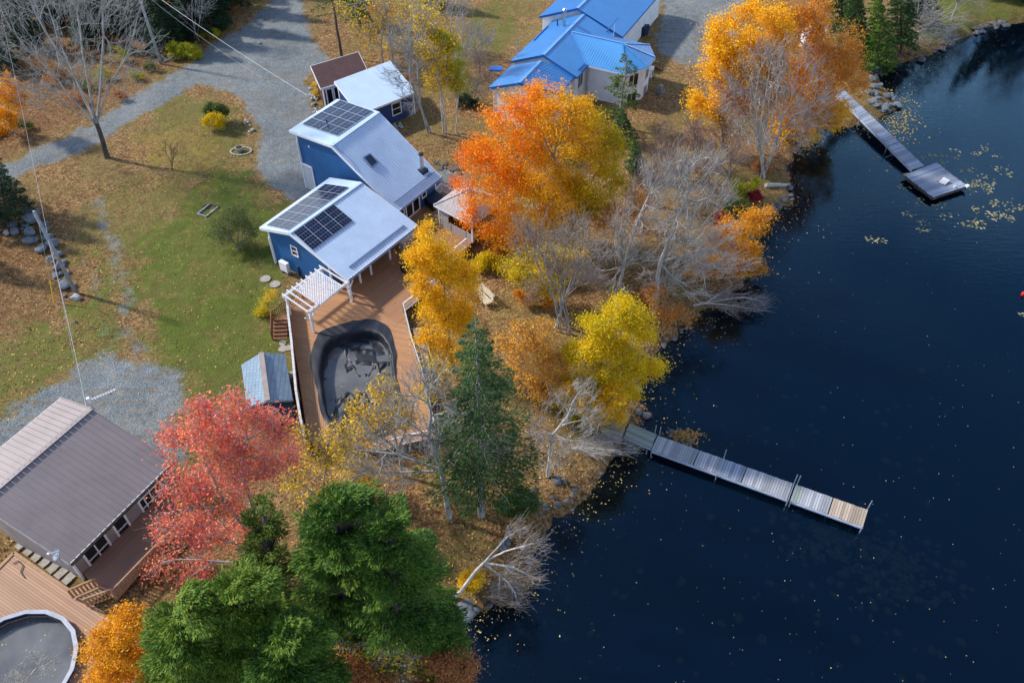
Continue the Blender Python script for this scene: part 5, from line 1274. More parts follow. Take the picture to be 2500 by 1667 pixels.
for i, (x, y, r, lf) in enumerate([(180,240,16,'lf_rust'),(240,175,18,'lf_lime'),(60,300,16,'lf_bush'),(330,180,14,'lf_lime'),(290,235,12,'lf_rust'),(120,190,18,'lf_amber'),(365,160,13,'lf_bush'),(200,200,20,'lf_bush'),(90,150,22,'lf_amber'),(280,130,22,'lf_lime')]):
    bush('low undergrowth bush in the shade beneath the large bare grey tree', (x,y+r), [(x,y,r),(x+r,y+4,r*.7)], lf, 34, 20, .17, group='undergrowth bushes beyond the road')
bush('round green bush on the lawn island beside the gravel drive', (528,300), [(520,268,19),(535,275,20),(528,262,14)], 'lf_bush', 90, 80, .16)
bush('yellow flowering bush in front of the round green bush', (530,318), [(512,298,16),(530,292,17),(540,303,13),(520,285,10)], 'lf_yg', 90, 40, .13)
tree('small_tree', 'airy green sapling on the lawn left of the blue house', (585,610), [(560,555,42),(595,560,35),(540,580,30),(610,590,25),(575,525,28)], n=300, leaf='lf_bush', per=26, ls=.13, sig=.35, stems=4, spr=.25, rt=.010, twig='twig')
tree('small_tree', 'leafless sapling in the sunny patch of lawn near the large bare tree', (420,415), [(405,370,28),(440,365,24),(420,350,20)], n=60, twigs=2, rt=.010, stems=3, spr=.15, tl=.6, twig='bark_dark')
bush('yellow green bush against the brown deck stairs', (655,770), [(655,735,16),(645,758,16),(640,785,12),(662,712,12),(650,780,9)], 'lf_yg', 110, 16, .12)
# between the outbuildings and the white house
conifer('pine_tree', 'thin pine with a bare lower trunk above the dark red shingle roof', (834,137), (788,-150), 66, 'nd_olive', start=.38, gap=.35, dens=1.1, nb=4, trunk_r=.2)
tree(BT, 'tall straight grey tree with a few orange leaves behind the outbuildings', (961,160), [(890,50,48),(930,-40,55),(860,0,45),(950,60,30),(900,110,35),(1000,0,40)], n=330, twigs=2, leaf='lf_yellow', per=5, ls=.26, sig=.5, bole=(940,10), rt=.013, bark='bark_blue', twig='bark_blue')
tree(BT, 'slender grey tree left of the tall straight one behind the outbuildings', (936,155), [(920,60,38),(890,90,28),(935,10,38)], n=150, twigs=2, rt=.013, leaf='lf_orange2', per=4, ls=.26, bark='bark_blue')
tree('birch_tree', 'leafless birch clump with dark stems beside the navy outbuilding', (1050,325), [(985,90,45),(1010,150,45),(1000,210,38),(1030,60,40),(960,180,32),(1035,130,40),(1000,265,22)], n=700, stems=2, spr=.25, twigs=2, tl=1.0, rt=.013, bark='bark_blue', twig='bark_blue')
tree('birch_tree', 'pair of white stemmed birches with thinning yellow leaves', (1087,326), [(1050,110,38),(1075,150,34),(1090,90,32),(1060,200,30),(1100,190,24),(1045,50,30)], n=480, stems=2, spr=.22, twigs=2, leaf='lf_yellow', per=9, ls=.24, rt=.013, bark='bark_birch')
tree('birch_tree', 'birch with a yellow green crown at the right of the birch clump', (1113,325), [(1085,80,24),(1100,115,28),(1112,155,26),(1120,180,22),(1105,205,18),(1128,215,20)], n=170, leaf='lf_lime', per=26, ls=.19, sig=.38, bole=(1118,245), rt=.011, bark='bark_birch')
tree(BT, 'pale leafless tree leaning over the brown grass right of the birch clump', (1118,245), [(1140,60,38),(1160,110,38),(1130,130,30),(1185,90,25),(1120,20,35)], n=420, twigs=2, tl=1.2, rt=.012, bark='bark_pale', twig='bark_pale')
tree(BT, 'brownish leafless thicket tree behind the birch clump toward the lawn', (1150,250), [(1150,190,35),(1180,170,30),(1130,220,30),(1170,220,28),(1200,210,24),(1160,130,26)], n=380, stems=5, spr=.6, twigs=2, tl=.8, rt=.010, twig='twig_brown', group=None)
tree(BT, 'leafless thicket tree at the top edge between birches and lawn', (1010,120), [(1010,20,45),(1050,0,40),(970,30,35),(1080,30,30),(1020,90,40),(960,100,36)], n=560, stems=5, spr=.8, twigs=2, rt=.013, twig='bark_blue', leaf='lf_yellow', per=3, ls=.26)
conifer('conifer_tree', 'dark conifer at the top edge behind the birches', (1065,20), (1050,-120), 45, 'nd_dark', dens=.8, q=(.4,.16))
conifer('conifer_tree', 'dark conifer at the top edge behind the thin pine', (880,60), (850,-120), 42, 'nd_olive', dens=.8, q=(.4,.16))
bush('low dark juniper at the foot of the birch clump', (1145,262), [(1135,250,20),(1155,255,14)], 'nd_dark', 60, 60)
bush('red leaved bush behind the navy outbuilding', (1000,205), [(990,195,16),(1005,190,12)], 'lf_rust', 40, 40)
bush('yellow vine bush on the corner of the brown shed', (775,235), [(768,210,9),(775,225,10),(780,238,8)], 'lf_yellow', 30, 40)
# the white house side
conifer('spruce_tree', 'open crowned spruce in front of the white house wing', (1510,312), (1532,128), 66, 'nd_olive', bark='bark_grey', gap=.30, dens=1.25, nb=5, start=.2, power=.5, whorl=.75, q=(.3,.13), trunk_r=.2)
conifer('spruce_tree', 'small dark spruce at the foot of the open crowned spruce', (1530,350), (1515,262), 40, 'nd_spruce', dens=1.2)
conifer('spruce_tree', 'small dark spruce between the orange maple and the brown brush', (1555,430), (1548,330), 30, 'nd_spruce', dens=1.1)
tree('maple_tree', 'large maple turning from orange to gold in front of the white house', (1400,610), [(1250,330,95),(1360,300,100),(1440,380,85),(1195,420,85),(1330,430,120),(1460,440,70),(1270,520,90),(1190,520,62),(1390,500,80),(1230,600,48),(1330,245,42),(1290,600,50),(1480,350,40),(1150,375,36),(1380,570,50),(1420,250,30)], n=1500, leaf='lf_maple', per=42, ls=.20, sig=.40, bole=(1400,520), rt=.011, shell=.45, zs=.95, bark='bark_grey')
bush('golden green leafy bush beneath the orange maple by the deck railing', (1190,660), [(1178,645,18),(1200,640,18),(1190,630,14)], 'lf_yg', 80, 60, .16)
bush('yellow green bush below the left side of the orange maple', (1290,690), [(1275,665,26),(1310,670,26),(1340,650,28),(1250,650,20)], 'lf_yg', 130, 50, .16)
tree('aspen_tree', 'golden leaved tree rising beside the lake side deck railing', (1105,905), [(1060,585,42),(1035,640,42),(1090,620,48),(1060,690,52),(1120,680,42),(1100,745,52),(1145,745,38),(1060,770,42),(1100,810,48),(1050,830,32),(1110,860,35),(1020,690,26),(1012,640,22)], n=620, leaf='lf_gold', per=42, ls=.165, sig=.33, bole=(1095,800), rt=.010, zs=1.1, bark='bark_pale')
# top right
tree('maple_tree', 'orange and gold maple beside the drive at the top right', (1855,372), [(1790,85,62),(1855,60,66),(1850,140,80),(1770,165,62),(1730,235,48),(1780,262,52),(1865,235,70),(1900,120,50),(1740,195,35),(1715,270,28)], n=1000, leaf='lf_orange2', per=36, ls=.24, sig=.45, bole=(1850,300), shell=.5, rt=.012)
tree('maple_tree', 'rusty amber tree behind the start of the far dock', (2000,335), [(1960,60,70),(2030,110,70),(2072,200,48),(1985,180,75),(1950,265,62),(2020,270,50),(1930,180,60),(1990,20,40),(2060,150,45),(1920,40,45)], n=950, leaf='lf_amber', per=24, ls=.22, sig=.45, bole=(1990,260), shell=.4, twigs=2, rt=.012)
tree('maple_tree', 'low golden tree overhanging the water beside the far dock', (1955,345), [(1930,315,30),(1975,320,34),(2020,290,34),(2055,270,26),(1905,360,26),(1985,285,26)], n=260, leaf='lf_gold', per=34, ls=.2, rt=.01)
tree(BT, 'large pale leafless tree with many stems in front of the orange and gold maple', (1862,433), [(1850,190,90),(1930,210,95),(1795,250,75),(1990,275,60),(1880,290,85),(1820,320,55),(1960,330,50),(1900,130,60)], n=1100, stems=5, spr=.35, twigs=2, tl=1.2, rt=.013, ex=.33, bark='bark_pale', twig='bark_pale', shell=.3, spread=.36)
for i, (b_, t_, r, m_) in enumerate([((2150,185),(2142,-40),50,'nd_hemlock'),((2095,150),(2085,-90),50,'nd_spruce'),((2200,130),(2200,-100),52,'nd_spruce'),((2060,100),(2050,-120),45,'nd_spruce'),((2250,60),(2250,-150),50,'nd_dark')]):
    conifer('spruce_tree', ['bright green spruce on the shore right of the rusty amber tree','dark spruce behind the bright green one at the top right','dark spruce behind the leaning grey stems at the top right','dark spruce nearest the rusty amber tree at the top edge','dark spruce above the stony shore at the top edge'][i], b_, t_, r, m_, dens=1.1, q=(.38,.14))
tree(BT, 'clump of leaning grey leafless stems on the shore at the top right', (2190,112), [(2255,0,55),(2310,50,48),(2280,90,45),(2240,120,38),(2215,40,45),(2330,80,28),(2225,-50,60)], n=560, stems=5, spr=.9, twigs=2, tl=1.2, rt=.015, bark='bark_pale', twig='bark_pale', spread=.36)
tree(BT, 'single leafless tree on the mown bank at the top right', (2322,52), [(2345,-30,40),(2370,-10,35),(2385,20,25),(2330,-80,50)], n=220, twigs=2, tl=1.2, rt=.014, bark='bark_blue', bole=(2338,5))
for i, (bx, by_, h) in enumerate([(2400,-20,190),(2450,-60,230),(2510,0,240),(2560,-50,240),(2600,30,230),(2480,-120,240),(2660,-20,240),(2620,-120,240),(2350,-70,200),(2560,25,170)]):
    if i % 3 == 1: tree(BT, 'leafless shore tree outside the upper right corner, seen mirrored in the lake', (bx,by_), [(bx,by_-h*.7,60),(bx+30,by_-h*.9,50),(bx-30,by_-h*.5,50)], n=260, twigs=2, rt=.02, tl=1.6, group='mirrored bare trees')
    else: conifer('conifer_tree', 'shore conifer outside the upper right corner, seen mirrored in the lake', (bx,by_), (bx,by_-h), 62, 'nd_dark', group='mirrored conifers', dens=.8, q=(.5,.22), whorl=.7)
tree('shrub', 'pale leafless shrub beside the drive left of the orange and gold maple', (1740,160), [(1730,95,34),(1760,70,30),(1700,125,26),(1745,130,30),(1700,60,24)], n=240, stems=6, spr=.8, twigs=2, tl=.9, rt=.010, twig='bark_pale', cat='shrub')
for i, (x, y) in enumerate([(1590,500),(1660,490),(1725,470),(1620,430),(1700,410),(1765,390),(1560,560),(1780,460)]):
    tree('shrub', 'brownish leafless brush shrub on the slope between the two orange maples', (x,y), [(x-15,y-60,34),(x+20,y-75,36),(x,y-110,30)], n=230, stems=7, spr=.9, twigs=2, tl=.9, rt=.0115, twig='twig_brown', cat='shrub', group='leafless brush shrubs on the slope', wig=.08)
# middle shore thickets
tree(BT, 'many stemmed leafless thicket below the orange maple', (1372,800), [(1285,570,48),(1345,560,55),(1405,560,55),(1440,620,50),(1380,640,65),(1320,640,50),(1440,690,45),(1260,620,32),(1310,710,35)], n=900, stems=8, spr=.9, twigs=2, tl=1.0, rt=.011, bark='bark_grey', twig='twig', shell=.25, spread=.36)
tree(BT, 'grey leafless tree with a slanting trunk right of the many stemmed thicket', (1500,735), [(1590,470,50),(1570,420,36),(1620,440,36),(1545,540,60),(1500,600,52),(1560,640,58),(1450,650,42),(1620,530,40),(1510,690,40)], n=620, twigs=2, tl=1.2, rt=.013, bole=(1522,650), bark='bark_pale', twig='bark_pale', shell=.3)
tree(BT, 'tall pale leafless tree slanting toward the lake above the shore', (1595,762), [(1690,430,52),(1650,400,40),(1730,400,40),(1745,480,52),(1660,540,70),(1735,600,70),(1700,680,62),(1790,660,45),(1640,640,50),(1620,700,45)], n=900, twigs=2, tl=1.3, rt=.014, bole=(1612,640), bark='bark_pale', twig='bark_pale', shell=.3)
tree(BT, 'leafless tree reaching low over the dark water in the middle of the shore', (1690,745), [(1780,760,45),(1800,720,40),(1830,790,35),(1750,800,30),(1845,750,25)], n=240, twigs=2, tl=1.1, rt=.012, bark='bark_pale', twig='twig')
tree('maple_tree', 'rusty orange shoreline tree overhanging the water behind the slanting grey trees', (1745,665), [(1800,545,38),(1845,545,34),(1765,600,42),(1815,620,42),(1835,675,30),(1720,590,32),(1740,700,36),(1690,720,32),(1870,530,22),(1800,690,25)], n=480, leaf='lf_orange2', per=30, ls=.18, sig=.33, rt=.010, twigs=1)
tree('maple_tree', 'small russet tree between the slanting grey trees and the water', (1650,790), [(1620,760,30),(1660,775,28),(1600,720,25)], n=120, leaf='lf_amber', per=14, ls=.16, rt=.01, twigs=2)
bush('crimson bush on the shore beside the fallen log', (1845,490), [(1838,472,13),(1848,482,11)], 'lf_crimson', 50, 50)
bush('lime and yellow bush on the shore left of the crimson bush', (1820,485), [(1805,455,17),(1838,448,15),(1815,475,14)], 'lf_lime', 80, 50)
bush('crimson bush among the orange leaves above the shore', (1765,560), [(1755,540,17),(1775,548,12)], 'lf_crimson', 50, 50)
bush('green shrub left of the crimson shore bush', (1800,520), [(1790,500,20),(1810,505,16)], 'lf_bush', 70, 50)
bush('russet bush at the foot of the large pale leafless tree', (1850,425), [(1845,400,14),(1868,410,13)], 'lf_rust', 50, 25)
tree('birch_tree', 'bright yellow green birch above the wooden landing', (1490,1010), [(1440,820,48),(1500,775,55),(1548,790,42),(1560,855,52),(1480,860,60),(1415,865,38),(1590,890,32),(1520,920,50),(1435,925,40),(1470,975,40),(1540,760,30),(1395,930,42),(1380,965,34),(1520,960,34),(1420,1000,36)], n=900, leaf='lf_yg', per=44, ls=.16, sig=.32, stems=3, spr=.5, rt=.011, zs=.95, bark='bark_birch', twig='bark_birch')
tree('birch_tree', 'yellow leaved birch low over the start of the long dock', (1450,1060), [(1470,985,34),(1500,960,30),(1430,985,32),(1520,1010,24),(1400,960,30),(1460,1015,25)], n=220, leaf='lf_gold', per=26, ls=.15, sig=.3, rt=.010, stems=2, spr=.3, bark='bark_birch', zs=.7)
tree('maple_tree', 'soft orange tree between the dark spruce and the yellow green birch', (1335,1000), [(1265,820,42),(1325,815,42),(1295,875,50),(1345,900,42),(1350,945,48),(1295,950,42),(1235,830,28),(1390,880,30)], n=560, leaf='lf_soft', per=18, ls=.16, sig=.33, rt=.010, twigs=2)
bush('round green bush left of the wooden landing', (1325,975), [(1318,962,13),(1328,966,10)], 'lf_lime', 40, 50)
conifer('spruce_tree', 'tall dark green spruce below the golden tree in the centre of the shore', (1175,1257), (1160,772), 165, 'nd_spruce', bark='bark_grey', start=.20, dens=1.35, q=(.30,.09), power=.72, nb=7, whorl=.56, trunk_r=.26, gap=.16)
tree(BT, 'large grey leafless tree with a forked trunk below the pool', (1098,1262), [(990,960,60),(1060,930,60),(940,1040,60),(1130,1000,55),(900,1120,70),(960,1150,65),(1080,1080,75),(1180,1050,52),(1010,1060,60),(860,1170,50),(1200,1110,40)], n=850, bole=(1078,1150), twigs=2, tl=1.1, rt=.013, ex=.34, bark='bark_blue', twig='bark_pale', shell=.3, stems=1)
tree('cherry_tree', 'thin tree with sparse yellow leaves in front of the tarped pool', (985,1160), [(900,990,50),(945,950,42),(985,1005,42),(880,1040,42),(920,1060,40),(960,1020,40),(1060,900,35),(1040,960,35)], n=420, leaf='lf_yellow', per=9, ls=.17, sig=.28, twigs=2, rt=.011, bark='bark_blue')
tree('small_tree', 'low yellow leaved sapling at the foot of the deck end', (880,1215), [(850,1110,38),(880,1150,40),(840,1190,38),(900,1180,32),(860,1230,28)], n=300, leaf='lf_yellow', per=12, ls=.16, sig=.28, twigs=2, rt=.010, stems=3, spr=.4)
tree('birch_tree', 'leafless birch with peeling bark below the wooden landing', (1337,1163), [(1370,990,42),(1425,965,42),(1320,1050,40),(1395,1060,52),(1345,1110,40),(1300,1080,30),(1440,1020,32)], n=480, bole=(1350,1060), twigs=2, tl=.9, rt=.011, bark='bark_birch', twig='bark_pale')
tree(BT, 'leafless drooping tree reaching over the water left of the long dock', (1385,1095), [(1470,1110,38),(1500,1140,32),(1440,1150,34),(1530,1130,22),(1420,1190,28)], n=300, twigs=2, tl=1.0, rt=.010, bark='bark_pale', twig='bark_pale')
tree('birch_tree', 'white birch leaning far out over the lake below the dark spruce', (1107,1456), [(1260,1305,34),(1295,1345,38),(1285,1400,38),(1255,1450,40),(1230,1480,30),(1310,1320,24),(1240,1400,34),(1200,1440,25)], n=300, bole=(1181,1374), twigs=2, tl=.9, rt=.012, bark='bark_birch', twig='twig', shell=.3, zs=.7, thr=.03)
bush('yellow bush under the leaning white birch', (1150,1440), [(1145,1418,18),(1160,1412,14)], 'lf_yellow', 70, 60, .13)
bush('rounded dark green bush on the shore below the leafless birch', (1275,1265), [(1250,1235,26),(1285,1230,24),(1265,1215,22)], 'lf_bush', 160, 80, .14)
# red maple and lower left
tree('maple_tree', 'scarlet and coral maple between the cottage and the garden shed', (665,1400), [(475,1015,50),(555,1000,55),(640,1050,52),(430,1085,48),(520,1090,70),(610,1130,66),(440,1190,55),(535,1210,70),(425,1290,52),(500,1310,62),(400,1385,42),(470,1400,46),(690,1040,36),(680,1110,44),(590,1290,45)], n=1500, leaf='lf_red', per=11, ls=.16, sig=.33, shell=.45, twigs=2, tl=.8, rt=.0095, ex=.34, bark='bark_grey', twig='bark_pale', zs=.9)
tree('small_tree', 'slim grey tree with scattered yellow leaves right of the scarlet maple', (795,1285), [(720,1160,38),(775,1110,42),(825,1070,40),(840,1180,40),(760,1220,34),(740,1060,30)], n=420, leaf='lf_yellow', per=7, ls=.16, sig=.3, twigs=2, tl=.9, rt=.011, bark='bark_blue', twig='twig')
hemlock('narrow dark olive cedar between the scarlet maple and the large hemlocks', (705,1600), [(640,1236,24),(622,1285,34),(665,1290,32),(645,1335,42),(618,1370,34),(690,1375,38),(655,1425,48),(705,1455,48),(640,1485,40),(745,1500,42),(690,1520,40)], 330, 'nd_olive', 'cedar_tree', .6, 52)
hemlock('large green hemlock whose top stands just below the yellow sapling', (850,1640), [(800,1240,48),(765,1275,34),(870,1235,50),(835,1310,70),(790,1350,50),(880,1370,75),(820,1430,75),(880,1480,80),(790,1480,50),(850,1550,60)], 560)
hemlock('broad dark green hemlock at the bottom centre beside the leafy bank', (985,1660), [(950,1262,42),(930,1320,62),(1000,1345,48),(960,1400,80),(1035,1420,50),(950,1480,80),(1020,1500,65),(1070,1475,36),(940,1560,60),(1010,1570,50)], 560)
hemlock('smaller hemlock reaching over the water edge at the bottom centre', (1085,1690), [(1085,1500,30),(1070,1545,42),(1100,1560,30),(1075,1600,40),(1100,1640,28)], 150)
hemlock('bright green hemlock below the scarlet maple', (590,1720), [(575,1425,40),(625,1440,42),(545,1470,50),(600,1500,62),(650,1510,50),(560,1560,70),(630,1580,70),(590,1640,70)], 480, 'nd_bright')
hemlock('bright green hemlock beside the amber maple at the bottom left', (450,1740), [(470,1465,34),(500,1490,42),(430,1510,42),(390,1545,30),(460,1560,62),(410,1590,40),(490,1620,62),(430,1650,52),(380,1650,34)], 400, 'nd_bright')
hemlock('dark hemlock at the bottom edge below the narrow cedar', (730,1790), [(700,1545,42),(755,1560,38),(680,1600,58),(750,1620,58),(800,1640,38),(700,1660,60),(650,1660,40)], 380)
tree('maple_tree', 'amber maple spreading over the corner of the large tan deck', (345,1690), [(310,1520,40),(265,1560,42),(340,1580,50),(275,1620,48),(390,1630,50),(225,1600,26),(330,1660,55),(240,1660,35),(410,1570,35)], n=620, leaf='lf_orange2', per=34, ls=.15, sig=.28, rt=.009, twigs=1)
tree(BT, 'leafless tree with a few yellow leaves at the bottom edge right of the hemlocks', (870,1700), [(930,1550,48),(985,1575,48),(900,1600,45),(960,1630,42),(850,1560,34)], n=420, leaf='lf_yellow', per=4, ls=.15, twigs=2, tl=.9, rt=.011, bark='bark_pale', twig='bark_pale')
tree('maple_tree', 'russet tree at the bottom edge beside the water', (1085,1720), [(1085,1600,34),(1115,1640,32),(1060,1660,40),(1130,1620,20)], n=300, leaf='lf_rust', per=32, ls=.15, rt=.009)
tree('maple_tree', 'russet tree at the bottom edge behind the leafless tree', (860,1760), [(850,1650,38),(890,1670,35),(930,1680,35)], n=220, leaf='lf_rust', per=28, ls=.15, rt=.009)
tree(BT, 'small leafless tree growing at the bottom edge in front of the round pool', (70,1740), [(60,1640,30),(110,1630,26),(30,1660,28),(90,1600,20)], n=160, twigs=2, tl=.6, rt=.008, bark='bark_pale', twig='bark_pale', thr=.03)
tree('shrub', 'tangle of leafless brush at the foot of the deck corner', (960,1110), [(800,1080,24),(870,1090,22),(930,1110,24)], n=150, stems=6, spr=1.2, twigs=2, tl=.6, rt=.008, twig='twig_brown', cat='shrub')
# ------------------------------------------------------------------ docks
zd = lambda x, y: (1350+x/2.767, 950+y/2.767)
zf = lambda x, y: (1650+x/2.767, y/2.767)
zl = lambda x, y: (1200+x/3.136, 700+y/3.136)
def plankmat(name, c, var=.3):
    m, nt, b = newmat(name); v = coords(nt); g = nt.nodes.new('ShaderNodeNewGeometry')
    n1 = noise(nt, v, 5, 5, .7)
    f = mathn(nt, 'ADD', mathn(nt, 'MULTIPLY', g.outputs['Random Per Island'], .6), mathn(nt, 'MULTIPLY', n1, .4))
    r = ramp(nt, [(.2, tuple(x*(1-var) for x in c)), (.8, tuple(min(1, x*(1+var)) for x in c))]); L(nt, f, r.inputs[0]); L(nt, r.outputs[0], b.inputs['Base Color'])
    b.inputs['Roughness'].default_value = .85; b.inputs['Specular IOR Level'].default_value = .2; return m
M['pk_grey'] = plankmat('grey_planks', (.37,.385,.42)); M['pk_green'] = plankmat('mossy_planks', (.26,.30,.27)); M['pk_tan'] = plankmat('new_planks', (.42,.34,.27)); M['pk_blue'] = plankmat('bluish_planks', (.27,.31,.39))
M['pk_land'] = plankmat('landing_planks', (.42,.38,.33)); M['beamgrey'] = plain('grey_beam', (.34,.39,.50), .8, .2, 3)
def planks(a, b, c, d, n, mat, parent, name='deck_boards', gap=.12, th=.045):
    # quad a->b is the long side, boards run from ab-side to dc-side
    mb = MB(); R = random.Random(n)
    for i in range(n):
        t0, t1 = i/n, (i+1-gap)/n; j0, j1 = R.uniform(-.012, .012), R.uniform(-.012, .012)
        q = [lerp(a,b,t0), lerp(a,b,t1), lerp(d,c,t1), lerp(d,c,t0)]; w = (q[2]-q[1])
        q = [q[0]-w*j0, q[1]-w*j0, q[2]+w*j1, q[3]+w*j1]; mb.prism([p-Zv*th for p in q], q)
    return mb.build(name, mat, parent)
def stake(p, z0, z1, parent, r=.035): MB().tube([Vector((p.x,p.y,z0)), Vector((p.x,p.y,z1))], r, 6).build('stake', M['stake'], parent)
KZ = .5
dock = thing('dock', W(*zd(1400,620), 0), 'long narrow grey plank dock in the dark lake, its last section newer tan boards', 'dock')
tA, tB = zd(710,312), zd(2130,815); bA, bB = zd(665,410), zd(2095,930)
TA, TB, BA, BB = W(*tA, KZ), W(*tB, KZ), W(*bA, KZ), W(*bB, KZ)
def tq(x): return None
import bisect
def tpar(xz):                              # fraction along the upper edge seen at that zoomed x
    lo, hi = 0, 1
    X_ = 1350+xz/2.767
    for _ in range(40):
        m = (lo+hi)/2; p = lerp(TA, TB, m); 
        if 1250+FP*p.x/depth(p) < X_: lo = m
        else: hi = m
    return lo
secs = [(710,988,'pk_grey'),(993,1150,'pk_grey'),(1153,1310,'pk_blue'),(1315,1622,'pk_grey'),(1642,1700,'pk_green'),(1700,1892,'pk_grey'),(1898,2130,'pk_tan')]
for x0, x1, mt in secs:
    t0, t1 = tpar(x0), tpar(x1); Ln = (TB-TA).length*(t1-t0)
    sec = planks(lerp(TA,TB,t0), lerp(TA,TB,t1), lerp(BA,BB,t1), lerp(BA,BB,t0), max(3, int(Ln/.165)), M[mt], dock)
    fm = MB(); a, b, c_, d_ = lerp(TA,TB,t0), lerp(TA,TB,t1), lerp(BA,BB,t1), lerp(BA,BB,t0); w = (d_-a).normalized()*.04
    fm.beam(a+w-Zv*.13, b+w-Zv*.13, .06, .15); fm.beam(d_-w-Zv*.13, c_-w-Zv*.13, .06, .15); fm.build('side_beam', M['beamgrey'], dock)
o = (BA-TA).normalized()*.08
for x0, x1 in ((710,1150),(1153,1622),(1642,2130)):
    t0, t1 = tpar(x0), tpar(x1); MB().beam(lerp(BA,BB,t0)+o-Zv*.06, lerp(BA,BB,t1)+o-Zv*.06, .10, .12).build('fender_rail', M['beamgrey'], dock)
G0 = [W(*zd(x, y), z) for x, y, z in ((515,228,.72),(700,305,.55),(662,403,.55),(480,320,.72))]
planks(G0[0], G0[3], G0[2], G0[1], 8, M['pk_green'], dock, 'gangway_boards', .12, .06)
gb_ = MB(); gb_.beam(G0[3]-Zv*.1, G0[2]-Zv*.1, .06, .14); gb_.beam(G0[0]-Zv*.1, G0[1]-Zv*.1, .06, .14); gb_.build('side_beam', M['beamgrey'], dock)
for xz in (680, 715, 1152, 1628, 1648, 2125):
    t = tpar(xz) if xz >= 710 else -.02
    a, b = lerp(TA,TB,t), lerp(BA,BB,t); d = (b-a).normalized()*.13
    stake(a-d, -1.2, 1.35, dock); stake(b+d, -1.2, .75, dock)
    MB().beam(a-d-Zv*.02, b+d-Zv*.02+Zv*0, .05, .05).build('cross_pipe', M['stake'], dock) if xz in (1152, 1628, 1648) else None
# landing
ln_ = thing('boat_landing', W(*zl(900,1050), .4), 'weathered wooden landing strewn with yellow leaves at the head of the long dock', 'landing')
LZ_ = .85
q = [W(*zl(x, y), LZ_) for x, y in ((722,985),(905,905),(1068,965),(1018,1105))]
q = [W(*zl(x, y), LZ_) for x, y in ((905,915),(1068,968),(1010,1110),(725,1015))]
planks(q[0], q[3], q[2], q[1], 15, M['pk_land'], ln_)
q2 = [W(*zl(x, y), LZ_-.15) for x, y in ((832,1048),(1018,1100),(985,1195),(840,1120))]
planks(q2[0], q2[3], q2[2], q2[1], 8, M['pk_land'], ln_, 'lower_boards')
q3 = [W(*zl(x, y), LZ_+.02) for x, y in ((850,795),(940,828),(915,880),(800,850))]
planks(q3[0], q3[3], q3[2], q3[1], 5, M['pk_land'], ln_, 'upper_boards')
for p in (q[1], q[2], q[3], q[0], q2[2], q2[3]): MB().box((p.x*.98+q[0].x*.02, p.y, -.4), .12, .12, LZ_+.1).build('post', M['brownwood'], ln_)
# far dock with square float
fd = thing('dock', W(*zf(1400,950), 0), 'bluish weathered walkway dock at the upper right leading to the square float', 'dock')
le0, le1, re0, re1 = W(*zf(1085,640), 1.2), W(*zf(1595,1150), .55), W(*zf(1140,612), 1.2), W(*zf(1680,1122), .55)
for t0, t1 in ((0,.33),(.335,.70),(.71,1)):
    a, b, c_, d_ = lerp(le0,le1,t0), lerp(le0,le1,t1), lerp(re0,re1,t1), lerp(re0,re1,t0)
    planks(a, b, c_, d_, int((b-a).length/.17), M['pk_blue'], fd, gap=.10)
    s_ = MB(); s_.beam(a-Zv*.15, b-Zv*.15, .07, .18); s_.beam(d_-Zv*.15, c_-Zv*.15, .07, .18); s_.build('side_beam', M['beamgrey'], fd)
for t in (.34, .705):
    for e0_, e1_, s in ((le0,le1,-1),(re0,re1,1)):
        p = lerp(e0_, e1_, t)+(re0-le0).normalized()*.12*s; stake(p, -1.2, 1.2, fd)
ft = thing('float', W(*zf(1750,1220), 0), 'square weathered swim float at the end of the far dock', 'float')
q = [W(*zf(x, y), .55) for x, y in ((1545,1182),(1760,1100),(1968,1257),(1738,1332))]
planks(q[0], q[3], q[2], q[1], 24, M['pk_blue'], ft, gap=.08)
s_ = MB()
for i in range(4): s_.beam(q[i]-Zv*.18, q[(i+1)%4]-Zv*.18, .1, .24)
s_.build('side_beam', M['bark_dark'], ft)
cc = sum(q, Vector())/4; MB().prism([Vector((cc.x+(p.x-cc.x)*.9, cc.y+(p.y-cc.y)*.9, -.15)) for p in q], [Vector((cc.x+(p.x-cc.x)*.9, cc.y+(p.y-cc.y)*.9, .3)) for p in q]).build('float_drum', M['black'], ft)
for p in (q[2], ): MB().box(p-Zv*.1, .35, .3, .2, .5).build('bumper', M['white'], ft)
bp_ = W(*zf(1880,1268), .56); b2 = thing('bucket', bp_, 'small white bucket near the corner of the swim float', 'bucket')
MB().tube([bp_, bp_+Zv*.22], .12, 12).build('pail', M['white'], b2); MB().tube([bp_+Zv*.22+Vector((-.12,0,0)), bp_+Zv*.33, bp_+Zv*.22+Vector((.12,0,0))], .01, 4).build('handle', M['stake'], b2)
ch = W(*zf(1805,1235), .56); cr = thing('lounge_chair', ch, 'white slatted chair lying folded on the swim float', 'chair')
ux = Vector((.75,.66,0)); uy = Vector((-.66,.75,0))
for i in range(4): MB().beam(ch+uy*(-.3+i*.17)-ux*.45+Zv*(.12), ch+uy*(-.3+i*.17)+ux*.45+Zv*.30, .12, .03).build('slat', M['white'], cr)
for s in (-1, 1): MB().beam(ch+ux*(.3*s)-uy*.55+Zv*.06, ch+ux*(.3*s)+uy*.5+Zv*.12, .05, .05).build('frame', M['brownwood'], cr)
bu = W(2496,721,.0); by = thing('buoy', bu, 'small red buoy floating at the right edge of the lake', 'buoy'); MB().tube([bu-Zv*.1, bu+Zv*.05, bu+Zv*.3, bu+Zv*.36], [.07,.14,.14,.05], 12).build('buoy_body', plain('red_buoy', (.7,.02,.02), .4), by, smooth=True)
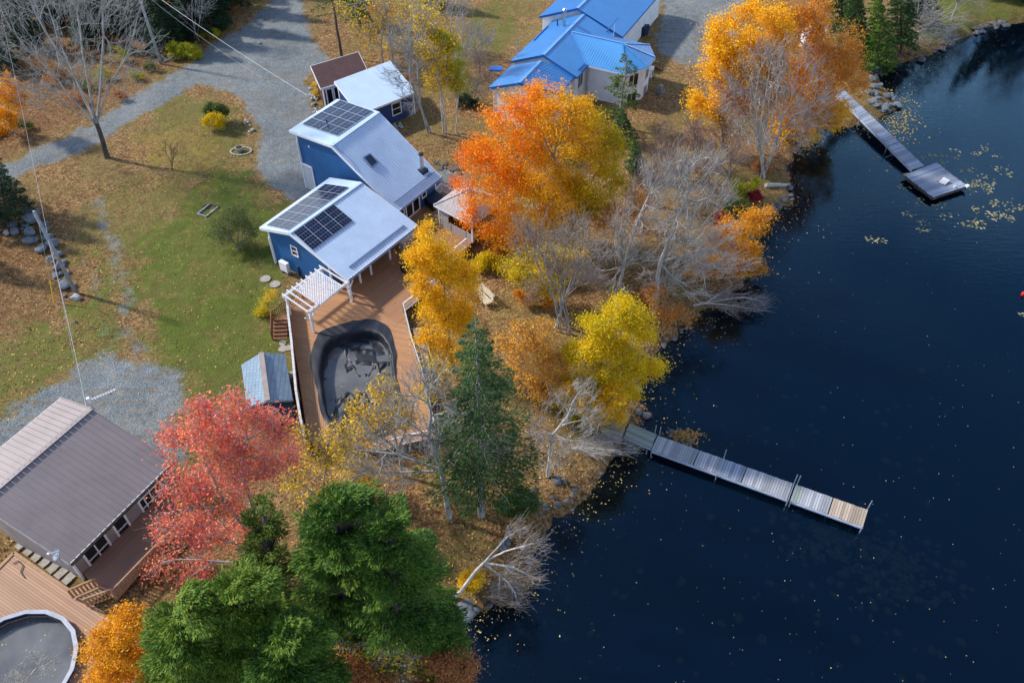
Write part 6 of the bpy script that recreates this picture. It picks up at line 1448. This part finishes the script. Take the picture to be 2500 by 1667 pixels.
# ------------------------------------------------------------------ poles and wires
def pole(base, hgt, label):
    t = thing('utility_pole', base, label, 'utility pole'); MB().tube([base-Zv*.2, base+Zv*hgt*.5, base+Zv*hgt], [.17,.15,.12], 10).build('pole', M['bolt'], t, smooth=True)
    MB().tube([base+Zv*(hgt*.68)+Vector((.16,0,0)), base+Zv*(hgt*.68)-Vector((.16,0,0))], .03, 6).build('insulator_bolt', M['stake'], t); return t
p1 = G(186,716); pole(p1, 8.3, 'grey wooden utility pole standing among the boulders at the left')
p2 = G(393,156); pole(p2, 10.0, 'grey wooden utility pole between the large bare tree and the roadside conifers')
def wire(a, b, sag, r, label, mat='wire'):
    pts = [lerp(a, b, t/14)-Zv*sag*4*(t/14)*(1-t/14) for t in range(15)]
    tag(MB().tube(pts, r, 4).build('overhead_wire', M[mat], None), label, 'wire')
wire(p2+Zv*9.8, W(748,232,4.3), .35, .020, 'bright service wire crossing the gravel road toward the brown shed', 'white')
wire(p2+Zv*9.0, W(640,190,5.0), .5, .010, 'faint thin wire crossing just under the bright service wire')
wire(W(-10,-20,9), p1+Zv*5.6, .35, .012, 'thin wire running from the upper left corner to the pole among the boulders')
wire(p1+Zv*5.7, CRR+Zv*.5+uu*.02, .3, .018, 'thin wire dropping from the pole among the boulders to the taupe cottage roof')
wire(p1+Zv*5.2, G(183,880)+Zv*.3, .1, .012, 'slack lower wire below the pole among the boulders')
gb2 = G(133,740); gw_ = thing('guy_wire', gb2, 'guy wire with a yellow guard sleeve left of the pole among the boulders', 'guy wire')
MB().tube([gb2, p1+Zv*7.6], .012, 4).build('cable', M['wire'], gw_); d = (p1+Zv*7.6-gb2).normalized(); MB().tube([gb2+d*.2, gb2+d*2.1], .06, 6).build('guard', M['yellow'], gw_)
# ------------------------------------------------------------------ rocks
import bmesh
bm = bmesh.new(); bmesh.ops.create_icosphere(bm, subdivisions=3, radius=1); IV = np.array([v.co[:] for v in bm.verts]); IF = np.array([[v.index for v in f.verts] for f in bm.faces]); bm.free()
bm = bmesh.new(); bmesh.ops.create_icosphere(bm, subdivisions=1, radius=1); JV = np.array([v.co[:] for v in bm.verts]); JF = np.array([[v.index for v in f.verts] for f in bm.faces]); bm.free()
RR_ = np.random.default_rng(5)
def rockshape(V, sx, sy, sz, amp=.28):
    V = V.copy()
    for k in range(5):                      # planar chips and lumps
        d = RR_.normal(size=3); d /= np.linalg.norm(d); c = RR_.uniform(.55, .85); h = V@d; V -= np.outer(np.maximum(h-c, 0), d)*.85
    ph = RR_.random(3)*6; n = np.sin(V[:,0]*2.6+ph[0])*np.sin(V[:,1]*2.9+ph[1])*np.sin(V[:,2]*2.3+ph[2]); V *= (1+amp*n)[:,None]
    a = RR_.random()*6.28; V *= [sx, sy, sz]; c, s = math.cos(a), math.sin(a); return V@np.array([[c,-s,0],[s,c,0],[0,0,1]])
def rock(p, r, label, mat='rock', group=None, name='boulder', cat='boulder', flat=.62, sink=.25, asp=1.25):
    V = rockshape(IV if r > .3 else JV, r*RR_.uniform(1, asp), r*RR_.uniform(.8, 1), r*flat*RR_.uniform(.85, 1.15)); F = IF if r > .3 else JF
    o = npmesh(name, V, F, M[mat], None, smooth=r > .3); o.location = (p[0], p[1], p[2]+r*flat*(1-sink)); return tag(o, label, cat, group)
BL_ = [(225,385,66),(95,435,34),(50,487,24),(105,485,33),(155,462,19),(180,437,27),(220,490,42),(320,432,27),(325,472,36),(205,552,38),(255,540,28),(345,522,38),(370,570,42),(295,610,42),(390,608,20),(410,636,34),(355,672,28),(450,690,24),(447,712,22),(400,732,28),(372,694,20),(395,785,26),(430,770,20),(480,762,20),(420,822,20),(465,795,18),(455,862,44),(520,856,24),(535,940,34),(455,925,17),(490,935,13),(525,1102,13)]
nm = {0:'largest rounded grey boulder at the top of the pile under the utility pole', 2:'pale round boulder leftmost of the pile', 13:'squarish speckled boulder left of the utility pole', 28:'pale boulder at the foot of the utility pole', 31:'small lone stone on the grass below the boulder pile', 26:'broad flecked boulder just above the foot of the utility pole'}
for i, (x, y, r) in enumerate(BL_):
    p = G(x/2.851, 400+y/2.851); rr = r/2.851*depth(p)/FP
    rock(p, rr, nm.get(i, 'grey boulder in the pile along the utility pole'), 'palerock' if i in (2, 28) else 'rock', None if i in nm else 'boulders in the pile along the utility pole', flat=.7)
def scatter(poly, n, r0, r1, label, group, mat='shorerock', **k):
    q = np.array(poly, float); c = 0
    while c < n:
        x, y = RR_.uniform(q[:,0].min(), q[:,0].max()), RR_.uniform(q[:,1].min(), q[:,1].max())
        if poly_sd([[x, y]], q)[0] < 0: continue
        p = G(x, y); rock(p, RR_.uniform(r0, r1), label, mat, group, name='stone', cat='stone', **k); c += 1
scatter([(752,215),(768,212),(785,272),(765,280)], 34, .12, .28, 'pale stone in the low rock edging between the gravel and the brown shed', 'rock edging by the brown shed', 'palerock')
scatter([(1055,395),(1150,405),(1160,430),(1100,425),(1060,412)], 26, .14, .32, 'flat stone in the rough bank above the gravel patch by the gazebo', 'stones in the bank by the gazebo', 'shorerock', flat=.3)
scatter([(592,288),(600,290),(620,318),(612,328),(600,310)], 10, .12, .25, 'stone edging the lawn island by the gravel drive', 'stones edging the lawn island', 'palerock')
scatter([(2125,165),(2145,160),(2150,200),(2190,240),(2195,268),(2150,275),(2120,250)], 26, .25, .6, 'grey rock on the point beside the far dock', 'rocks on the point by the far dock', 'rock')
scatter([(2240,150),(2310,100),(2372,84),(2390,66),(2480,52),(2480,62),(2400,80),(2375,96),(2320,112),(2260,152)], 40, .2, .5, 'dark stone in the stony shoreline at the upper right', 'stones of the upper right shoreline')
scatter([(1850,520),(1930,465),(1935,500),(1880,545)], 16, .15, .35, 'stone on the shore by the fallen log', 'stones by the fallen log')
scatter([(1230,1310),(1250,1280),(1240,1345),(1215,1350)], 9, .18, .34, 'stone in the small cluster on the leafy bank above the leaning birch', 'stones above the leaning birch', 'rock')
scatter([(1290,1200),(1360,1160),(1420,1200),(1360,1250),(1310,1260)], 18, .15, .35, 'stone on the leafy shore below the leafless birch', 'stones below the leafless birch')
scatter([(1600,860),(1670,790),(1690,800),(1620,850)], 9, .15, .32, 'dark stone at the water line in the middle of the shore', 'stones of the middle shore')
scatter([(960,300),(985,298),(985,325),(965,325)], 8, .16, .26, 'tan firewood coloured stone beside the navy outbuilding', 'tan stones by the navy outbuilding', 'palerock')
for k in range(65):
    i = RR_.integers(3, len(SHORE_PX)-3); t = RR_.random(); a, b = SHORE_PX[i], SHORE_PX[i+1]; x, y = a[0]*(1-t)+b[0]*t+RR_.normal(-3, 7), a[1]*(1-t)+b[1]*t+RR_.normal(-2, 5)
    p = W(x, y, 0); p.z = max(gz(p.x, p.y), -.25); rock(p, RR_.uniform(.13, .38), 'dark stone lying along the lake shoreline', 'shorerock', 'stones lying along the lake shoreline', name='stone', cat='stone')
rock(W(1118,1505,-.1), .85, 'long pale boulder at the water edge under the leaning birch', 'rock', flat=.4, asp=1.9)
rock(G(634,108), .28, 'small pale rock on the dark gravel road', 'palerock', flat=.5)
rock(W(1668,1072,-.25), .8, 'low rock heaped with fallen leaves in the water beside the long dock', 'shorerock', flat=.35)
rock(W(1640,1060,-.2), .45, 'smaller leaf covered rock left of the low one beside the long dock', 'shorerock', flat=.4)
# logs
a, b = G(1868,457)+Zv*.2, G(1925,455)+Zv*.15; tag(MB().tube([a, lerp(a,b,.5)+Zv*.03, b], [.2,.19,.15], 10).build('fallen_log', M['bark_pale'], None), 'pale fallen log on the shore beside the crimson bush', 'log')
a, b = G(1060,1535)+Zv*.2, G(1100,1525)+Zv*.2
# ------------------------------------------------------------------ yard things
bn = thing('bench', G(1180,735), 'cream slatted garden bench on the leafy ground beside the golden tree', 'bench')
o = Vector(bn.location); ux = ((W(1207,740,1)-W(1163,698,1))*Vector((1,1,0))).normalized(); uy = Vector((-ux.y, ux.x, 0)); M['cream'] = plain('cream_paint', (.62,.55,.42), .6)
def B_(mb, x0, y0, z0, x1, y1, z1, w, h): mb.beam(o+ux*x0*1.25+uy*y0*1.3+Zv*z0, o+ux*x1*1.25+uy*y1*1.3+Zv*z1, w*1.25, h)
m_ = MB()
for i in range(5): B_(m_, -.75, -.25+i*.11, .45, .75, -.25+i*.11, .45, .085, .03)
m_.build('seat', M['cream'], bn); m_ = MB()
for i in range(4): B_(m_, -.75, .30+i*.03, .58+i*.13, .75, .30+i*.03, .58+i*.13, .03, .10)
m_.build('backrest', M['cream'], bn)
for x in (-.72, .72):
    for y in (-.25, .30): m_ = MB(); m_.box(o+ux*x*1.25+uy*y*1.3, .07, .07, .62 if y < 0 else 1.0, rad(-33)); m_.build('leg', M['cream'], bn)
    m_ = MB(); B_(m_, x, -.3, .65, x, .32, .65, .08, .04); m_.build('armrest', M['cream'], bn)
pl_ = thing('planter', G(586,370), 'round stone planter inside an oval stone edging on the lawn island', 'planter'); o = Vector(pl_.location)
MB().tube([o, o+Zv*.1, o+Zv*.42, o+Zv*.48], [.25,.3,.42,.42], 16).build('bowl', M['concrete'], pl_); MB().tube([o+Zv*.485, o+Zv*.50], .33, 16).build('soil', M['dark'], pl_)
m_ = MB()
for i in range(18):
    a0 = 6.283*i/18; m_.box(o+Vector((math.cos(a0)*1.05+.1, math.sin(a0)*.75, -.05)), .30, .18, .14, a0+1.57)
m_.build('edging', M['stonepave'], pl_)
ur = thing('fire_bowl', G(1612,225), 'grey stone urn on a round base beside the white house', 'urn'); o = Vector(ur.location)
MB().tube([o, o+Zv*.12, o+Zv*.35], [.62,.60,.32], 18).build('base', M['rock'], ur); MB().tube([o+Zv*.35, o+Zv*.5, o+Zv*.8, o+Zv*.82], [.18,.2,.26,.2], 14).build('urn', M['concrete'], ur)
sl_ = thing('concrete_pad', G(955,318), 'square concrete pad with a round ring mark in front of the birch clump', 'concrete pad'); o = Vector(sl_.location)
MB().box(o+Zv*.0, 1.5, 1.25, .10, rad(20)).build('slab', M['concrete'], sl_); m_ = MB()
for i in range(24): a0 = 6.283*i/24; m_.beam(o+Vector((math.cos(a0)*.45, math.sin(a0)*.40, .112)), o+Vector((math.cos(a0+.262)*.45, math.sin(a0+.262)*.40, .112)), .07, .02)
m_.build('ring', M['dark'], sl_)
pt = thing('timber_frame', G(508,515), 'old timber framed pit in the lawn above the airy sapling', 'timber frame'); o = Vector(pt.location); ca = rad(-25)
for dx, dy, l_, a0 in ((0,.85,1.1,0),(0,-.85,1.1,0),(-.5,0,1.6,90),(.5,0,1.6,90)):
    v = Vector((dx*math.cos(ca)-dy*math.sin(ca), dx*math.sin(ca)+dy*math.cos(ca), .0)); MB().box(o+v-Zv*.02, l_, .14, .14, ca+rad(a0)).build('timber', M['bark_dark'] if dy > 0 else M['bark_grey'], pt)
MB().box(o+Vector((-.28,.60,.0)), .8, .5, .03, ca).build('hole_shade', M['dark'], pt)  # flat dark sheet standing in for the shade inside the open pit
for i, (x, y) in enumerate(((648,681),(672,694))):
    o = G(x, y); t = MB().tube([o-Zv*.02, o+Zv*.045], .45, 14).build('ground_lid', M['stonepave']); tag(t, ['round tan lid in the grass further from the pergola','round tan lid in the grass nearer the pergola'][i], 'lid')
tb = thing('covered_table', G(1210,185), 'small table under a bright blue cover behind the white house', 'table'); o = Vector(tb.location)
m_ = MB(); q = [o+Vector((x, y, .95)) for x, y in ((-.8,-.45),(.7,-.5),(.85,.5),(-.6,.55))]; bevel(m_.prism([p-Zv*.25 for p in q], q).build('cover', M['tarp'], tb), .05)
for p in q: MB().box(Vector((p.x*.9+o.x*.1, p.y*.9+o.y*.1, o.z)), .06, .06, .7).build('leg', M['brownwood'], tb)
ws = thing('white_shed', G(1978,118), 'small white roofed shed showing through the rusty amber tree', 'shed'); o = Vector(ws.location)
m_ = MB(); q = [o+Vector(v) for v in ((-1.4,-1.2,2.0),(1.4,-1.2,2.0),(1.4,0,2.8),(-1.4,0,2.8))]; m_.slab(q, .08); q = [o+Vector(v) for v in ((1.4,1.2,2.0),(-1.4,1.2,2.0),(-1.4,0,2.8),(1.4,0,2.8))]; m_.slab(q, .08); m_.build('roof', M['white'], ws)
MB().prism([o+Vector((x,y,-.1)) for x, y in ((-1.2,-1),(1.2,-1),(1.2,1),(-1.2,1))], [o+Vector((x,y,1.98)) for x, y in ((-1.2,-1),(1.2,-1),(1.2,1),(-1.2,1))]).build('wall', M['whitesiding'], ws)
# ------------------------------------------------------------------ loose leaves and submerged stones (uncountable)
R = np.random.default_rng(77)
lm = leafmat('fallen_leaves', [(0,(.22,.09,.03)),(.35,(.42,.22,.08)),(.65,(.58,.36,.14)),(.85,(.72,.48,.10)),(1,(.70,.24,.04))], .4, .85, None, .05)
px = np.c_[R.uniform(-20, 2300, 60000), R.uniform(-20, 1700, 60000)]
P_ = np.array([W(x, y, 1.0)[:2] for x, y in px]); zg_ = height(P_); dd = poly_sd(P_, LAND)
lawn = poly_sd(P_, wp([(230,560),(480,440),(740,560),(720,900),(560,1000),(330,900)])) > 0
keep = (zg_ > .04) & ((poly_sd(P_, wp(DRV)) < 0) | (R.random(len(P_)) < .08)) & ((poly_sd(P_, wp(ROAD)) < 0) | (R.random(len(P_)) < .06)) & (~lawn | (R.random(len(P_)) < .2)) & (R.random(len(P_)) < .75)
C = np.c_[P_, zg_+.02][keep]; V, F = leafquads(C, .17, R, flat=-.05); tag(npmesh('fallen_leaves', V, F, lm), 'fallen brown and yellow leaves scattered over ground and lawn', 'leaves', kind='stuff')
def wleaf(n, f, size, name, label, mat):
    C = []
    while len(C) < n:
        x, y, ok = f()
        p = W(x, y, .012)
        if poly_sd([[p.x, p.y]], LAND)[0] < -.1 and ok: C.append(p)
    C = np.array(C); V, F = leafquads(C, size, R, flat=-.2); V[:,2] = .006+.01*R.random(len(V)); tag(npmesh(name, V, F, mat), label, 'leaves', kind='stuff')
M['floatleaf'] = leafmat('floating_leaf', [(0,(.40,.22,.06)),(.5,(.62,.45,.16)),(1,(.75,.62,.32))], .4, .9, None, .0)
SP = np.array(SHORE_PX[3:-2], float)
def near_():
    i = R.integers(len(SP)-1); t = R.random(); p = SP[i]*(1-t)+SP[i+1]*t; return p[0]+R.exponential(38)-6, p[1]+R.normal(0, 12)+R.exponential(14), True
wleaf(1100, near_, .13, 'floating_leaves', 'fallen leaves drifting along the shoreline water', M['floatleaf'])
wleaf(330, lambda: (R.uniform(1150, 2500), R.uniform(300, 1667), True), .08, 'drifting_leaves', 'pale leaf specks scattered over the open lake', M['floatleaf'])
cl = [(R.uniform(2190, 2500), R.uniform(355, 560)) for _ in range(42)]+[(2290,380),(2300,400),(2400,430),(2420,450),(2380,510),(2230,400),(2330,370),(2120,585),(2145,590),(2250,560),(2495,770)]
def pads():
    c = cl[R.integers(len(cl))]; return c[0]+R.normal(0, 10), c[1]+R.normal(0, 4), True
M['pad'] = leafmat('lily_pads', [(0,(.12,.14,.06)),(.5,(.26,.24,.11)),(1,(.38,.33,.19))], .4, .9, None, .0)
wleaf(620, pads, .34, 'lily_pads', 'broken patches of fading lily pads on the water right of the far dock', M['pad'])
wleaf(420, lambda: (2195+R.normal(0, 30)-R.exponential(10), 290+R.normal(0, 40), True), .24, 'leaf_raft', 'raft of golden leaves floating beside the far dock', M['lf_yellow'])
C = []
while len(C) < 480:
    x, y = 1672+R.normal(0, 20), 1068+R.normal(0, 9)+(0); p = W(x, y, .0); C.append((p.x, p.y, max(.02, .28*(1-((x-1672)/42)**2-((y-1068)/22)**2))+.02*R.random()))
V, F = leafquads(np.array(C), .19, R, flat=0); tag(npmesh('leaf_heap', V, F, lm), 'heap of leaves on the low rock beside the long dock', 'leaves', kind='stuff')
# leaves lying on the wooden decks
C = []
dl = wp(deck_px, DZ)
while len(C) < 420:
    x, y = R.uniform(700, 1160), R.uniform(560, 1100); p = W(x, y, DZ+.02)
    if poly_sd([[p.x, p.y]], dl)[0] > .1 and poly_sd([[p.x, p.y]], POOLW)[0] < -.2: C.append(p[:])
for _ in range(900):
    x, y = R.uniform(800, 1070), R.uniform(905, 1195); p = W(*zl(x, y), .90)
    C.append(p[:]) if False else None
ll = wp([zl(905,915), zl(1068,968), zl(1010,1110), zl(725,1015)], .85)
while len(C) < 900:
    x, y = zl(R.uniform(725, 1068), R.uniform(915, 1110)); p = W(x, y, .87)
    if poly_sd([[p.x, p.y]], ll)[0] > 0: C.append(p[:])
V, F = leafquads(np.array(C), .11, R, flat=-.1); tag(npmesh('deck_leaves', V, F, M['lf_yellow']), 'small leaves lying on the wooden decks', 'leaves', kind='stuff')
# stones under water off the end of the dock
Vs = []; Fs = []; o = 0
for k in range(520):
    t = R.random(); x = 1950+R.normal(0, 55)+t*330; y = 1290+t*130+R.normal(0, 38)
    if k > 360: x, y = R.uniform(1250, 2350), R.uniform(900, 1660)
    p = W(x, y, -.55); r = R.uniform(.12, .45); V = rockshape(JV, r, r*.8, r*.5)+np.array([p.x, p.y, -.95+R.uniform(0, .25)]); Vs.append(V); Fs.append(JF+o); o += len(JV)
tag(npmesh('submerged_stones', np.vstack(Vs), np.vstack(Fs), rockmat('submerged_stone', (.06,.055,.045), (.20,.17,.12))), 'stones lying on the lakebed under the water around the dock end', 'stones', kind='stuff')
